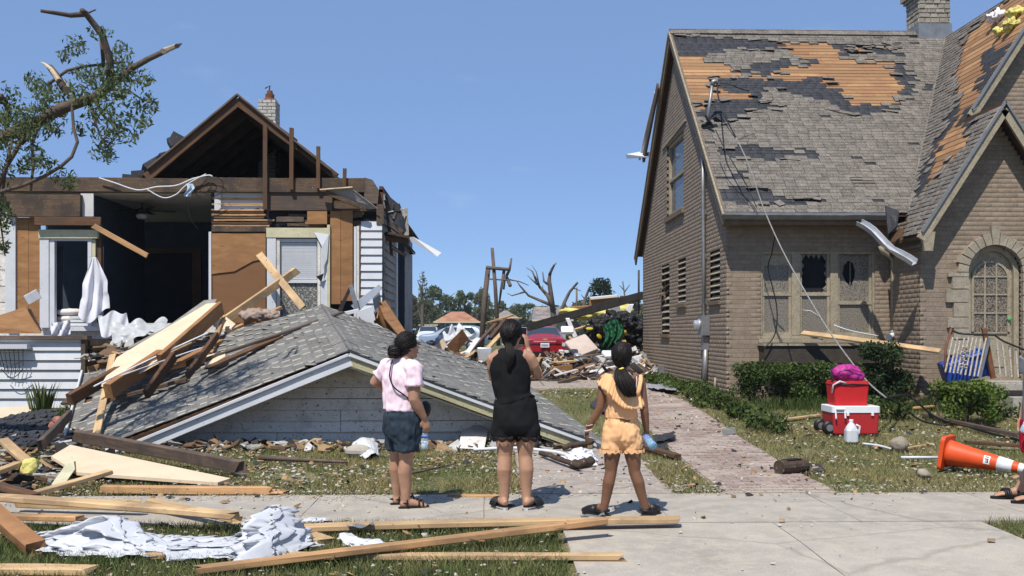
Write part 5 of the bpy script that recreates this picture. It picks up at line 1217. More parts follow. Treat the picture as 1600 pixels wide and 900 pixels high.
# ---- girl in orange
oC = G(972, 806); oC.z = 0.0; SC2 = 188.0
def c_(px, py, y): return Vector(((px-972)/SC2, y, (806-py)/SC2))
pC = thing('person', 'girl in an orange ruffled top and orange shorts with a long ponytail', 'person', tuple(oC))
b = MB(); hcC = c_(972, 562, .03); fC = Vector((.1, 1, 0)); qC = head(b, hcC, fC, .95)
limb(b, [c_(972, 596, .0), c_(972, 585, .01), c_(972, 572, .02)], [.05, .042, .042])
ell(b, [(c_(971, 588, 0), .07, .045), (c_(971, 594, 0), .135, .065), (c_(971, 612, 0), .125, .08), (c_(970.5, 640, 0), .115, .08), (c_(971, 660, 0), .13, .09), (c_(971.5, 676, 0), .135, .09), (c_(972, 686, 0), .09, .06)])
hL, hR = c_(958, 690, 0), c_(986, 690, 0); kL, kR = c_(955, 737, .0), c_(991, 737, .0); aL, aR = c_(944, 795, 0), c_(1008, 793, .0)
for hp, kn, an, sx in ((hL, kL, aL, -1), (hR, kR, aR, 1)):
    limb(b, [hp, hp.lerp(kn, .5), kn+Vector((0, 0, .04)), kn, kn.lerp(an, .3)+Vector((sx*.004, -.012, 0)), kn.lerp(an, .65), an, an-Vector((0, 0, .02))], [.078, .068, .055, .049, .05, .041, .032, .034])
dL, dR = Vector((-.75, .66, 0)), Vector((.62, .78, 0))
foot(b, aL+Vector((.02, -.02, -aL.z+.02)), dL, .2, .04, .88); foot(b, aR+Vector((-.02, -.02, -aR.z+.02)), dR, .2, .04, .88)
sL, eL, wL = c_(944, 597, 0), c_(937, 640, -.02), c_(919, 674, .02); limb(b, [c_(955, 592, 0), sL, sL.lerp(eL, .5), eL, eL.lerp(wL, .4), wL], [.05, .046, .04, .035, .033, .022]); hand(b, wL, (-.1, .05, -1), (.9, .3, 0), .4, .85, -1)
sR, eR, wR = c_(1000, 598, 0), c_(1006, 645, -.02), c_(1010, 676, .01); limb(b, [c_(988, 592, 0), sR, sR.lerp(eR, .5), eR, eR.lerp(wR, .4), wR], [.05, .046, .04, .035, .033, .023]); hand(b, wR, (.1, .1, -1), (.2, -.9, -.2), .75, .85, 1)
bodyC = organic('body', b, M['skinC'], pC, oC, .007, 7); eyes(qC, pC, oC, .95)
M['orange'] = fabric('orange_cotton', (.80, .455, .225), .1, 160, .3)
b = MB(); ell(b, [(c_(970, 607, 0), .118, .084), (c_(970.5, 616, 0), .134, .096), (c_(970.5, 636, 0), .13, .097), (c_(970.5, 650, 0), .135, .1), (c_(970.5, 655.5, 0), .137, .102)])
limb(b, [c_(953, 588, -.015), c_(948, 598, -.03), c_(952, 612, -.05), c_(960, 620, -.05)], [.036, .05, .055, .05])
tpC = organic('top', b, M['orange'], pC, oC, .007, 5, (.013, (14, 14, 9), 2))
b = MB(); b.tube([oC+c_(1000, 589, -.02), oC+c_(999, 597, -.062), oC+c_(996, 610, -.082), oC+c_(992, 620, -.088)], [.017, .018, .018, .018], 8, flat=.4); b.build('strap', M['orange'], tpC, True)
b = MB(); b.tube([oC+c_(993, 586, -.02), oC+c_(993, 597, -.066), oC+c_(991, 612, -.085)], .004, 6); b.build('thin_strap', M['white'], tpC, True)
upc = [(940, 591, .02), (946, 586, -.05), (955, 592, -.085), (964, 606, -.1), (975, 616, -.105), (987, 620, -.1), (997, 618, -.07), (1001, 614, -.01)]
loc = [(933, 601, .02), (937, 606, -.075), (947, 614, -.125), (958, 628, -.14), (970, 637, -.14), (984, 639, -.135), (998, 638, -.11), (1005, 634, -.02)]
def interp(L, t):
    x = t*(len(L)-1); i = min(int(x), len(L)-2); f = x-i; return c_(*L[i]).lerp(c_(*L[i+1]), f)
def ruf(u, v):
    a, e = interp(upc, u), interp(loc, u); p = a.lerp(e, v); w = math.sin(u*60)*.011*v
    return p+oC+Vector((w*.6, -abs(w)*.8-.006*v, -.010*abs(math.sin(u*38))*(v > .95)))
b = MB(); b.grid(ruf, 120, 8); rf_ = b.build('ruffle', M['orange'], tpC, True); mod_apply(rf_, [('SOLIDIFY', dict(thickness=.004))])
b = MB(); ell(b, [(c_(971, 653, 0), .118, .088), (c_(971, 662, 0), .14, .103), (c_(971.5, 680, 0), .162, .115), (c_(972, 689, 0), .162, .112), (c_(972, 697, 0), .13, .09)])
for hp, kn, sx in ((hL, kL, -1), (hR, kR, 1)): limb(b, [hp+Vector((0, 0, .03)), hp+Vector((sx*.008, 0, -.03)), hp+Vector((sx*.016, 0, -.078))], [.09, .093, .093])
shc = organic('shorts', b, M['orange'], pC, oC, .007, 5, (.015, (15, 15, 10), 6))
b = MB()
for hp, sx in ((hL, -1), (hR, 1)):
    c = oC+hp+Vector((sx*.016, 0, -.08)); ns = 12
    b.grid(lambda u, v: c+Vector(((.094+.004*math.sin(u*math.pi*2*ns))*math.cos(u*2*math.pi), (.094+.004*math.sin(u*2*math.pi*ns))*math.sin(u*2*math.pi), .012-v*(.02+.014*abs(math.sin(u*math.pi*ns))))), 144, 2)
b.build('scalloped_hem', M['orange'], shc, True)
b = MB(); rng = random.Random(22); blob(b, qC(0, -.022, .035), .088, .104, .1, None, 20); blob(b, qC(0, -.05, -.03), .075, .055, .06); hb = organic('hair', b, M['hairdark'], pC, oC, .008, 5, (.006, (40, 40, 10), 3))
tie = oC+c_(966, 578, -.095); b = MB(); cap_strands(b, lambda x, y, z: qC(x, y, z)+oC, (-.03, -.1, -.07), 1, rng); b.build('hair_strands', M['hairdark'], hb, True)
def pf(t): return tie.lerp(oC+c_(981, 622, -.165), t)+Vector((-.006*math.sin(t*3), -.03*math.sin(t*3.1), 0)), .024+.052*math.sin(min(1, t*1.02)**.8*math.pi*.88)
b = MB(); ponytail(b, tie, pf, 260, rng, .03, .02, .005); b.build('ponytail', M['hairdark'], hb, True)
b = MB(); b.tube([tie+Vector((.027*math.cos(k*.5236), .02*math.sin(k*.5236), .008*math.cos(k*.5236)-.008)) for k in range(13)], .009, 7); b.build('hair_tie', plain('yellow_elastic', (.75, .62, .12), .7), hb, True)
for k, py in enumerate((666, 674)):
    c = oC+c_(922.5-k*2.5, py, .01); b = MB(); b.tube([c+Vector((.031*math.cos(a*.5236), .031*math.sin(a*.5236), .008*math.cos(a*.5236))) for a in range(13)], .004+.003*k, 6); b.build('bracelet', plain('pale_bracelet%d' % k, (.7, .5, .42), .5), pC, True)
for an, d in ((aL, dL), (aR, dR)):                  # clogs
    hl = oC+an+Vector((0, -.02, -an.z))-d*.045+Vector((.0, .0, 0)); b = MB(); sole(b, hl, d, .26, .05, 0, .028, .82); sd = b.build('clog', M['black'], pC); b = MB(); rt = Vector((-d.y, d.x, 0))
    ell(b, [(hl+d*.11+Vector((0, 0, .045)), .05, .048), (hl+d*.15+Vector((0, 0, .045)), .054, .045), (hl+d*.21+Vector((0, 0, .038)), .05, .034), (hl+d*.25+Vector((0, 0, .03)), .036, .022), (hl+d*.265+Vector((0, 0, .026)), .015, .01)], rt)
    b.v = b.v; b.tube([hl+d*.1+rt*.05+Vector((0, 0, .05)), hl+d*.03+rt*.046+Vector((0, 0, .045)), hl-d*.0+Vector((0, 0, .05)), hl+d*.03-rt*.046+Vector((0, 0, .045)), hl+d*.1-rt*.05+Vector((0, 0, .05))], .011, 6); b.build('upper', M['black'], sd, True)
    b = MB()
    for k in range(5): blob(b, hl+d*(.15+.025*(k//2))+rt*(.02-.02*(k % 3))+Vector((0, 0, .084-.012*(k//2))), .006, .006, .003, None, 8)
    tag(b.build('vent_studs', plain('clog_hole', (.3, .3, .3), .6), sd), kind='stuff')
bottle('juice_bottle', oC+c_(1017, 697, -.11), (-.25, .75, .35), .19, .035, 'bottle of blue drink held low by the girl in orange', (.06, .42, .68))

# ---- person at the right edge of the picture
oD = G(1625, 783); oD.z = 0.0; SD = 176.0
def d_(px, py, y): return Vector(((px-1634)/SD, y, (783-py)/SD))
pD = thing('person', 'person in red shorts and dark sandals walking in at the right edge of the picture', 'person', tuple(oD))
b = MB(); fD = Vector((-1, .25, 0)); qD = head(b, d_(1630, 500, 0), fD, 1.08); rD = Vector((.25, 1, 0))
limb(b, [d_(1636, 545, 0), d_(1634, 520, 0)], [.065, .058])
ell(b, [(d_(1637, 540, 0), .12, .07), (d_(1638, 552, 0), .2, .1), (d_(1637, 585, 0), .18, .125), (d_(1637, 625, 0), .16, .13), (d_(1638, 660, 0), .17, .13)], rD)
hN, hF = d_(1640, 655, -.1), d_(1636, 655, .1); kN, kF = d_(1628, 715, -.1), d_(1640, 715, .1); aN, aF = d_(1622, 772, -.1), d_(1612, 768, .12)
for hp, kn, an in ((hN, kN, aN), (hF, kF, aF)):
    limb(b, [hp, hp.lerp(kn, .5), kn, kn.lerp(an, .3)+Vector((.02, 0, 0)), kn.lerp(an, .65), an, an-Vector((0, 0, .03))], [.1, .085, .062, .064, .052, .04, .042])
foot(b, aN+Vector((.05, 0, -aN.z+.02)), (-1, .0, 0), .26); foot(b, aF+Vector((.05, 0, -aF.z+.02)), (-1, .1, 0), .26)
sN, eN, wN = d_(1632, 556, -.2), d_(1618, 605, -.22), d_(1599, 641, -.22); limb(b, [d_(1636, 552, -.1), sN, sN.lerp(eN, .5), eN, eN.lerp(wN, .4), wN], [.07, .066, .06, .05, .046, .033]); hand(b, wN, (-.35, 0, -1), (.2, .9, 0), .6, 1.1, 1)
sF, eF, wF = d_(1636, 556, .2), d_(1642, 610, .24), d_(1630, 655, .25); limb(b, [d_(1636, 552, .1), sF, eF, wF], [.07, .066, .05, .033]); hand(b, wF, (-.2, 0, -1), (0, -1, 0), .5, 1.1, -1)
organic('body', b, M['skinB'], pD, oD, .009, 7); eyes(qD, pD, oD, 1.08)
b = MB(); blob(b, qD(0, -.02, .04), .092, .105, .1); organic('hair', b, M['hairdark'], pD, oD, .01, 4)
b = MB(); ell(b, [(d_(1636, 536, 0), .1, .075), (d_(1638, 552, 0), .215, .12), (d_(1637, 585, 0), .2, .145), (d_(1637, 625, 0), .185, .15), (d_(1638, 658, 0), .19, .155)], rD); limb(b, [sN, sN.lerp(eN, .5)], [.085, .085]); limb(b, [sF, sF.lerp(eF, .5)], [.085, .085])
organic('t_shirt', b, fabric('grey_jersey', (.22, .23, .25)), pD, oD, .01, 5, (.008, (8, 8, 5), 2))
b = MB(); ell(b, [(d_(1638, 650, 0), .18, .15), (d_(1638, 664, 0), .19, .165)], rD)
for hp, kn in ((hN, kN), (hF, kF)): limb(b, [hp, hp.lerp(kn, .4), hp.lerp(kn, .88)], [.125, .12, .115])
b.v = [(x-.02 if z < .62 else x, y, z) for x, y, z in b.v]; limb(b, [d_(1622, 672, -.1), d_(1612, 704, -.1)], [.1, .1])
organic('shorts', b, fabric('red_shorts_cloth', (.42, .012, .03)), pD, oD, .01, 5, (.008, (8, 8, 5), 4))
for an, d in ((aN, Vector((-1, 0, 0))), (aF, Vector((-1, .1, 0)))):
    hl = oD+an+Vector((.06, 0, -an.z)); b = MB(); sole(b, hl, d, .31, .052, 0, .022, .85); sd = b.build('sandal', M['black'], pD); rt = Vector((0, 1, 0)); b = MB()
    for t in (.15, .17, .19, .08): b.tube([hl+d*t+rt*(.054*math.cos(k*math.pi/8))+Vector((0, 0, .02+.07*math.sin(k*math.pi/8))) for k in range(9)], .011, 6)
    b.build('strap', M['black'], sd, True)
bottle('water_bottle', oD+d_(1583, 671, -.25), (.55, .1, 1), .2, .034, 'water bottle held by the person at the right edge', (.7, .78, .84))
# ================================================================ lumber and sheets strewn in front
def gplank(a, c, w, h, mat, label, za=0.0, zc=0.0, roll=0, broken=(.07, .07), name='plank', cat='plank', up=(0, 0, 1)):
    p0, p1 = G(*a), G(*c); p0.z += h/2+za; p1.z += h/2+zc; return plank(p0, p1, w, h, mat, name, label, cat, None, up, roll, broken)
gplank((462, 836), (1068, 822), .14, .042, 'lumber', 'long straight pale board across the grass behind the women\'s feet line, ending at the girl', .03, .03)
gplank((300, 902), (955, 838), .09, .045, 'lumber2', 'long orange board slanting up to the right across the front grass', .02, .10)
gplank((225, 872), (980, 874), .09, .04, 'lumber', 'long pale board lying flat on the front grass, lowest of the crossing boards', .0, .0)
gplank((-30, 895), (150, 897), .14, .045, 'lumber', 'short board at the bottom left corner of the picture', 0, 0)
gplank((-20, 805), (372, 838), .14, .045, 'lumber', 'long pale board resting on the white plastic sheet at left', .13, .13)
gplank((-20, 818), (130, 826), .10, .04, 'lumber2', 'board half hidden under the long pale board at the left edge', .04, .06)
gplank((20, 800), (226, 806), .05, .09, 'lumber', 'squared pale timber ending beside the sidewalk at left', .04, .04)
gplank((232, 798), (375, 828), .09, .045, 'lumber', 'short pale board slanting onto the end of the white sheet', .06, .05)
gplank((-45, 800), (58, 868), .13, .09, 'plywood', 'thick reddish brown timber end pointing right at the left edge', .12, .0, .2)
gplank((-30, 772), (60, 790), .10, .05, 'oldwood', 'dark brown board at the left edge behind the squared timber', .1, .05)
gplank((114, 708), (386, 750), .07, .13, 'greywood', 'thick dark weathered beam lying across the tan panel', .14, .05, .15, (.1, .2), 'beam', 'beam')
p = [G(80, 735, .12), G(110, 722, .16), G(360, 757, .03), G(340, 762, .02), G(120, 752, .06)]
tag(MB().prism(p, (0, 0, .03)).build('wall_panel', M['drywall']), 'long tan wall panel under the dark weathered beam', 'panel')
gplank((160, 770), (428, 772), .10, .07, 'lumber2', 'orange squared timber lying along the back edge of the sidewalk', .0, .0, 0, (.0, .12))
gplank((375, 767), (462, 772), .16, .02, 'lumber2', 'splintered orange board end at the back edge of the sidewalk', .0, .0, 0, (.0, .3))
gplank((20, 788), (172, 757), .09, .045, 'lumber', 'pale board tilting up towards the tan panel near the left edge', .02, .10)
gplank((-15, 758), (34, 742), .09, .05, 'lumber', 'pale timber end poking in at the left edge above the grass', .08, .1)
gplank((4, 712), (46, 735), .12, .045, 'lumber', 'short pale board beside the dark woven mat', .16, .05)
gplank((60, 738), (110, 700), .05, .12, 'greywood', 'grey splintered board leaning over the tan panel end', .2, .35, 0, (.1, .1))
gplank((697, 775), (782, 777), .09, .02, 'lumber2', 'thin orange board on the sidewalk edge between the two women', .0, .0, 0, (.05, .05))
gplank((982, 700), (1064, 718), .10, .05, 'oldwood', 'brown board lying beside the girl\'s right hand on the dry grass', .05, .0, 0, (.05, .15))
o = gplank((480, 841), (512, 853), .14, .045, 'lumber', 'short board stub under the long pale board', 0, 0)
o = gplank((140, 700), (162, 632), .10, .03, 'lumber', 'short pale stick standing on the left slope of the collapsed roof', .05, .25); o.matrix_basis = frame(P(147, 698, 12.1), P(160, 634, 13.0), (0, -1, .3))@Matrix.Rotation(0, 4, 'X')
# metal connector plates on the long boards
for (px, py, lab) in ((925, 822, 'dented metal truss plate on the long pale board near the girl'), (562, 838, 'bent metal plate on the long pale board')):
    b = MB(); c = G(px, py); c.z += .078; b.grid(lambda u, v: c+Vector((u*.19-.09, v*.1-.05, .008*math.sin(u*9+v*5)+.012*(u > .8))), 8, 5); tag(b.build('metal_plate', M['metal']), lab, 'metal plate')
# plastic sheets
def ridge(p):                                   # sharp creases
    return (1-abs(mnoise.noise(p))*2.2)**3 if abs(mnoise.noise(p)) < .45 else 0
def sheet(name, corners, mat, label, cat, hfn, nu=40, nv=16, th=.004, seed=0, edge=.03, crease=.026):
    tl, tr, br, bl = [G(*c) for c in corners]
    def fn(u, v):
        p = tl.lerp(tr, u).lerp(bl.lerp(br, u), v); q = Vector((p.x*1.6+seed, p.y*2.3, seed)); w = mnoise.noise(q*1.5)*.5
        h = hfn(u, v)*(1+.5*mnoise.noise(q*2))+crease*ridge(q+Vector((w, w, 0)))+crease*.5*ridge(q*2.3+Vector((w, 0, 3)))+.25*crease*ridge(q*5)
        e = edge*mnoise.noise(Vector((u*9+seed, v*9+9, 1)))*2+edge*.6*mnoise.noise(Vector((u*30+seed, v*30, 4)))
        return Vector((p.x+e, p.y+e*.8, gz(p.x, p.y)+.008+max(0, h)))
    b = MB(); b.grid(fn, nu*2+10, nv*2+8); o = b.build(name, M[mat] if isinstance(mat, str) else mat, None, True)
    return tag(o, label, cat)
sheet('plastic_sheet', [(50, 838), (372, 848), (380, 882), (55, 868)], 'sheet', 'crumpled white plastic sheet under the long board on the left grass', 'plastic sheet', lambda u, v: .13*math.exp(-((u-.35)/.2)**2)*math.sin(v*3.14)+.03*math.sin(v*3.14), 60, 20, seed=3, edge=.06)
sheet('plastic_sheet', [(372, 845), (478, 838), (490, 862), (380, 892)], 'sheet', 'bunched white plastic sheet at the left ends of the long boards', 'plastic sheet', lambda u, v: .22*math.sin(min(1, u*1.1)*3.14)*math.sin(v*3.14)**.7, 34, 28, seed=8, edge=.07, crease=.045)
sheet('vinyl_strip', [(526, 850), (560, 846), (622, 866), (578, 872)], 'white', 'curled white vinyl strip on the grass between the long boards', 'vinyl strip', lambda u, v: .05*u*(1-u)*4, 10, 6, seed=5, edge=.01)
sheet('vinyl_strip', [(470, 818), (505, 817), (512, 826), (474, 828)], 'white', 'white vinyl scrap behind the long pale board', 'vinyl strip', lambda u, v: .05*v, 8, 5, seed=6, edge=.01)
sheet('white_cloth', [(878, 712), (925, 706), (935, 728), (890, 730)], 'linen', 'crumpled white cloth on the pink path beside the girl', 'cloth', lambda u, v: .12*math.sin(u*3.14)*math.sin(v*3.14), 16, 10, seed=15, edge=.04)
sheet('metal_flashing', [(545, 702), (590, 694), (592, 716), (572, 720)], 'white', 'bent white metal sheet propped on a stone before the gable', 'metal sheet', lambda u, v: .10*math.sin(u*3)*(1-v*.5), 10, 6, seed=25, edge=.01)
b = MB(); blob(b, G(560, 712, .05), .16, .1, .08, None, 12); o = b.build('stone', M['concrete']); tag(o, 'grey stone under the bent white metal sheet', 'stone')
b = MB(); b.prism([G(716, 703, .02), G(722, 690, .12), G(735, 688, .14), G(742, 684, .18), G(762, 690, .12), G(757, 705, .02)], (0, .03, .02)); tag(b.build('plaster_slab', M['plaster']), 'broken speckled plaster piece leaning behind the woman in black', 'plaster')
wire('white_pipe', 'white', [G(740, 708, .04), G(800, 708, .06), G(850, 712, .06), G(880, 716, .05), G(905, 724, .03)], .02, 'thin white trim strip lying behind the women\'s legs', 'trim')
# dark mesh mat of torn shingles at the left
b = MB(); rr = random.Random(77)
for i in range(11):
    for j in range(9):
        u, v = i/10, j/8; p = G(-5+u*95-10*v, 705-v*42*(.4+.6*u) if False else 702-v*40*(.55+.45*u)); p.z = gz(p.x, p.y)+.06+.12*v
        b.obox(Matrix.Translation(p)@Matrix.Rotation(rr.uniform(-.3, .3), 4, 'Z')@Matrix.Rotation(.25+rr.uniform(-.2, .2), 4, 'X')@Matrix.Rotation(rr.uniform(-.2, .2), 4, 'Y'), (.17, .1, .014))
o = b.build('shingle_heap', M['felt']); tag(o, 'dark heap of torn shingle strips left of the collapsed roof', 'shingles', kind='stuff')
tag(MB().prism([P(-20, 640, 14.5), P(50, 638, 14.8), P(46, 655, 13.6), P(28, 668, 13.1), P(-20, 684, 12.8)], (0, 0, .03)).build('wall_panel', M['drywall']), 'flat tan board on the ground below the white porch base', 'panel')
for (px, py, s, col, lab) in ((88, 668, .09, (.34, .13, .09), 'broken reddish brick beside the left edge of the collapsed roof'), (93, 658, .08, (.36, .16, .11), 'second reddish brick lump behind the first one at the roof edge'), (86, 688, .1, (.4, .25, .14), 'tan stone lump below the reddish bricks')):
    b = MB(); blob(b, P(px, py, 12.6), s*1.2, s, s*.8, Matrix.Rotation(.5, 3, 'Y'), 8); tag(b.build('rubble_stone', plain('rubble_%d' % px, col, .9, .3, 9, .5)), lab, 'rubble')
b = MB(); c = G(45, 745, .08); blob(b, c, .09, .07, .13, Matrix.Rotation(.4, 3, 'Y')); tag(organic('insulation_wad', b, M['insul'], None, Vector((0, 0, 0)), .012, 3, (.02, (14, 14, 14), 3)), 'yellow insulation wad caught on twigs at the left', 'insulation')
b = MB(); b.prism([G(80, 762, .02), G(112, 742, .18), G(116, 752, .1), G(96, 768, .02)], (0, .02, .02)); tag(b.build('plaster_scrap', M['cream']), 'folded cream scrap standing beside the tan panel', 'scrap')
for i, (a, c, r, lab) in enumerate((((0, 728), (60, 745), .02, 'bare twig over the grass by the yellow insulation'), ((30, 700+35), (36, 785), .012, 'thin root hanging below the yellow insulation'), ((405, 722), (545, 728), .035, 'fallen brown branch on the lawn before the gable'), ((640, 748), (712, 730), .015, 'thin twig on the lawn behind the woman in pink'))):
    p0, p1 = G(*a, .05), G(*c, .04); pts = [p0.lerp(p1, k/8)+Vector((.03*mnoise.noise(Vector((k*1.7, i, 0))), .03*mnoise.noise(Vector((k, i, 5))), .03*abs(mnoise.noise(Vector((k*2, i, 9)))))) for k in range(9)]
    tag(MB().tube(pts, [r*(1-.07*k) for k in range(9)], 6).build('branch', M['greywood'], None, True), lab, 'branch')
# ================================================================ pile of rafters and panels on the collapsed roof
def pl(a, ya, c, yc, w, h, mat, label, up=(0, 0, 1), roll=0, broken=(.03, .03), name='plank', cat='plank'):
    return plank(P(a[0], a[1], ya), P(c[0], c[1], yc), w, h, mat, name, label, cat, None, up, roll, broken)
pl((108, 625), 13.1, (208, 568), 14.2, .09, .16, 'oldwood', 'dark reddish rafter end jutting furthest left from the rafter pile', name='rafter', cat='rafter')
pl((168, 612), 13.0, (252, 556), 14.2, .10, .20, 'plywood', 'thick brown joist below the tan panel in the rafter pile', name='rafter', cat='rafter')
pl((228, 617), 12.9, (272, 556), 13.6, .06, .14, 'oldwood', 'short brown rafter pointing down to the front of the rafter pile', name='rafter', cat='rafter')
pl((250, 566), 13.8, (346, 481), 15.6, .07, .22, 'plywood', 'big brown joist edging the tan panel up to the wall', name='rafter', cat='rafter')
pl((292, 588), 13.1, (340, 523), 14.0, .05, .11, 'oldwood', 'thin brown rafter standing at the right of the rafter pile', name='rafter', cat='rafter')
pl((205, 585), 13.7, (340, 557), 14.3, .09, .10, 'oldwood', 'brown board lying under the rafters across the shingles', broken=(.1, .1))
pl((260, 575), 13.6, (345, 532), 14.6, .12, .04, 'plywood', 'brown plank behind the thin rafter in the pile')
pl((300, 568), 13.6, (538, 487), 15.0, .10, .035, 'greywood', 'long brown board slanting up the shingles to the right window', broken=(.1, .05))
pl((318, 578), 13.3, (440, 525), 14.4, .14, .03, 'oldwood', 'splintered brown board on the shingles below the long one', broken=(.2, .15))
tag(MB().prism([P(318, 560, 13.9), P(352, 551, 14.0), P(352, 560, 13.7), P(322, 578, 13.5)], (0, 0, .03)).build('board_offcut', M['drywall']), 'small tan board offcut on the shingles right of the rafters', 'board')
tag(MB().prism([P(158, 604, 13.4), P(182, 562, 14.2), P(322, 478, 16.0), P(343, 476, 15.9), P(252, 566, 13.85), P(178, 606, 13.3)], (0, .02, .035)).build('wall_panel', M['drywall']), 'tan wall panel sloping along the top of the rafter pile', 'panel')
tag(MB().prism([P(200, 545, 14.9), P(262, 512, 15.6), P(318, 472, 16.3), P(338, 470, 16.3), P(332, 482, 16.0), P(255, 522, 15.3)], (0, .03, .03)).build('carpet_strip', plain('grey_carpet', (.26, .245, .22), .95, .25, 8, .5)), 'grey carpet strip rolled along the top of the tan panel', 'carpet')
for i, (a, ya, c, yc, lab) in enumerate((((146, 604), 13.0, (325, 520), 14.6, 'long thin white lath across the front of the rafters'), ((175, 592), 13.2, (316, 543), 13.9, 'lower thin white lath across the brown rafters'), ((165, 598), 13.2, (300, 535), 14.3, 'thin pale lath between the two white laths'))):
    pl(a, ya, c, yc, .035, .014, 'lumber' if i == 2 else 'white', lab, broken=(.05, .02), name='lath', cat='lath')
pl((344, 506), 16.6, (466, 421), 17.9, .07, .14, 'lumber', 'pale board leaning on the sheathing, crossing behind the steep board', broken=(.04, .25))
pl((352, 520), 16.4, (440, 480), 17.2, .09, .05, 'lumber2', 'orange board under the leaning pale board')
pl((404, 396), 17.9, (474, 482), 17.2, .13, .04, 'lumber', 'steep pale board leaning across the right window', up=(0, -1, .2))
pl((330, 555), 14.6, (350, 495), 15.8, .05, .09, 'lumber2', 'orange stub behind the rafter pile under the sheathing')
tag(MB().prism([P(334, 505, 16.0), P(352, 498, 16.2), P(368, 510, 16.0), P(362, 516, 15.8), P(340, 520, 15.8)], (0, 0, .04)).build('board_offcut', M['drywall']), 'tan broken board lump at the foot of the leaning boards', 'board')
b = MB(); blob(b, P(405, 493, 16.6), .34, .15, .1); tag(organic('torn_carpet', b, plain('pinkish_carpet', (.33, .25, .2), .95, .3, 9, .6), None, Vector((0, 0, 0)), .02, 2, (.06, (9, 9, 9), 3)), 'crumpled pinkish carpet below the right window', 'carpet')
def scrapcloth(name, quad, Y, mat, label, cat, amp=.08, nu=16, nv=8, seed=0):
    b = MB(); tl, tr, br, bl = [P(x, y, Y+d) for (x, y, d) in quad]
    b.grid(lambda u, v: tl.lerp(tr, u).lerp(bl.lerp(br, u), v)+Vector((0, amp*mnoise.noise(Vector((u*6+seed, v*4, 1))), amp*mnoise.noise(Vector((u*5+seed, v*5, 6))))), nu, nv)
    o = b.build(name, M[mat] if isinstance(mat, str) else mat, None, True); mod_apply(o, [('SUBSURF', dict(levels=1, render_levels=1))]); o.data.polygons.foreach_set('use_smooth', [True]*len(o.data.polygons)); return tag(o, label, cat)
scrapcloth('plastic_sheet', [(170, 505, .4), (262, 500, .6), (258, 515, 0), (176, 540, 0)], 16.5, plain('grey_plastic_film', (.45, .46, .46), .35, .2, 6, .2), 'grey plastic film bunched below the big dark opening', 'plastic sheet', .14)
scrapcloth('plastic_sheet', [(138, 547, .3), (165, 540, .5), (172, 556, 0), (138, 566, 0)], 15.6, 'sheet', 'white plastic scrap beside the porch corner post', 'plastic sheet', .1, 8, 6)
pl((136, 578), 15.4, (178, 570), 15.6, .08, .1, 'lumber2', 'orange wood block beside the porch corner post'); pl((134, 556), 15.5, (215, 540), 15.9, .1, .03, 'beamwood', 'dark board above the orange wood block')
pl((150, 630), 13.2, (300, 590), 13.6, .1, .05, 'beamwood', 'dark board lying flat under the rafter ends', broken=(.1, .1))
for i, (a, ya, c, yc, w_, h_, m_, lab) in enumerate((((100, 632), 14.2, (150, 590), 15, .12, .04, 'greywood', 'grey board behind the leftmost rafter'), ((240, 530), 15.4, (330, 500), 16, .1, .05, 'beamwood', 'dark board below the grey carpet strip'))): pl(a, ya, c, yc, w_, h_, m_, lab)
# bent white metal and panels at the right corner of the white house
scr = [([(548, 478), (592, 445), (597, 452), (560, 487)], 16.7, 'alu', 'slanted grey metal trim strip before the corner siding'), ([(528, 484), (546, 447), (551, 447), (534, 487)], 16.6, 'darkmetal', 'left leg of the bent dark frame before the corner'), ([(545, 447), (551, 445), (562, 487), (555, 489)], 16.55, 'metal', 'right leg of the bent dark frame before the corner'), ([(556, 488), (582, 478), (588, 506), (567, 502)], 16.5, 'white', 'white grooved panel scrap at the roof ridge'), ([(580, 455), (592, 452), (597, 480), (586, 490)], 16.8, 'metal', 'grey metal strip standing before the corner siding'), ([(520, 492), (560, 483), (562, 487), (522, 498)], 16.3, 'white', 'flat white strip lying at the roof ridge')]
for q, Y, m_, lab in scr: tag(MB().prism([P(x, y, Y) for x, y in q], (0.0, .02, .01)).build('metal_scrap', M[m_]), lab, 'metal scrap')
b = MB(); b.grid(lambda u, v: P(588+u*(6+62*v)-4*v, 497-28*(1-v)*u+ 48*v*u+4*v, 16.4+.12*math.sin(u*3)+.1*v), 8, 8); o = b.build('plywood_sheet', M['plywood']); mod_apply(o, [('SOLIDIFY', dict(thickness=.02))]); tag(o, 'curved brown plywood sheet standing at the corner of the white house', 'plywood')
tag(MB().prism([P(592, 476, 16.5), P(602, 469, 16.5), P(652, 546, 15.2), P(640, 545, 15.2), P(600, 497, 16)], (0, .03, .0)).build('plywood_sheet', M['plywood2']), 'dark brown plywood sheet leaning down behind the collapsed roof', 'plywood')
# ================================================================ coolers, jug, cone and small things on the right lawn
def rbox(b, c, sx, sy, sz, bev=.02, top=1.0):        # box with rounded upright edges, top scale
    c = Vector(c); n = 5; out = []
    for lvl, (z, k) in enumerate(((0, .97), (sz*.06, 1.0), (sz*.94, top), (sz, top*.97))):
        for (qx, qy, a0) in ((1, 1, 0), (-1, 1, 90), (-1, -1, 180), (1, -1, 270)):
            for i in range(n):
                a = math.radians(a0+90*i/(n-1)); out.append(c+Vector((qx*(sx/2*k-bev)+bev*math.cos(a), qy*(sy/2*k-bev)+bev*math.sin(a), z)))
    m = 4*n; b.add(out, [(l*m+i, l*m+(i+1) % m, (l+1)*m+(i+1) % m, (l+1)*m+i) for l in range(3) for i in range(m)]+[tuple(range(m))[::-1], tuple(3*m+i for i in range(m))])
M['redplastic'] = plain('red_plastic', (.42, .025, .028), .4, .1, 5, .05, 60, spec=.4, dirt=((.25, .08, .06), 7, .62, .4))
M['rednylon'] = plain('red_nylon', (.52, .018, .02), .6, .12, 7, .15, 60)
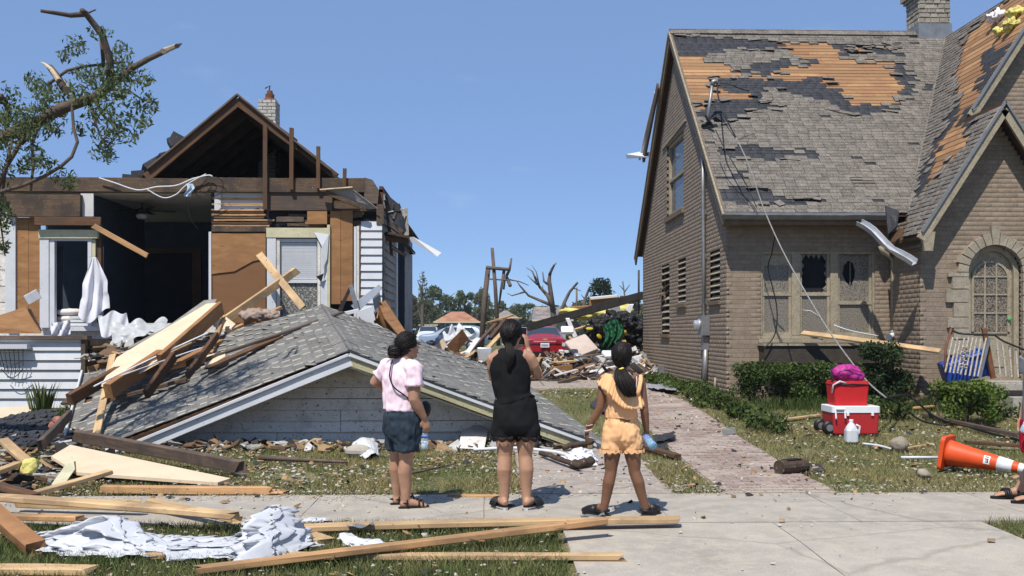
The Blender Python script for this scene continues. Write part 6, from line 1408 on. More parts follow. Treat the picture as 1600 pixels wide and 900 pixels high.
M['whiteplastic'] = plain('white_plastic', (.76, .77, .78), .4, .05, 5, .04, 60, dirt=((.55, .52, .46), 8, .62, .4))
cg = G(1336, 681); cy = cg.y+.2; cz = gz(cg.x, cy); k_ = 1556/(cg.y)
wC = 74/k_; hC = 44/k_
b = MB(); rbox(b, (cg.x+.01, cy, cz+.01), wC*.97, .42, hC*.76, .03, 1.04); cl = b.build('cooler', M['redplastic']); tag(cl, 'large wheeled red cooler with white lid standing on the grass by the hedge', 'cooler')
b = MB(); rbox(b, (cg.x+.01, cy, cz+.01+hC*.762), wC*1.04, .46, hC*.245, .035); b.build('lid', M['whiteplastic'], cl)
b = MB(); x0, x1, z = cg.x-wC*.44, cg.x-wC*.24, cz+hC*.92; yq = cy-.235; b.tube([(x0, yq, z), (x0, yq-.02, z-.11), (x0, yq-.03, z-.115)], .011, 6); b.tube([(x1, yq, z), (x1, yq-.02, z-.11)], .011, 6); b.tube([(x0, yq-.004, z+.005), (x1, yq-.004, z+.005)], .014, 6); b.build('handle', M['whiteplastic'], cl)
for s in (-1,):
    f = Matrix.Translation((cg.x-wC*.55, cy+.12, cz+.085))@Matrix.Rotation(math.pi/2, 4, 'Y')
    for yy in (-.16, .16):
        f = Matrix.Translation((cg.x-wC*.5-.02, cy+yy, cz+.09))@Matrix.Rotation(math.pi/2, 4, 'X'); wl_ = MB().lathe([(.04, -.03), (.09, -.028), (.095, 0), (.09, .028), (.04, .03)], f, 18).build('wheel', M['black'], cl, True)
        MB().lathe([(.01, -.035), (.045, -.033), (.045, .033), (.01, .035)], f, 12).build('hub', M['metal'], wl_)
for x in (-.12, .2): part('latch', M['whiteplastic'], cl, ((cg.x+x, cy-.24, cz+hC*.70), (cg.x+x+.03, cy-.2, cz+hC*.80)))
z1 = cz+.01+hC*1.008
b = MB(); rbox(b, (cg.x-.02, cy+.02, z1), 52/k_, .30, 33/k_, .03, 1.09); cb2 = b.build('cooler_bag', M['rednylon']); tag(cb2, 'soft red cooler bag standing on the white lid of the large cooler', 'cooler bag')
zt = z1+33/k_; b = MB(); rbox(b, (cg.x-.02, cy+.02, zt+.001), 58/k_, .33, .05, .03, .96); b.build('lid', M['rednylon'], cb2)
b = MB(); w2 = 29/k_
b.tube([(cg.x-.02-w2, cy-.145, zt), (cg.x-.02, cy-.16, zt+.012), (cg.x-.02+w2, cy-.145, zt)], .008, 6); b.build('zip', M['black'], cb2, True)
b = MB(); b.tube([(cg.x-w2-.03, cy-.1, zt-.1), (cg.x-w2-.03, cy-.16, zt), (cg.x-w2+.05, cy-.17, zt+.05), (cg.x-w2+.14, cy-.14, zt+.02)], .012, 6); b.build('carry_strap', M['white'], cb2, True)
t = NT('pink_print'); co = t.co(); col = t.mix(t.ramp(t.voro(co, 26), [(.28, 1.0), (.36, 0.0)]), (.42, .03, .22), (.16, .015, .14)); M['pinkbag'] = t.done(col, .6, .3)
b = MB(); c = Vector((cg.x-.04, cy, zt+.14)); blob(b, c, .2, .15, .13); blob(b, c+Vector((-.05, -.05, .02)), .16, .13, .11); blob(b, c+Vector((.07, -.06, -.02)), .14, .1, .1)
bp = organic('backpack', b, M['pinkbag'], None, Vector((0, 0, 0)), .012, 6, (.02, (9, 9, 9), 4)); tag(bp, 'pink patterned backpack slumped on top of the red cooler bag', 'backpack')
b = MB(); b.tube([c+Vector((-.2, -.03, .1)), c+Vector((-.23, -.06, .02)), c+Vector((-.21, -.1, -.08)), c+Vector((-.15, -.13, -.1))], .014, 6); b.build('shoulder_strap', M['black'], bp, True)
b = MB(); b.tube([c+Vector((-.15, -.15, .03)), c+Vector((0, -.185, .07)), c+Vector((.15, -.15, .02))], .005, 6); b.build('zip', M['black'], bp, True)
# milk jug
jg = G(1330, 691); t = NT('cloudy_jug'); M['jug'] = t.done((.74, .77, .8), .3, .4); t.b.inputs['Transmission Weight'].default_value = .25
b = MB(); rbox(b, jg, .15, .15, .16, .04, 1.0); b.lathe([(.075, .15), (.07, .18), (.045, .22), (.024, .245), (.022, .26)], Matrix.Translation(jg), 16); jo = organic('milk_jug', b, M['jug'], None, Vector((0, 0, 0)), .008, 4); tag(jo, 'translucent plastic milk jug standing in front of the large cooler', 'jug')
MB().lathe([(.026, .255), (.026, .28), (.02, .283)], Matrix.Translation(jg), 12).build('cap', M['whiteplastic'], jo)
b = MB(); b.tube([jg+Vector((.05, -.02, .22)), jg+Vector((.095, -.03, .2)), jg+Vector((.085, -.03, .11)), jg+Vector((.06, -.02, .1))], .013, 8); b.build('handle', M['jug'], jo, True)
MB().obox(Matrix.Translation(jg+Vector((.077, -.02, .07))), (.004, .06, .05)).build('label', plain('jug_label', (.1, .15, .4), .5), jo)
# traffic cone lying on its side
base = G(1492, 735); tip = G(1590, 764)
ax = Vector((1.0, -.95, -.20)).normalized(); Rm = ax.to_track_quat('Z', 'Y').to_matrix().to_4x4()
CB = Vector((base.x-.02, base.y+.10, base.z+.175)); Rm.translation = CB
M['cone'] = plain('orange_cone_plastic', (.72, .085, .018), .5, .12, 6, .08, 40, dirt=((.35, .1, .05), 5, .58, .5))
LC = .92
rad = lambda z: .135-.108*z/LC
cn = MB().lathe([(.140, 0), (.135, .03), (rad(.15), .15), (rad(.3), .3), (rad(.45), .45), (rad(.6), .6), (rad(.75), .75), (rad(.85), .85), (rad(.92), .92), (.018, .925)], Rm, 28).build('traffic_cone', M['cone'], None, True); tag(cn, 'orange traffic cone with white bands lying on its side at right', 'traffic cone')
b = MB(); rbox(b, (0, 0, -.045), .36, .36, .045, .05); b.v = [tuple(Rm@Vector(v)) for v in b.v]; b.build('base', M['cone'], cn)
M['reflect'] = plain('white_reflective_band', (.75, .75, .76), .4, .08, 8, .05)
for z0, z1_ in ((.50, .64), (.70, .80)): MB().lathe([(rad(z0)+.001, z0-.001), (rad(z0)+.003, z0), (rad(z1_)+.003, z1_), (rad(z1_)+.001, z1_+.001)], Rm, 28).build('reflective_band', M['reflect'], cn, True)
# the letters I P on the cone, standing along its side
def on_cone(zc, w, yoff=0.0, out=.003):               # zc along the cone, w around it
    r = rad(zc)+out; side = Rm.to_3x3().inverted()@Vector((0.0, -1, .12)); a0 = math.atan2(side.y, side.x)+yoff; a = a0+w/r
    return Rm@Vector((r*math.cos(a), r*math.sin(a), zc))
def patch(b, z0, z1, w0, w1, out):
    b.grid(lambda u, v: on_cone(z0+(z1-z0)*u, w0+(w1-w0)*v, 0, out), 4, 4)
b = MB(); patch(b, .375, .435, -.045, .045, .002); lb = b.build('sign_patch', M['reflect'], cn)
b = MB(); patch(b, .387, .423, -.036, -.025, .0035); b.build('letter_I', M['black'], lb)
b = MB(); patch(b, .387, .423, -.012, -.003, .0035); patch(b, .413, .423, -.003, .02, .0035); patch(b, .40, .406, -.003, .02, .0035); patch(b, .40, .423, .02, .028, .0035); b.build('letter_P', M['black'], lb)
# log, stones, white pipe, bits on the lawn
pA0, pA1 = G(1217, 741), G(1257, 737); pA0.z += .07; pA1.z += .07
M['bark'] = plain('dark_bark', (.075, .05, .035), .95, .4, 14, .9, 30, speck=((.25, .22, .18), 30, .66))
n_ = 9; lg = MB().tube([pA0.lerp(pA1, i/n_) for i in range(n_+1)], [.075+.008*mnoise.noise(Vector((i, 0, 3))) for i in range(n_+1)], 14).build('log', M['bark'], None, False); tag(lg, 'short dark log lying on the brick walkway edge', 'log')
b = MB(); b.obox(frame(pA0, pA1)@Matrix.Translation((0, 0, .07)), (.2, .09, .012)); b.build('charred_face', M['black'], lg)
tag(MB().prism([G(1260, 742), G(1290, 737), G(1283, 726), G(1262, 725)], (0, 0, .012)).build('shingle_scrap', M['felt']), 'dark shingle scrap beside the short log', 'shingle')
tag(MB().prism([G(1130, 682), G(1150, 678), G(1146, 668), G(1128, 672)], (0, 0, .012)).build('shingle_scrap', M['gshingle']), 'grey shingle scrap on the grass right of the brick walkway', 'shingle')
for (px, py, s, lab) in ((1404, 703, .11, 'round grey stone behind the traffic cone'), (1443, 748, .07, 'small grey stone at the edge of the sidewalk left of the cone')):
    b = MB(); blob(b, G(px, py, s*.6), s*1.1, s, s*.8, None, 10); tag(organic('stone', b, M['stone'], None, Vector((0, 0, 0)), .02, 2, (.02, (9, 9, 9), 5)), lab, 'stone')
def rod(a, c, r, mat, label, cat, name, za=.03, zc=.03): tag(MB().tube([G(*a, za), G(*c, zc)], r, 8).build(name, M[mat], None, True), label, cat)
rod((1408, 719), (1470, 719), .016, 'white', 'thin white pipe on the grass behind the cone base', 'pipe', 'white_pipe')
rod((1536, 716), (1562, 720), .016, 'white', 'white pipe stub on the grass right of the cone', 'pipe', 'white_pipe')
wire('white_hose', 'white', [G(1348, 697, .03), G(1372, 700, .03), G(1392, 704, .02)], .014, 'pale hose piece on the grass beside the milk jug', 'hose')
gplank((1412, 703), (1460, 694), .04, .02, 'lumber', 'thin pale stick on the grass behind the cone'); gplank((1505, 697), (1600, 703), .09, .04, 'oldwood', 'rusty brown board on the dark soil behind the cone', .03, .03)
gplank((1195, 661), (1282, 650), .07, .03, 'lumber', 'pale board lying in the weeds below the hedge'); gplank((1376, 647), (1460, 641), .05, .03, 'lumber2', 'thin orange board behind the red coolers', .02, .05)
gplank((1388, 632), (1468, 622), .1, .05, 'lumber2', 'orange board lying on the rubble between the two shrubs', .12, .15); gplank((1400, 643), (1470, 626), .08, .06, 'greywood', 'grey splintered board on the rubble between the two shrubs', .03, .12)
gplank((1440, 655), (1600, 690), .06, .05, 'greywood', 'long grey branch-like timber behind the dark soil patch', .04, .04, 0, (.1, .1)); gplank((1435, 738), (1452, 750), .06, .03, 'greywood', 'small grey chip of wood at the sidewalk edge left of the cone')
gplank((1470, 592), (1480, 565), .04, .03, 'white', 'white stick leaning on the wall beside the iron railing'); 
# dark soil patch and black pieces beside the path
tag(MB().prism([G(922, 634, .0), G(960, 620, .25), G(965, 640, .2), G(962, 652, .05), G(935, 645, .02)], (0, .03, .02)).build('roofing_sheet', M['felt']), 'black roofing sheet standing behind the girl\'s left hand', 'roofing')
sheet('roofing_sheet', [(1018, 690), (1052, 681), (1056, 690), (1024, 698)], 'felt', 'black roofing piece lying across the path at the girl\'s right hand', 'roofing', lambda u, v: .04, 10, 5, seed=31, edge=.02)
sheet('roofing_sheet', [(1005, 700), (1042, 697), (1045, 705), (1010, 708)], 'felt', 'small black roofing scrap below the roofing piece on the path', 'roofing', lambda u, v: .02, 8, 4, seed=33, edge=.02)
sheet('tarp_scrap', [(1010, 607), (1050, 606), (1060, 616), (1018, 612)], 'alu', 'crumpled pale foil sheet at the foot of the brick side wall', 'foil', lambda u, v: .05, 10, 5, seed=41, edge=.02)
for k, (a, c, r, lab) in enumerate((((845, 715), (905, 738), .03, 'charred branch on the grass right of the woman in black'), ((880, 706), (925, 700), .035, 'brown root under the low end of the collapsed roof'), ((895, 735), (925, 730), .05, 'short charred log beside the white cloth'))):
    p0, p1 = G(*a, .05), G(*c, .06); pts = [p0.lerp(p1, i/8)+Vector((0, .03*mnoise.noise(Vector((i*1.3, k, 0))), .05*abs(mnoise.noise(Vector((i*1.7, k, 3)))))) for i in range(9)]
    tag(MB().tube(pts, [r*(1+.3*mnoise.noise(Vector((i*2, k, 7)))) for i in range(9)], 8).build('branch', M['bark'], None, True), lab, 'branch')
# leaning plank, hanging gutter, railing, bin
pl((1252, 520), 16.62, (1470, 549), 15.3, .13, .035, 'lumber', 'pale board leaning from the planter box to the entry wall', up=(0, -.6, 1))
g0, g1 = P(1342, 347, 16.3), P(1428, 412, 15.5); fr2 = frame(g0, g1, (0, -.8, .6)); L = (g1-g0).length
prof = [(-.06, .04), (-.055, -.045), (.055, -.045), (.06, .04), (.052, .04), (.047, -.037), (-.047, -.037), (-.052, .04)]
b = MB(); seg = 8; n = len(prof)
b.add([fr2@Vector((-L/2+L*i/seg, y+.02*math.sin(i*1.1), z*(1-.5*(i == 5))+.02*math.sin(i*.9))) for i in range(seg+1) for y, z in prof], [(i*n+k, i*n+(k+1) % n, (i+1)*n+(k+1) % n, (i+1)*n+k) for i in range(seg) for k in range(n)]); tag(b.build('hanging_gutter', M['alu']), 'twisted length of gutter hanging over the downspout', 'gutter')
b = MB(); b.prism([P(1384, 322, 16.2), P(1405, 330, 16.1), P(1402, 352, 16.0), P(1388, 366, 16.1)], (0, .04, .02)); tag(b.build('torn_flashing', M['felt']), 'dark torn flashing at the foot of the roof valley', 'flashing')
rl = thing('iron_railing', 'bent iron railing with pale balusters leaning on the entry stoop', 'railing', (8, 14.9, .74))
RYY = 14.82; tr = [P(1484, 512, RYY+.5), P(1500, 521, RYY+.1), P(1550, 523, RYY), P(1556, 525, RYY), P(1570, 534, RYY-.02), P(1610, 550, RYY-.05)]
M['railwhite'] = plain('peeling_white_paint', (.52, .47, .40), .8, .25, 20, .3, 60, speck=((.2, .1, .05), 40, .6))
wire('top_rail', 'darkmetal', tr, .016, parent=rl)
tops = [(1489, 527), (1496, 527), (1500, 533), (1507, 528), (1514, 527), (1520, 527), (1526, 528), (1533, 529), (1541, 528), (1557, 530), (1566, 536), (1577, 540), (1587, 545), (1597, 551)]
bots = [(1477, 582), (1484, 582), (1490, 583), (1496, 583), (1501, 585), (1508, 586), (1515, 587), (1522, 588), (1528, 588), (1563, 587), (1572, 588), (1581, 589), (1591, 589), (1600, 590)]
for a, c in zip(tops, bots): MB().tube([P(*a, RYY), P(*c, RYY-.02)], .014, 6).build('baluster', M['railwhite'], rl)
MB().tube([P(1486, 514, RYY+.3), P(1478, 545, RYY+.1), P(1477, 582, RYY)], .02, 6).build('post', M['rust'], rl, True)
MB().bar(P(1546, 528, RYY-.02), P(1531, 590, RYY-.05), .04, .015, (0, -1, 0)).build('flat_bar', M['metal'], rl)
b = MB()
for (cx, cy_, r) in ((1507, 545, .035), (1511, 552, .03), (1504, 553, .03), (1508, 560, .035), (1502, 571, .025), (1509, 572, .025)):
    c = P(cx, cy_, RYY-.03); b.tube([c+Vector((r*math.cos(k*.6), 0, r*math.sin(k*.6)*1.1)) for k in range(10)], .008, 5)
b.build('scrollwork', M['railwhite'], rl, True)
plank(P(1537, 512, RYY+.1), P(1552, 592, RYY+.05), .07, .05, 'rust', 'post', 'rusty brown stake standing behind the iron railing', 'post', up=(0, -1, 0))
bn = P(1508, 590, 15.25); M['bluep'] = plain('blue_plastic', (.018, .06, .30), .45, .15, 6, .05)
t_ = MB(); Mb = Matrix.Translation((bn.x-.02, 15.3, .95))@Matrix.Rotation(1.25, 4, 'Y')@Matrix.Rotation(.2, 4, 'X')
rbox(t_, (0, 0, -.3), .34, .38, .6, .05, 1.15); t_.v = [tuple(Mb@Vector(v)) for v in t_.v]; bo = t_.build('recycling_bin', M['bluep']); tag(bo, 'blue plastic bin lying on its side behind the iron railing', 'bin')
t_ = MB(); rbox(t_, (0, 0, .3), .44, .47, .04, .05, 1.0); t_.v = [tuple(Mb@Vector(v)) for v in t_.v]; t_.build('rim', plain('light_blue_plastic', (.03, .14, .45), .45), bo)
# service cables
wire('service_cable', 'black', [m1+Vector((.1, 0, 0)), P(1122, 150, 17.3), P(1134, 184, 16.9), P(1150, 215, 16.5)], .013, 'black upper end of the service cable hanging from the roof mast')
M['cablegrey'] = plain('grey_twisted_cable', (.28, .27, .25), .6, .6, 60, .3)
wire('service_cable', M['cablegrey'], [P(1150, 215, 16.5), P(1170, 258, 16.25), P(1193, 325, 16.0), P(1222, 390, 15.6), P(1256, 452, 15.0), P(1294, 515, 14.3), P(1330, 565, 13.4), P(1357, 598, 12.9), P(1385, 622, 12.7)], .011, 'grey service cable stretched from the roof edge down to the shrubs', sub=8)
wire('service_cable', 'black', [P(1385, 622, 12.7), G(1420, 645, .25), G(1460, 662, .1), G(1500, 668, .05), G(1545, 681, .04), G(1600, 693, .03)], .017, 'black end of the service cable snaking over the ground to the right edge')
wire('service_cable', 'black', [P(1372, 612, 12.8), G(1405, 648, .15), G(1440, 663, .05), G(1480, 668, .03)], .014, 'thin black cable looping under the service cable on the ground')
wire('loose_wire', 'black', [m1+Vector((.05, 0, .02)), P(1140, 132, 17.8), P(1158, 139, 17.9), P(1171, 142, 18.0)], .009, 'short black wire stub at the head of the roof mast', 'wire')
wire('loose_wire', 'black', [P(1118, 203, 17.4), P(1132, 232, 17.0), P(1150, 262, 16.8), P(1168, 292, 16.7), P(1182, 324, 16.55)], .009, 'black wire lying down the shingles beside the service cable', 'wire')
wire('loose_wire', 'black', [P(1211, 368, 16.2), P(1206, 395, 16.4), P(1200, 418, 16.6), P(1206, 445, 16.6), P(1213, 475, 16.6), P(1214, 505, 16.6), P(1208, 528, 16.6), P(1193, 545, 16.55)], .01, 'black wire dangling in front of the left window of the brick house', 'wire')
tag(MB().tube([P(1253, 484, 16.8), P(1266, 486, 16.8), P(1276, 492, 16.75), P(1283, 498, 16.75)], [.01, .05, .05, .02], 6, flat=.2).build('white_strip', M['white'], None, True), 'torn white strip hanging on the middle window of the brick house', 'strip')
wire('white_hose', 'white', [P(1303, 508, 16.55), P(1330, 517, 16.5), P(1372, 525, 16.5)], .012, 'thin white trim lying on the planter box', 'trim')
b = MB(); e_ = PX(1017, 238, 4.02); b.prism([P(978, 241, 25.0), P(1000, 237, 25.0), e_, e_-Vector((0, 0, .12)), P(980, 247, 25.0)], (0, .05, 0)); tag(b.build('white_strip', M['white']), 'white scrap sticking out behind the left gable edge of the brick house', 'strip')
for i, (a, c, w_, m_, lab) in enumerate((((1035, 128), (1010, 250), .22, 'greywood', 'grey torn eave board hanging along the rear gable edge'), ((1030, 140), (1004, 248), .06, 'white', 'thin pale strip hanging along the rear gable edge'))):
    p0, p1 = PX(*a, 4.0), PX(*c, 3.98); plank(p0+Vector((-.05, .2, 0)), p1+Vector((-.05, .2, 0)), .05, w_, m_, 'eave_board', lab, 'board', broken=(.1, .1))

def on_cross(px, py):
    d = ray(px, py); k = (CZ-VZ0+SC_*VX0)/(SC_*d.x-d.z); return Vector((0, 0, CZ))+d*k
for i, (px, py, r_, m_, lab) in enumerate(((1562, 30, .16, 'linen', 'white insulation scrap on the upper cross roof at the right edge'), (1584, 42, .15, 'insul', 'yellow insulation scrap on the upper cross roof at the right edge'), (1566, 52, .10, 'insul', 'small yellow insulation scrap below the white one on the roof'), (1590, 24, .14, 'insul', 'yellow insulation scrap at the very top right corner'))):
    b = MB(); blob(b, on_cross(px, py)+Vector((-.05, -.02, .03)), r_*1.2, r_, r_*.55); tag(organic('insulation_scrap', b, M[m_], None, Vector((0, 0, 0)), .02, 1, (.11, (13, 13, 17), i)), lab, 'insulation')
# ================================================================ behind: rubble, cars, broken poles, trees, far houses
def leaf_mat(name, c, rnd=.55, trans=.25):
    t = NT(name); col = t.mix(1, t.ramp(t.noise(t.co(), 1.5, 3), [(.35, sc(c, .75)), (.65, sc(c, 1.2))]), t.ramp(t.rand(), [(0, 1-rnd), (1, 1.25)]), 'MULTIPLY')
    t.done(col, .6, .25); tr = t.n('BsdfTranslucent'); t.l(col, tr.inputs[0]); mx = t.n('MixShader'); mx.inputs[0].default_value = trans
    out = t.t.nodes['Material Output']; t.l(t.b.outputs[0], mx.inputs[1]); t.l(tr.outputs[0], mx.inputs[2]); t.l(mx.outputs[0], out.inputs[0]); return t.m
def leaves(name, clumps, size, mat, parent=None, seed=0, aspect=.5, droop=0.0, kind=None):
    """clumps: (centre, (rx, ry, rz), count); each leaf a small bent blade of two faces."""
    g = np.random.default_rng(seed); VV = []
    for c, r, n in clumps:
        d = g.normal(size=(n, 3)); d /= np.linalg.norm(d, axis=1)[:, None]; rad = g.random(n)**.45
        VV.append(np.array(c)+d*rad[:, None]*np.array(r))
    p = np.concatenate(VV); n = len(p)
    a = g.normal(size=(n, 3)); a[:, 2] -= droop; a /= np.linalg.norm(a, axis=1)[:, None]; q = g.normal(size=(n, 3)); q = np.cross(a, q); q /= np.linalg.norm(q, axis=1)[:, None]
    s = size*(.6+.8*g.random(n))[:, None]; nn = np.cross(a, q)
    V = np.stack([p-a*s, p+q*s*aspect+nn*s*.15, p+a*s, p-q*s*aspect+nn*s*.15], 1).reshape(-1, 3); F = np.arange(4*n).reshape(-1, 4)
    return bulk(name, V, F, mat, parent, kind)
M['farleaf'] = leaf_mat('far_foliage', (.12, .155, .07), .45, .4); M['farleaf2'] = leaf_mat('far_olive_foliage', (.16, .17, .09), .45, .4); M['darkleaf'] = leaf_mat('evergreen', (.028, .048, .022))
M['farbark'] = plain('far_bark', (.13, .105, .085), .95, .3, 3, .5)
def limbs(b, polys, Y, k=1.0):                         # polylines of photo pixels with a radius in pixels at each end
    for (pts, r0, r1) in polys:
        n = len(pts); b.tube([P(x, y, Y+.25*i*(-1)**i) for i, (x, y) in enumerate(pts)], [(r0+(r1-r0)*i/(n-1))*Y/FPX*k for i in range(n)], 7)
def fartree(px, ytop, wpx, Y, mat, label, seed, hpx=None, n=1500, sz=None, name='tree', base=None):
    r = random.Random(seed); sc_ = Y/FPX; top = P(px, ytop, Y); zb = .4; H = top.z-zb; W_ = wpx*sc_/2
    o = thing(name, label, 'tree', (top.x, Y, zb), 'trees behind the street')
    b = MB(); b.tube([(top.x, Y, zb), (top.x+.1*W_*r.uniform(-1, 1), Y, zb+H*.45), (top.x, Y, zb+H*.8)], [.05*H*.6, .035*H*.6, .01*H], 7)
    for k in range(6): a = r.uniform(0, 6.28); b.tube([(top.x, Y, zb+H*(.25+.08*k)), (top.x+W_*.7*math.cos(a), Y+W_*.7*math.sin(a), zb+H*(.5+.07*k))], [.015*H, .004*H], 5)
    b.build('trunk', M['farbark'], o)
    cl = []; m = 22
    for k in range(m):
        a = r.uniform(0, 6.28); q = r.random()**.5; z = zb+H*r.uniform(.1 if base is None else base, .93); ww = W_*(.8 if z < zb+H*.75 else .45)
        cl.append(((top.x+ww*q*math.cos(a), Y+ww*q*math.sin(a), z), (W_*r.uniform(.22, .45), W_*.4, H*r.uniform(.06, .15)), n//m))
    leaves('crown', cl, sz or max(.12, 2.2*sc_), mat, o, seed); return o
tl = [(612, 472, 60, 120, 'farleaf', 'dark green tree at the corner of the white house'), (640, 458, 50, 135, 'farleaf2', 'olive tree second from the white house corner'), (688, 444, 66, 130, 'farleaf', 'tallest broad green tree behind the blue house'), (726, 455, 50, 128, 'farleaf', 'green tree right behind the blue house roof'), (660, 468, 50, 126, 'farleaf2', 'low olive tree left of the blue house'), (752, 446, 36, 124, 'farleaf2', 'thin leaning tree left of the broken pole frame'), (790, 462, 44, 135, 'farleaf2', 'pale green tree behind the broken pole frame'), (815, 474, 60, 140, 'farleaf', 'low green tree left of the bare tree'), (845, 478, 50, 145, 'farleaf', 'low tree just right behind the bare tree'), (900, 470, 70, 150, 'farleaf2', 'distant olive tree behind the leaning trunk'), (985, 462, 50, 140, 'farleaf2', 'distant tree beside the brick house edge')]
for i, (x, y, w_, Y, m_, lab) in enumerate(tl): fartree(x, y, w_, Y, M[m_], lab, i+1, n=4200)
fartree(938, 428, 56, 75, M['darkleaf'], 'dark evergreen tree rising behind the rubble', 50, n=2600, base=.45)
fartree(660, 420, 22, 100, M['farleaf2'], 'tall feathery half stripped tree left of the blue house', 61, n=260, base=.55)
wood_ = []; rr = random.Random(9)
for k in range(46): X = -130+k*7+rr.uniform(-3, 3); wood_.append(((X, 185+rr.uniform(-15, 15), rr.uniform(1, 5)), (7, 6, rr.uniform(2.5, 4.5)), 700))
leaves('distant_wood', wood_, .55, M['farleaf'], None, 77); bpy.data.objects['distant_wood']['kind'] = 'stuff'; bpy.data.objects['distant_wood']['label'] = 'distant green wood along the horizon'
# bare, broken trees
bt = thing('bare_tree', 'bare grey tree with broken limbs behind the red car', 'tree', tuple(P(868, 545, 55)))
b = MB(); limbs(b, [([(868, 560), (867, 510), (862, 470), (858, 440), (859, 428), (866, 414)], 6, 1.5), ([(866, 485), (856, 462), (843, 448), (836, 432)], 4, 1.2), ([(858, 445), (850, 440), (848, 425)], 2.5, .8), ([(859, 430), (862, 420), (869, 411)], 2.5, .8), ([(864, 478), (845, 470), (826, 462), (812, 446), (808, 440)], 3, .7), ([(838, 440), (832, 424), (822, 418)], 1.6, .4), ([(840, 445), (830, 436), (824, 430)], 1.5, .4), ([(820, 456), (800, 462), (792, 458)], 1.5, .4), ([(856, 464), (848, 452), (848, 446)], 1.5, .5), ([(843, 448), (838, 425), (831, 414)], 1.3, .3)], 55); b.build('trunk', M['farbark'], bt, True)
bt2 = thing('dead_tree', 'pale leaning broken trunk right of the bare tree', 'tree', tuple(P(875, 520, 50)))
b = MB(); limbs(b, [([(872, 500), (882, 472), (890, 456), (902, 442)], 3.4, 1.8), ([(896, 450), (908, 455)], 1.2, .4)], 50); b.build('trunk', M['farbark'], bt2, True)
for i, (q, lab) in enumerate((([([(901, 500), (901, 470), (901, 450)], 2, 1.2)], 'short dead trunk between the leaning trunk and the evergreen'), ([([(911, 500), (913, 470), (920, 452), (922, 448)], 3, 1.2), ([(914, 468), (908, 460)], 1, .4)], 'pale broken trunk left of the evergreen'), ([([(972, 490), (976, 462), (973, 440)], 1.6, 1.0), ([(976, 456), (984, 445)], 1.0, .5), ([(974, 452), (968, 446)], .8, .4)], 'thin dead trunk right of the evergreen'), ([([(998, 490), (998, 422)], 1.6, 1.6)], 'thin dark pole beside the brick house edge'))):
    o = thing('dead_tree' if i < 3 else 'utility_pole', lab, 'trunk' if i < 3 else 'pole', tuple(P(q[0][0][0][0], 520, 52))); b = MB(); limbs(b, q, 52); b.build('trunk' if i < 3 else 'pole', M['farbark'] if i < 3 else M['darkmetal'], o, True)
pf_ = thing('broken_pole_frame', 'broken wooden pole frame with a cross bar behind the woman in black', 'pole frame', tuple(P(755, 560, 45)))
for q, m_ in (([([(751, 560), (757, 470), (763, 417)], 4.6, 4.0)], 'greywood'), ([([(779, 540), (774, 450), (769, 388)], 3.4, 2.6)], 'greywood')): b = MB(); limbs(b, q, 45); b.build('post', M[m_], pf_, True)
for q in ([([(760, 418), (796, 421)], 3, 2.6)], [([(765, 436), (796, 438)], 1.2, 1.2)], [([(788, 420), (783, 452), (780, 475)], 2.6, 1.4)], [([(799, 404), (796, 422), (791, 432), (797, 446)], 1.6, 3)], [([(787, 452), (790, 430)], 1.6, 1.2)], [([(796, 437), (812, 440), (826, 446)], 1.2, .5)]): b = MB(); limbs(b, q, 45); b.build('broken_bar', M['farbark'], pf_, True)
# far houses
def px_house(name, label, x0, x1, yeave, ytop, ybase, Y, wallc, roofc, hip=.35, depth=6):
    a, c = P(x0, ybase, Y), P(x1, yeave, Y); o = thing(name, label, 'house', ((a.x+c.x)/2, Y+depth/2, a.z)); zt = P(x0, ytop, Y).z
    part('wall', plain(name+'_wall%d' % x0, wallc, .8, .1), o, ((a.x+.5, Y, a.z-.6), (c.x-.5, Y+depth, c.z)))
    w_ = c.x-a.x; b = MB(); e = [(a.x-.2, Y-.5, c.z), (c.x+.2, Y-.5, c.z), (c.x+.2, Y+depth+.5, c.z), (a.x-.2, Y+depth+.5, c.z)]; t_ = [(a.x+w_*hip, Y+depth/2, zt), (c.x-w_*hip, Y+depth/2, zt)]
    b.add(e+t_, [(0, 1, 5, 4), (1, 2, 5), (2, 3, 4, 5), (3, 0, 4), (3, 2, 1, 0)]); rf2 = b.build('roof', plain(name+'_roof%d' % x0, roofc, .9, .3, 1.2, .2, 5, dirt=((.45, .3, .2), .8, .5, .7)), o)
    part('fascia', M['cream'], rf2, ((a.x-.2, Y-.56, c.z-.12), (c.x+.2, Y-.5, c.z+.05))); return o, a, c
o, a, c = px_house('blue_house', 'small slate blue house with a torn orange hip roof behind the cars', 680, 748, 503, 486, 528, 118, (.10, .15, .20), (.36, .17, .1))
for (x0, x1) in ((695, 703), (713, 723)):
    v = prp('window', 'white', o, x0, 504.5, x1, 513, 117.9, .08); prp('pane', 'glass', v, x0+1.2, 505.5, x1-1.2, 512, 117.86, .05)
px_house('grey_roofed_house', 'grey roofed house behind the bare tree and rubble', 834, 892, 500, 478, 530, 95, (.35, .34, .33), (.17, .165, .165), .05, 7)
px_house('white_gabled_house', 'white gabled house just left of the rubble heap', 776, 806, 496, 484, 530, 90, (.5, .5, .5), (.22, .21, .2), .42, 6)
fn_ = thing('far_fence', 'low pale wooden fence left of the blue house', 'fence', tuple(P(668, 530, 100)))
for k in range(6): prp('post', 'greywood', fn_, 656+k*5, 508, 657+k*5, 528, 100, .1)
prp('rail', 'cream', fn_, 654, 507, 684, 509, 100, .1); prp('rail', 'greywood', fn_, 654, 516, 684, 517.5, 100, .1)
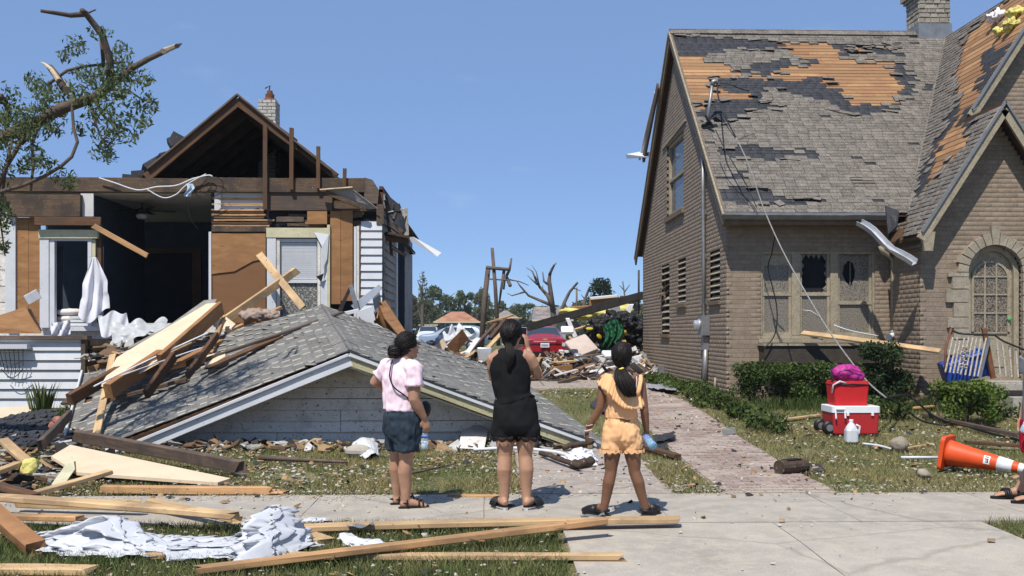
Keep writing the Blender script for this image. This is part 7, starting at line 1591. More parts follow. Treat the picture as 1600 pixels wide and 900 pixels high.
# ---- cars
def carbody(name, label, mat, loc, rotz, L, W_, side, glass_, kind='car'):
    """Body lofted from a side outline: list of (y along the car, z bottom, z belt, z roof, half width belt, half width roof)."""
    o = thing(name, label, kind, loc); Mx = Matrix.Translation(loc)@Matrix.Rotation(rotz, 4, 'Z'); b = MB(); vs = []; n = 12
    for (y, zb, zm, zr, wb, wr) in side:
        vs += [Mx@Vector(p) for p in ((-wb*.92, y, zb), (-wb, y, zb+.12), (-wb, y, (zb+zm)/2), (-wb*.97, y, zm), (-wr, y, zr-.06 if zr > zm+.1 else zr-.01), (-wr*.85, y, zr), (wr*.85, y, zr), (wr, y, zr-.06 if zr > zm+.1 else zr-.01), (wb*.97, y, zm), (wb, y, (zb+zm)/2), (wb, y, zb+.12), (wb*.92, y, zb))]
    m = len(side); b.add(vs, [(i*n+k, i*n+(k+1) % n, (i+1)*n+(k+1) % n, (i+1)*n+k) for i in range(m-1) for k in range(n)]+[tuple(range(n))[::-1], tuple((m-1)*n+k for k in range(n))])
    bd = b.build('body', mat, o); mod_apply(bd, [('SUBSURF', dict(levels=2, render_levels=2))]); bd.data.polygons.foreach_set('use_smooth', [True]*len(bd.data.polygons))
    return o, Mx, bd
def wheel(o, Mx, x, y, r=.33):
    f = Mx@Matrix.Translation((x, y, r))@Matrix.Rotation(math.pi/2, 4, 'Y'); w_ = MB().lathe([(r*.6, -.1), (r*.95, -.1), (r, -.06), (r, .06), (r*.95, .1), (r*.6, .1)], f, 20).build('wheel', M['black'], o, True)
    MB().lathe([(.03, -.11), (r*.62, -.105), (r*.62, .105), (.03, .11)], f, 14).build('rim', M['metal'], w_, True)
M['carred'] = plain('red_car_paint', (.30, .008, .016), .25, .08, 3, .0, spec=.5, **{'Coat Weight': .3}); M['carsilver'] = plain('blue_silver_paint', (.34, .40, .48), .25, .08, 2, .0, spec=.6, Metallic=.4, dirt=((.4, .38, .34), 3, .6, .5)); M['carwhite'] = plain('white_car_paint', (.6, .61, .62), .3, .06, 2, 0)
M['carglass'] = plain('car_glass', (.03, .045, .06), .06, .1, 2, 0, spec=.7)
cX = 2.25; o, Mx, bd = carbody('red_car', 'red sedan seen from behind among the rubble', M['carred'], (cX, 37.0, .3), 0, 4.6, 1.82, [(-.03, .34, .80, .96, .78, .74), (.03, .30, .86, 1.03, .88, .80), (.55, .28, .9, 1.06, .9, .74), (.75, .28, .9, 1.12, .91, .66), (1.45, .28, .9, 1.44, .91, .58), (2.2, .26, .92, 1.49, .91, .6), (2.9, .26, .92, 1.4, .91, .6), (3.5, .26, .9, 1.05, .9, .68), (4.5, .28, .78, .86, .86, .7), (4.7, .34, .65, .7, .7, .6)], None)
T_ = lambda p: Mx@Vector(p)
def decal(name, mat, quad, parent, th=.02): b = MB(); b.prism([T_(p) for p in quad], Mx.to_3x3()@Vector((0, th, 0))); return b.build(name, mat if not isinstance(mat, str) else M[mat], parent)
decal('rear_window', 'carglass', [(-.62, .74, 1.09), (.62, .74, 1.09), (.52, 1.30, 1.40), (-.52, 1.30, 1.40)], o, -.03)
for s in (-1, 1): decal('tail_light', plain('tail_lamp%d' % s, (.22, .01, .012), .15, .1, spec=.7), [(s*.40, -.07, .80), (s*.80, -.04, .78), (s*.82, .0, .92), (s*.42, -.05, .94)], o)
decal('chrome_bar', 'alu', [(-.42, -.10, .86), (.42, -.10, .86), (.42, -.10, .90), (-.42, -.10, .90)], o); em = decal('emblem', plain('gold_emblem', (.5, .36, .12), .35), [(-.10, -.105, .945), (-.035, -.105, .945), (-.035, -.105, .93), (.035, -.105, .93), (.035, -.105, .945), (.10, -.105, .945), (.10, -.105, .975), (.035, -.105, .975), (.035, -.105, .99), (-.035, -.105, .99), (-.035, -.105, .975), (-.10, -.105, .975)], o)
plt = decal('licence_plate', 'whiteplastic', [(-.16, -.11, .66), (.16, -.11, .66), (.16, -.11, .82), (-.16, -.11, .82)], o); 
b = MB()
for k in range(6): b.box((cX-.13+k*.045, 37-.118, .3+.70), (cX-.10+k*.045, 37-.112, .3+.775))
tag(b.build('plate_marks', plain('plate_ink', (.1, .14, .3), .6), plt), kind='stuff')
decal('bumper_line', 'black', [(-.7, -.075, .42), (.7, -.075, .42), (.7, -.075, .50), (-.7, -.075, .50)], o)
for x in (-.8, .8):
    for y in (.85, 3.6): wheel(o, Mx, x, y)
lx = P(708, 520, 70).x
o, Mx, bd = carbody('silver_suv', 'blue silver sport utility car parked across the street', M['carsilver'], (lx-2.2, 70, .28), -math.pi/2-.25, 4.7, 1.85, [(-.02, .4, .9, 1.0, .8, .75), (.1, .35, 1.0, 1.1, .9, .8), (.5, .33, 1.0, 1.14, .92, .8), (1.1, .33, 1.05, 1.22, .92, .75), (1.9, .33, 1.05, 1.72, .92, .68), (3.2, .33, 1.05, 1.78, .92, .7), (4.3, .33, 1.05, 1.7, .92, .7), (4.65, .36, 1.0, 1.2, .9, .75), (4.75, .45, .8, .9, .8, .7)], None, 'car'); Mx = Matrix.Translation((lx-2.2, 70, .28))@Matrix.Rotation(-math.pi/2-.25, 4, 'Z')
for s in (-1, 1): b = MB(); b.prism([Mx@Vector(p) for p in ((s*.88, 1.5, 1.1), (s*.88, 4.2, 1.1), (s*.74, 3.9, 1.6), (s*.74, 2.0, 1.6))], Mx.to_3x3()@Vector((.05*s, 0, 0))); b.build('side_window', M['carglass'], o)
b = MB(); b.prism([Mx@Vector(p) for p in ((-.68, 1.12, 1.24), (.68, 1.12, 1.24), (.58, 1.75, 1.64), (-.58, 1.75, 1.64))], (0, 0, .04)); b.build('windscreen', M['carglass'], o)
for x in (-.82, .82):
    for y in (.9, 3.8): wheel(o, Mx, x, y, .36)
lx = P(667, 520, 78).x
o, Mx, bd = carbody('white_pickup', 'white pickup truck parked left of the silver car', M['carwhite'], (lx, 78, .3), 0, 5, 1.8, [(-.02, .4, .9, 1.0, .8, .75), (.1, .35, 1.0, 1.12, .9, .8), (1.2, .33, 1.05, 1.2, .92, .75), (1.8, .33, 1.05, 1.75, .92, .68), (3, .33, 1.05, 1.75, .92, .68), (3.3, .33, 1.05, 1.2, .9, .8), (5, .4, 1.0, 1.1, .9, .8)], None, 'truck')
b = MB(); b.prism([Mx@Vector(p) for p in ((-.68, 1.2, 1.22), (.68, 1.2, 1.22), (.6, 1.72, 1.66), (-.6, 1.72, 1.66))], (0, -.05, .03)); b.build('windscreen', M['carglass'], o)
b = MB(); b.prism([Mx@Vector(p) for p in ((-.6, -.03, .55), (.6, -.03, .55), (.6, -.03, .85), (-.6, -.03, .85))], (0, -.03, 0)); b.build('grille', M['black'], o)
for x in (-.82, .82):
    for y in (.9, 3.9): wheel(o, Mx, x, y, .36)
# ---- heap of rubble between the houses
rr = random.Random(101)
def heap(X, Y):
    h = 1.5*math.exp(-((X-3.9)/1.25)**2-((Y-30)/4.5)**2)+.16*math.exp(-((X-.9)/1.5)**2-((Y-26)/3)**2)+.10*math.exp(-((X-2.2)/2)**2-((Y-24.5)/1.8)**2)+.9*math.exp(-((X+1.6)/1.1)**2-((Y-29)/3)**2)
    return .38+h
HM = {n: (plain('rubble_'+n, c, .85, .25, 5, .3), MB()) for n, c in (('white', (.55, .55, .54)), ('tan', (.42, .28, .15)), ('brown', (.12, .07, .045)), ('dark', (.03, .03, .032)), ('grey', (.25, .25, .25)), ('pink', (.42, .28, .22)))}
for _ in range(3000):
    X = rr.uniform(-3.2, 4.1); Y = rr.uniform(22.5, 34); h = heap(X, Y)
    if h < .48 and rr.random() < .8: continue
    nm = rr.choices(list(HM), (4, 4, 4, 3, 3, 1))[0]; q = Quaternion((rr.gauss(0, 1), rr.gauss(0, 1), rr.gauss(0, 1), rr.gauss(0, 1))).normalized().slerp(Quaternion((1, 0, 0, 0)), .6)
    HM[nm][1].obox(Matrix.Translation((X, Y, rr.uniform(.4, h)))@q.to_matrix().to_4x4(), (rr.uniform(.12, 1.0), rr.uniform(.03, .22), rr.choice((.006, .012, .02, .04))))
b = MB(); b.grid(lambda u, v: (-3.4+u*7.5, 22+v*13, heap(-3.4+u*7.5, 22+v*13)-.12+.1*mnoise.noise(Vector((u*30, v*30, 0)))), 50, 60); mnd = tag(b.build('rubble_heap', HM['brown'][0]), 'heap of splintered house rubble between the two houses', 'rubble', kind='stuff')
for nm, (m_, b) in HM.items(): tag(b.build(nm+'_rubble', m_, mnd), kind='stuff')
pl((824, 512), 28, (1006, 461), 26.3, .16, .2, 'darkmetal', 'long dark steel beam slanting up over the rubble to the brick house', name='steel_beam', cat='beam')
def quadp(name, pts, Y, mat, label, cat, th=.05, dy=None):
    dy = dy or [0]*len(pts); return tag(MB().prism([P(x, y, Y+d) for (x, y), d in zip(pts, dy)], (0, th, .02)).build(name, M[mat] if isinstance(mat, str) else mat), label, cat)
quadp('debris_sheet', [(868, 592), (940, 588), (1008, 573), (1008, 560), (930, 578)], 23.5, 'white', 'long white wall panel lying at the front of the rubble', 'panel', .1, [0, 0, .4, 1.2, .8])
quadp('debris_sheet', [(958, 574), (1008, 561), (1008, 554), (960, 566)], 24.5, 'white', 'white board above the long white panel by the brick wall', 'panel', .1)
quadp('plywood_sheet', [(920, 482), (921, 466), (965, 463), (968, 478)], 29, 'plywood', 'orange plywood panel standing on top of the rubble', 'panel', .05)
quadp('plywood_sheet', [(967, 478), (969, 463), (986, 463), (988, 478)], 29.3, 'oldwood', 'brown panel right of the orange plywood on the rubble', 'panel', .05)
quadp('white_trim', [(922, 465), (964, 461), (965, 464), (923, 468)], 28.9, 'white', 'white trim along the top of the orange plywood', 'trim')
quadp('wood_panel', [(882, 494), (886, 480), (920, 478), (921, 486)], 29.5, 'plywood', 'brown panel under the left end of the orange plywood', 'panel')
for i, (x, y, a, c, lab) in enumerate(((905, 493, .5, .1, 'yellow insulation roll left below the steel beam'), (936, 489, .55, .13, 'yellow insulation roll in the middle below the steel beam'), (968, 484, .45, .2, 'yellow insulation roll under the right end of the steel beam'), (892, 486, .35, .1, 'yellow insulation tuft above the steel beam'))):
    b = MB(); blob(b, P(x, y, 28.4), a, .25, c); tag(organic('insulation_roll', b, M['insul'], None, Vector((0, 0, 0)), .035, 2, (.06, (4, 4, 6), i)), lab, 'insulation')
for i, (q, lab) in enumerate((([(982, 477), (990, 476), (976, 512), (970, 505)], 'pale torn fabric strip hanging below the right end of the steel beam'), ([(884, 498), (890, 498), (902, 525), (896, 528)], 'pale plastic strip hanging behind the red car'), ([(952, 482), (968, 478), (972, 492), (958, 496)], 'grey plastic film under the steel beam'))): quadp('plastic_strip', q, 27.2, 'linen' if i != 2 else 'alu', lab, 'plastic', .02)
bagm = plain('black_bag', (.016, .016, .018), .6, .3, 5, .3, 12, spec=.25, speck=((.3, .28, .25), 9, .68))
for i, (x, y, r, lab) in enumerate(((938, 508, .25, 'black bag left of the green tarp on the rubble'), (958, 502, .3, 'black bag above the green tarp'), (978, 508, .32, 'black bag right of the green tarp'), (992, 518, .35, 'black bag against the brick house edge'), (925, 522, .22, 'black bag with yellow lid at the left of the heap'), (985, 535, .3, 'lowest black bag beside the brick house'), (955, 536, .3, 'black bag below the green tarp'), (965, 522, .3, 'black bag behind the green tarp'))):
    b = MB(); blob(b, P(x, y, 26.2+.1*i), r*1.1, r*.8, r); tag(organic('black_bag', b, bagm, None, Vector((0, 0, 0)), .03, 1, (.13, (7, 7, 9), i)), lab, 'bag')
yel = plain('yellow_plastic', (.5, .38, .03), .6, .3)
for i, (x, y, lab) in enumerate(((921, 514, 'yellow lid at the left of the black bags'), (949, 518, 'yellow lid in front of the middle black bag'), (936, 526, 'small yellow lid below the middle black bag'), (977, 520, 'large yellow plastic piece among the black bags'), (976, 535, 'yellow plastic piece below the large one by the brick house'))):
    f = Matrix.Translation(P(x, y, 25.7))@Matrix.Rotation(.5+.3*i, 4, 'X')@Matrix.Rotation(.4*i, 4, 'Y'); tag(MB().lathe([(.08, -.02), (.095, 0), (.095, .02), (.075, .03)], f@Matrix.Diagonal((1+.3*(i == 3), .7, 1, 1)), 16).build('yellow_lid', yel, None, True), lab, 'lid')
b = MB(); b.grid(lambda u, v: P(938+u*30+8*math.sin(v*3), 505+v*38-u*6+4*math.sin(u*7), 25.6-.5*v+.16*math.sin(u*17+v*5)+.12*mnoise.noise(Vector((u*9, v*9, 0)))), 22, 22); tag(b.build('green_tarp', plain('green_tarp', (.01, .085, .035), .5, .35, 6, .5, 14), None, True), 'dark green tarp draped over the black bags', 'tarp')
b = MB(); rbox(b, (0, 0, 0), .62, .62, .14, .05); Mc = Matrix.Translation(P(908, 545, 25.3))@Matrix.Rotation(.75, 4, 'X')@Matrix.Rotation(.5, 4, 'Z'); b.v = [tuple(Mc@Vector(v)) for v in b.v]; tag(b.build('cushion', plain('pale_pink_cushion', (.52, .43, .38), .9, .1), None, True), 'pale pink square cushion on the rubble right of the red car', 'cushion')
for i, (a, ya, c, yc, w_, h_, m_, lab) in enumerate((((896, 516), 26.5, (945, 500), 27.5, .1, .05, 'lumber', 'pale board behind the black bags below the steel beam'), ((862, 568), 23.5, (896, 564), 24, .25, .05, 'lumber', 'pale board on top of the broken frame before the red car'), ((858, 580), 23.3, (896, 576), 23.6, .06, .2, 'plywood', 'brown board edge of the broken frame before the red car'), ((966, 524), 25.4, (990, 556), 24.8, .08, .05, 'lumber2', 'orange stick leaning beside the brick house'), ((862, 588), 23, (930, 570), 23.4, .1, .03, 'white', 'white strip crossing before the broken frame'), ((748, 560), 24.5, (792, 512), 27, .12, .05, 'lumber', 'pale board behind the woman in black'), ((735, 548), 25, (775, 506), 28, .1, .06, 'oldwood', 'brown rafter left of the woman in black'), ((760, 505), 29, (802, 492), 30, .12, .05, 'lumber2', 'orange board stack top above the woman in black'), ((772, 500), 29.3, (815, 497), 30, .1, .05, 'lumber', 'pale board above the head of the woman in black'), ((765, 530), 26, (790, 498), 28, .1, .08, 'oldwood', 'brown beam stub beside the phone woman\'s head'), ((730, 552), 24, (748, 528), 24.6, .14, .04, 'white', 'white board leaning right of the brown cabinet door'), ((885, 560), 24.2, (940, 553), 24.6, .15, .04, 'greywood', 'grey board across the middle of the rubble'), ((900, 578), 23.2, (930, 568), 23.6, .2, .05, 'plywood2', 'brown torn board in front of the long white panel'), ((870, 600), 21.5, (905, 590), 22, .08, .08, 'greywood', 'grey branch on the back driveway'))): pl(a, ya, c, yc, w_, h_, m_, lab, broken=(.08, .08))
quadp('cabinet_door', [(698, 540), (722, 515), (732, 530), (712, 552)], 24.5, 'plywood2', 'brown cabinet door standing on the collapsed roof edge', 'cabinet door', .2, [0, .3, .5, .2])
scrapcloth('white_tarp', [(690, 520, .6), (720, 510, .6), (752, 530, .3), (672, 545, -.2)], 26.5, 'sheet', 'white tarp spread behind the brown cabinet door', 'tarp', .3, 14, 10)
quadp('cardboard_box', [(680, 540), (692, 530), (698, 540), (690, 552)], 24.0, 'drywall', 'small tan box left of the brown cabinet door', 'box', .25)
tb = P(757, 553, 23.5); b = MB(); rbox(b, (tb.x, tb.y, tb.z-.15), .3, .3, .3, .03, 1.2); tag(b.build('metal_tub', M['alu'], None, True), 'pale metal tub behind the woman in black', 'tub')
for i, (x, y, lab) in enumerate(((886, 518, 'white appliance lid right of the red car'), (950, 556, 'white bent panel below the cushion'), (905, 560, 'blue grey plastic bin lid on the rubble'), (930, 562, 'white box piece in the middle of the rubble'))):
    c = P(x, y, 24.7); b = MB(); rbox(b, (0, 0, 0), .3, .25, .08, .04); Mc = Matrix.Translation(c)@Matrix.Rotation(.5*i, 4, 'Z')@Matrix.Rotation(.6, 4, 'X'); b.v = [tuple(Mc@Vector(v)) for v in b.v]; tag(b.build('plastic_piece', M['whiteplastic'] if i != 2 else M['carsilver'], None, True), lab, 'plastic')
# ================================================================ plants
M['hedgeleaf'] = leaf_mat('hedge_leaf', (.075, .115, .028), .6); M['shrubleaf'] = leaf_mat('bright_shrub_leaf', (.13, .19, .035), .5); M['yewleaf'] = leaf_mat('dark_shrub_leaf', (.035, .058, .02), .6); M['weed'] = leaf_mat('weed_leaf', (.085, .125, .03), .6); M['treeleaf'] = leaf_mat('broken_tree_leaf', (.15, .195, .085), .55, .5)
M['twig'] = plain('twig_bark', (.12, .09, .065), .95, .3, 20, .4)
def shrub(name, label, lumps, size, mat, seed, stems=8, cat='shrub'):
    b0 = lumps[0][0]; o = thing(name, label, cat, (b0[0], b0[1], gz(b0[0], b0[1]))); leaves('foliage', lumps, size, mat, o, seed); r = random.Random(seed); n0 = 0
    for k in range(stems):
        c, rr_, _ = lumps[k % len(lumps)]; b = MB(); q = Vector((c[0]+r.uniform(-1, 1)*rr_[0]*.6, c[1]+r.uniform(-1, 1)*rr_[1]*.6, c[2]+rr_[2]*.3)); b.tube([(c[0]+r.uniform(-.1, .1), c[1], gz(c[0], c[1])-.02), q.lerp(Vector((c[0], c[1], .3)), .4), q], [.018, .012, .005], 5); b.build('stem', M['twig'], o)
    return o
r = random.Random(5); lum = []
for k in range(34):
    x = 4.1+1.75*r.random(); y = 15.75+r.uniform(-.22, .25); z = r.uniform(.45, .88); lum.append(((x, y, z), (r.uniform(.16, .26), .2, r.uniform(.14, .22)), 520))
for k in range(16): lum.append(((4.08+1.8*k/15, 15.65+r.uniform(-.1, .1), .88+r.uniform(-.03, .05)), (.16, .2, .14), 420))
shrub('clipped_hedge', 'clipped dark green hedge under the planter box of the brick house', lum, .022, M['hedgeleaf'], 3, 14, 'hedge')
lum = []
for k in range(26): a = r.uniform(0, 6.28); q = r.random()**.5; z = r.uniform(.45, 1.25); w_ = .42*(1-.45*max(0, (z-.8)/.5)); lum.append(((6.28+w_*q*math.cos(a), 15.6+.35*q*math.sin(a), z), (.2, .2, .16), 480))
shrub('dark_shrub', 'dark upright evergreen shrub left of the entry bay', lum, .026, M['yewleaf'], 4)
lum = []
for k in range(22): a = r.uniform(0, 6.28); q = r.random()**.5; lum.append(((6.82+.5*q*math.cos(a), 13.7+.35*q*math.sin(a), r.uniform(.35, .78)), (.16, .16, .12), 170))
shrub('bright_shrub', 'loose bright green shrub in front of the stoop', lum, .03, M['shrubleaf'], 6, 12)
for i, (px, py, n, lab) in enumerate(((1330, 640, 5, 'low green weeds behind the red coolers'), (1395, 652, 4, 'green weeds beside the rubble boards'), (1570, 655, 3, 'small green weeds below the stoop steps'))):
    c = G(px, py); shrub('weed_clump', lab, [((c.x+r.uniform(-.3, .3), c.y+r.uniform(-.2, .2), c.z+.12), (.2, .15, .14), 120) for _ in range(n)], .035, M['weed'], 20+i, 4, 'weeds')
for i in range(9):
    y = 13.2+i*1.15; x = 3.78+r.uniform(-.18, .15); c = Vector((x, y, gz(x, y)))
    o = shrub('weed_clump', ('nearest', 'second', 'third', 'fourth', 'fifth', 'sixth', 'seventh', 'eighth', 'farthest')[i]+' green weed clump in the strip along the brick side wall', [((x+r.uniform(-.2, .2), y+r.uniform(-.3, .3), c.z+r.uniform(.05, .16)), (.2, .28, .12), 130) for _ in range(4)], .035, M['weed'], 40+i, 5, 'weeds'); o['group'] = 'weeds along the side wall'
# grass, one mass
def occupied(X, Y):
    if SW0-.03 < Y < SW1+.0: return True
    if Y <= SW0 and .55 < X < 3.98: return True
    if 2.2 < X < 3.32 and SW1 < Y < 19.6: return True
    if .37 < X < 1.73 and Y < 11.85 and Y > SW1: return True
    if Y > 12.35 and -5.6 < X < 1.2+(12.3-Y)*.3: return True
    if X > XL-.02 and Y > YF-.1: return True
    if X > 7.3 and Y > 14.1: return True
    if -1.2 < X < 3.6 and Y > 19.6: return True
    return False
g = np.random.default_rng(4)
def blades(name, areas, mat, hmin, hmax, w, lean=.5, thin=None):
    P0 = []
    for (x0, x1, y0, y1, n) in areas:
        xy = np.stack([g.uniform(x0, x1, n), g.uniform(y0, y1, n)], 1)
        for x, y in xy:
            if occupied(x, y): continue
            d = mnoise.noise(Vector((x*1.3, y*1.3, 4)))+.5*mnoise.noise(Vector((x*4, y*4, 1)))
            if thin is not None and d < thin+.35*(g.random()-.5): continue
            P0.append((x, y, gz(x, y)-.025))
    p = np.array(P0); n = len(p); h = g.uniform(hmin, hmax, n); a = g.uniform(0, 6.28, n); ln = g.normal(0, lean, (n, 2))*h[:, None]
    dx = np.stack([np.cos(a), np.sin(a), np.zeros(n)], 1)*w*(.6+.8*g.random(n))[:, None]
    tip = p+np.concatenate([ln, (h+.02)[:, None]], 1); mid = p+np.concatenate([ln*.35, (h*.6)[:, None]], 1)
    V = np.stack([p-dx, p+dx, mid+dx*.7, mid-dx*.7, tip], 1).reshape(-1, 3); k = np.arange(n)*5
    V4 = V; F4 = np.stack([k, k+1, k+2, k+3], 1); F3 = np.stack([k+3, k+2, k+4, k+4], 1)
    me = bulk(name, V4, F4, mat, None, 'stuff'); me2 = None
    t = V.reshape(-1, 5, 3)[:, [3, 2, 4]].reshape(-1, 3); o2 = bulk(name+'_tips', t, np.arange(len(t)).reshape(-1, 3), mat, me, 'stuff')
    return me
def grass_mat(name, c1, c2):
    t = NT(name); n1 = t.noise(t.co(), 1.4, 4); col = t.mix(t.ramp(n1, [(.38, 0.0), (.62, 1.0)]), c1, c2)
    col = t.mix(1, col, t.ramp(t.rand(), [(0, .5), (1, 1.3)]), 'MULTIPLY'); return t.done(col, .7, .2)
M['grass'] = grass_mat('lawn_grass', (.12, .155, .045), (.30, .25, .11)); M['grassf'] = grass_mat('strip_grass', (.08, .115, .032), (.17, .17, .065)); M['straw'] = grass_mat('dry_grass', (.34, .27, .14), (.24, .20, .09))  # front strip is a darker, greener mix than the lawn
o = blades('lawn_grass', [(-6, .4, SW1, 12.4, 46000), (1.7, 2.25, SW1, 13, 5000), (3.3, 9.5, SW1, 16, 60000), (.4, 2.2, 11.9, 19.5, 9000), (-3, 3, 18, 22, 2000)], M['grass'], .02, .055, .0032, .9, -.28); o['label'] = 'thin trampled lawn grass behind the sidewalk'
o = blades('front_grass', [(-5, .6, 5.6, SW0, 52000), (3.95, 6, 5.8, SW0, 12000)], M['grassf'], .03, .075, .003, .6, -.5); o['label'] = 'green grass strip in front of the sidewalk'
o = blades('dry_grass', [(-6, .4, SW1, 12.4, 16000), (1.7, 2.25, SW1, 13, 6000), (3.3, 9.5, SW1, 15, 22000), (-5, .6, 5.6, SW0, 9000), (3.95, 6, 5.8, SW0, 2500)], M['straw'], .015, .05, .003, 1.2, -.1); o['label'] = 'dry straw coloured grass mixed into the lawn'
o = blades('tall_grass', [(4.2, 7.2, 14.9, 15.9, 2600), (3.62, 4.15, 13.5, 25, 2200), (-6.3, -5.2, 12.8, 15.4, 1400)], M['weed'], .08, .22, .006, .45, None); o['label'] = 'tall grass blades at the foot of the walls'
c = P(66, 655, 14.6); gt = thing('iris_clump', 'tuft of green sword leaves before the white porch base', 'plant', (c.x, c.y, gz(c.x, c.y))); b = MB()
for k in range(70):
    a = r.uniform(0, 6.28); q = r.uniform(0, .18); h = r.uniform(.25, .5); p = Vector((c.x+q*math.cos(a), c.y+q*math.sin(a), gz(c.x, c.y)+.05)); t_ = p+Vector((math.cos(a)*h*.35, math.sin(a)*h*.3, h)); m = p.lerp(t_, .55)+Vector((0, 0, .06)); s = Vector((-math.sin(a), math.cos(a), 0))*.013
    b.add([p-s, p+s, m+s*.9, m-s*.9, t_], [(0, 1, 2, 3), (3, 2, 4)])
b.build('leaf_blades', M['weed'], gt)
# ---- broken tree over the left edge
TY = 11.0
bt = thing('broken_tree', 'storm broken leafy tree reaching over the left edge of the picture', 'tree', (-7.6, 11.4, .1))
M['treebark'] = plain('rough_tree_bark', (.105, .08, .062), .95, .35, 16, .9, 25); M['rawwood'] = wood('raw_split_wood', (.62, .50, .34), .6)
def tl_(pts, r0, r1, dy=0): n = len(pts); return [P(x, y, TY+dy*(i/(n-1))) for i, (x, y) in enumerate(pts)], [(r0+(r1-r0)*i/(n-1))*TY/FPX for i in range(n)]
b = MB(); tr_ = [Vector((-7.6, 11.4, -.1)), Vector((-7.5, 11.3, 1.5)), Vector((-7.1, 11.2, 2.6)), Vector((-6.6, 11.1, 3.2)), Vector((-6.1, 11.0, 3.5))]; b.tube(tr_, [.3, .26, .22, .17, .13], 12); b.build('trunk', M['treebark'], bt, True)
LB = [([(-60, 245), (0, 215), (45, 198), (95, 170), (125, 160), (150, 152), (172, 128)], 11, 7, 0), ([(150, 152), (180, 128), (200, 110), (232, 92), (262, 78)], 6, 4, .4), ([(172, 128), (172, 95), (160, 55), (147, 38), (133, 20), (128, 16)], 6.5, 4, -.3), ([(133, 22), (110, 24), (85, 20), (64, 17)], 4.5, 2.5, -.3), ([(158, 62), (160, 80), (162, 105)], 3, 3, 0), ([(133, 22), (150, 15)], 2, 1, 0), ([(100, 138), (88, 118), (78, 105)], 6, 5, .2), ([(112, 148), (113, 175), (115, 200), (121, 222), (112, 245), (95, 260), (70, 275), (35, 290), (0, 300), (-40, 305)], 2.2, 3.2, -.4), ([(75, 132), (105, 110), (130, 104), (165, 100), (195, 96)], 2.5, 2, .3), ([(20, 205), (35, 225), (55, 200), (75, 190)], 3, 2, 0), ([(40, 205), (25, 235), (10, 260), (-5, 300)], 4, 3, -.2), ([(60, 195), (50, 225), (52, 255), (48, 300)], 3, 2, -.3), ([(150, 160), (165, 185), (190, 200), (200, 205)], 3, 1.5, .2), ([(170, 140), (200, 140), (225, 158)], 2.5, 1, .1), ([(140, 165), (150, 195), (165, 230)], 2.5, 1, -.2), ([(0, 150), (15, 170), (10, 200)], 5, 4, .5), ([(20, 210), (8, 270), (0, 340), (8, 400)], 3, 1, -.3), ([(80, 195), (75, 215), (100, 190)], 1.5, 1, 0)]
for q, r0, r1, dy in LB: pts, rad_ = tl_(q, r0, r1, dy); MB().tube(pts, rad_, 8).build('limb', M['treebark'], bt, True)
for q, r0, r1, dy, m_ in (([(255, 80), (268, 75), (278, 71)], 4.6, 3.6, .4, 'rawwood'), ([(276, 72), (284, 68)], 3.8, .8, .4, 'treebark'), ([(92, 126), (80, 108), (70, 100), (64, 97)], 4.5, .8, .2, 'rawwood'), ([(104, 140), (97, 128)], 6, 5, .2, 'rawwood')): pts, rad_ = tl_(q, r0, r1, dy); MB().tube(pts, rad_, 7).build('split_wood', M[m_], bt)
cl = [(165, 50, 7, 40), (150, 52, 8, 40), (118, 72, 12, 90), (103, 85, 8, 60), (190, 82, 12, 90), (178, 105, 18, 170), (195, 115, 14, 120), (215, 120, 14, 110), (232, 125, 7, 30), (172, 130, 18, 150), (140, 118, 14, 110), (125, 120, 10, 70), (190, 145, 14, 110), (228, 158, 12, 90), (238, 165, 7, 40), (212, 185, 16, 120), (225, 192, 8, 40), (160, 145, 16, 130), (60, 130, 11, 70), (50, 122, 8, 40), (68, 145, 12, 90), (100, 150, 16, 120), (80, 160, 18, 150), (60, 180, 20, 180), (35, 190, 20, 180), (12, 180, 20, 180), (8, 150, 14, 100), (15, 205, 22, 200), (45, 205, 20, 160), (80, 180, 16, 110), (5, 225, 16, 120), (125, 150, 12, 90), (165, 175, 14, 100), (145, 180, 10, 60), (168, 210, 16, 130), (180, 200, 14, 100), (160, 235, 13, 100), (170, 245, 9, 60), (205, 218, 8, 40), (55, 245, 12, 100), (45, 258, 10, 80), (70, 255, 12, 90), (35, 265, 6, 30), (100, 275, 12, 80), (112, 285, 9, 60), (90, 210, 7, 25), (125, 202, 8, 40), (8, 270, 12, 90), (2, 320, 10, 90), (6, 350, 9, 80), (3, 385, 8, 60), (12, 330, 8, 50), (75, 60+140, 8, 40), (-20, 190, 24, 160), (-30, 240, 22, 140)]
lum = [(tuple(P(x, y, TY+r.uniform(-.5, .5))), (R_*1.7*TY/FPX, R_*1.6*TY/FPX, R_*1.6*TY/FPX), int(n*.9)) for x, y, R_, n in cl]
leaves('crown', lum, .034, M['treeleaf'], bt, 31, .34, .7)
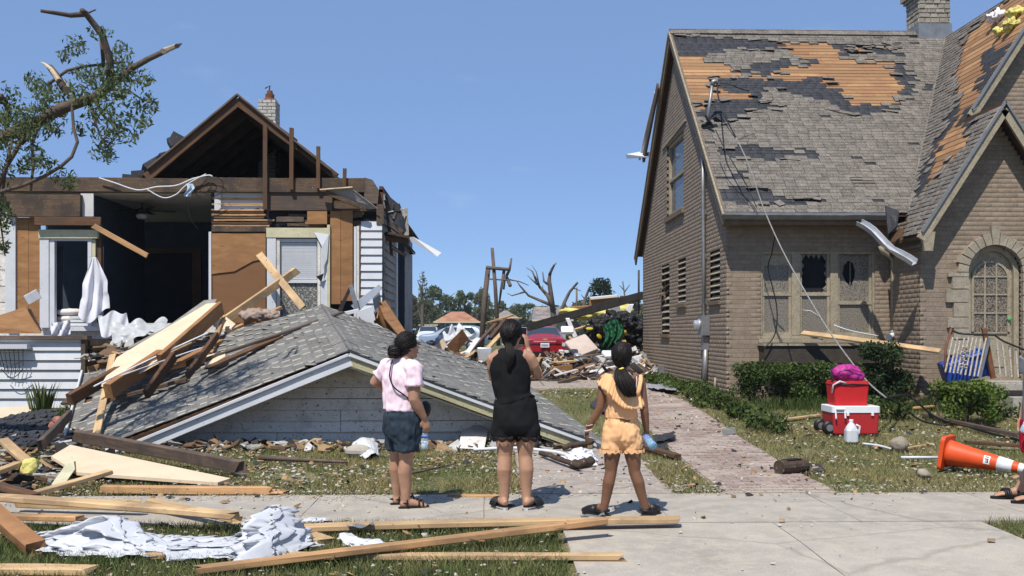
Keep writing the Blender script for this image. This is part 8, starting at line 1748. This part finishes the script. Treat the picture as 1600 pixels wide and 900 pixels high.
# ---- crumbs of the storm on the ground, each mass one object
def flakes(name, n, mats_w, areas, smin, smax, label, flat=.3):
    V = []; F = []
    for (x0, x1, y0, y1, k) in areas:
        for _ in range(k):
            x, y = g.uniform(x0, x1), g.uniform(y0, y1)
            if mnoise.noise(Vector((x*1.1, y*1.1, 8)))+.35*g.standard_normal() < .05: continue
            s = smin+(smax-smin)*g.random()**3; q = Quaternion((1, g.normal()*flat, g.normal()*flat, g.normal()*3)).normalized(); z = gz(x, y)+.004+(0 if occupied(x, y) else .012); b0 = len(V)
            m = g.integers(4, 6); 
            ring = [Vector((s*g.uniform(.5, 1.1)*math.cos(6.28*j/4), s*g.uniform(.4, .9)*math.sin(6.28*j/4), 0)) for j in range(4)]
            c = Vector((x, y, z+s*.15)); V += [tuple(c+q@p) for p in ring]+[tuple(c+q@(p*.9)+Vector((0, 0, .003+s*.12))) for p in ring]
            F += [(b0+i, b0+(i+1) % 4, b0+4+(i+1) % 4, b0+4+i) for i in range(4)]+[(b0+4, b0+5, b0+6, b0+7)]
    o = bulk(name, V, F, mats_w, None, 'stuff'); o['label'] = label
AR = [(-5.8, .5, SW1-.1, 12.3, 1), (.4, 2.3, SW1-.1, 13, .25), (3.3, 8, SW1-.1, 14.5, .6), (-4.6, 3.9, SW0-.1, SW1, .05), (.6, 4, 5.8, SW0, .015), (2.2, 3.3, 9, 15, .12), (-4.6, .6, 5.8, SW0, .25), (1, 3.6, 16, 22, .2)]
def ar(n): return [(a, c, d, e, int(n*k)) for a, c, d, e, k in AR]
flakes('plaster_flakes', 0, plain('pale_flake', (.52, .48, .40), .9, .2, 30, .1, rnd=.3), ar(5200), .006, .035, 'pale plaster and insulation flakes strewn over the lawn')
flakes('wood_splinters', 0, plain('splinter', (.40, .26, .13), .9, .2, 30, .1, rnd=.5), ar(1300), .008, .06, 'wood splinters strewn over the lawn and path')
flakes('dark_bits', 0, plain('dark_bit', (.05, .048, .045), .9, .2, 30, .1, rnd=.5), ar(900), .008, .06, 'dark shingle bits strewn over the lawn and path')
flakes('sidewalk_grit', 0, plain('sand_grit', (.48, .43, .35), .95, .2, 30, .1, rnd=.3), [(-4.6, .6, SW1-.28, SW1+.12, 3800), (.4, 4.2, SW1-.12, SW1+.25, 2600), (4, 8, SW1-.1, SW1+.2, 1500), (-4.6, .6, SW1-.5, SW1-.1, 500)], .004, .016, 'sandy grit along the back edge of the sidewalk')

# coarser rubble trodden along the fallen gable, at the left edge and under the torn-open front
def coarse(name, n, box, mat, label, smax=.14, zf=None, seed=0):
    rr = random.Random(seed); b = MB()
    for _ in range(n):
        x = rr.uniform(box[0], box[1]); y = rr.uniform(box[2], box[3]); z = (zf(x, y) if zf else gz(x, y))+.01
        q = Quaternion((1, rr.gauss(0, .25), rr.gauss(0, .25), rr.gauss(0, 2))).normalized().to_matrix().to_4x4()
        l = .03+smax*rr.random()**2; pts = [Vector((l*math.cos(k*1.257+rr.uniform(-.3, .3)), l*rr.uniform(.3, .9)*math.sin(k*1.257), 0)) for k in range(5)]; T0 = Matrix.Translation((x, y, z+l*.1))@q
        b.prism([T0@p for p in pts], T0.to_3x3()@Vector((0, 0, rr.choice((.006, .012, .03)))))
    o = b.build(name, mat, None); o['kind'] = 'stuff'; o['label'] = label
zroof = lambda x, y: 1.0+(y-15)*.12
for nm, c, k in (('white', (.5, .49, .46), 0), ('brown', (.16, .10, .06), 1), ('tan', (.42, .28, .15), 2), ('dark', (.04, .038, .036), 3)):
    m_ = plain('crumb_'+nm, c, .9, .25, 12, .2, rnd=.4)
    coarse(nm+'_gable_crumbs', 90, (-4.3, 1.7, 11.75, 12.3), m_, nm+' broken bits lying along the foot of the fallen gable', .12, None, 60+k)
    coarse(nm+'_corner_crumbs', 170, (-6.3, -4.2, 9.3, 13.2), m_, nm+' broken bits heaped at the left end of the collapsed roof', .16, None, 70+k)
    coarse(nm+'_porch_crumbs', 130, (-6.2, -3.2, 15.2, 17.6), m_, nm+' rubble strewn on the porch before the dark opening', .22, lambda x, y: 1.05+.15*(y-15), 80+k)

# ---------------------------------------------------------------- summer haze
hz = MB().box((-1700, -80, -1.2), (2000, 2700, 14)); hz = hz.build('haze', bpy.data.materials.new('haze')); hz['kind'] = 'stuff'
hm = hz.data.materials[0]; hm.use_nodes = True; hm.node_tree.nodes.clear(); ho = hm.node_tree.nodes.new('ShaderNodeOutputMaterial'); hv = hm.node_tree.nodes.new('ShaderNodeVolumePrincipled')
hv.inputs['Density'].default_value = .0004; hv.inputs['Color'].default_value = (.86, .9, .95, 1); hv.inputs['Anisotropy'].default_value = .2
hm.node_tree.links.new(hv.outputs[0], ho.inputs['Volume'])
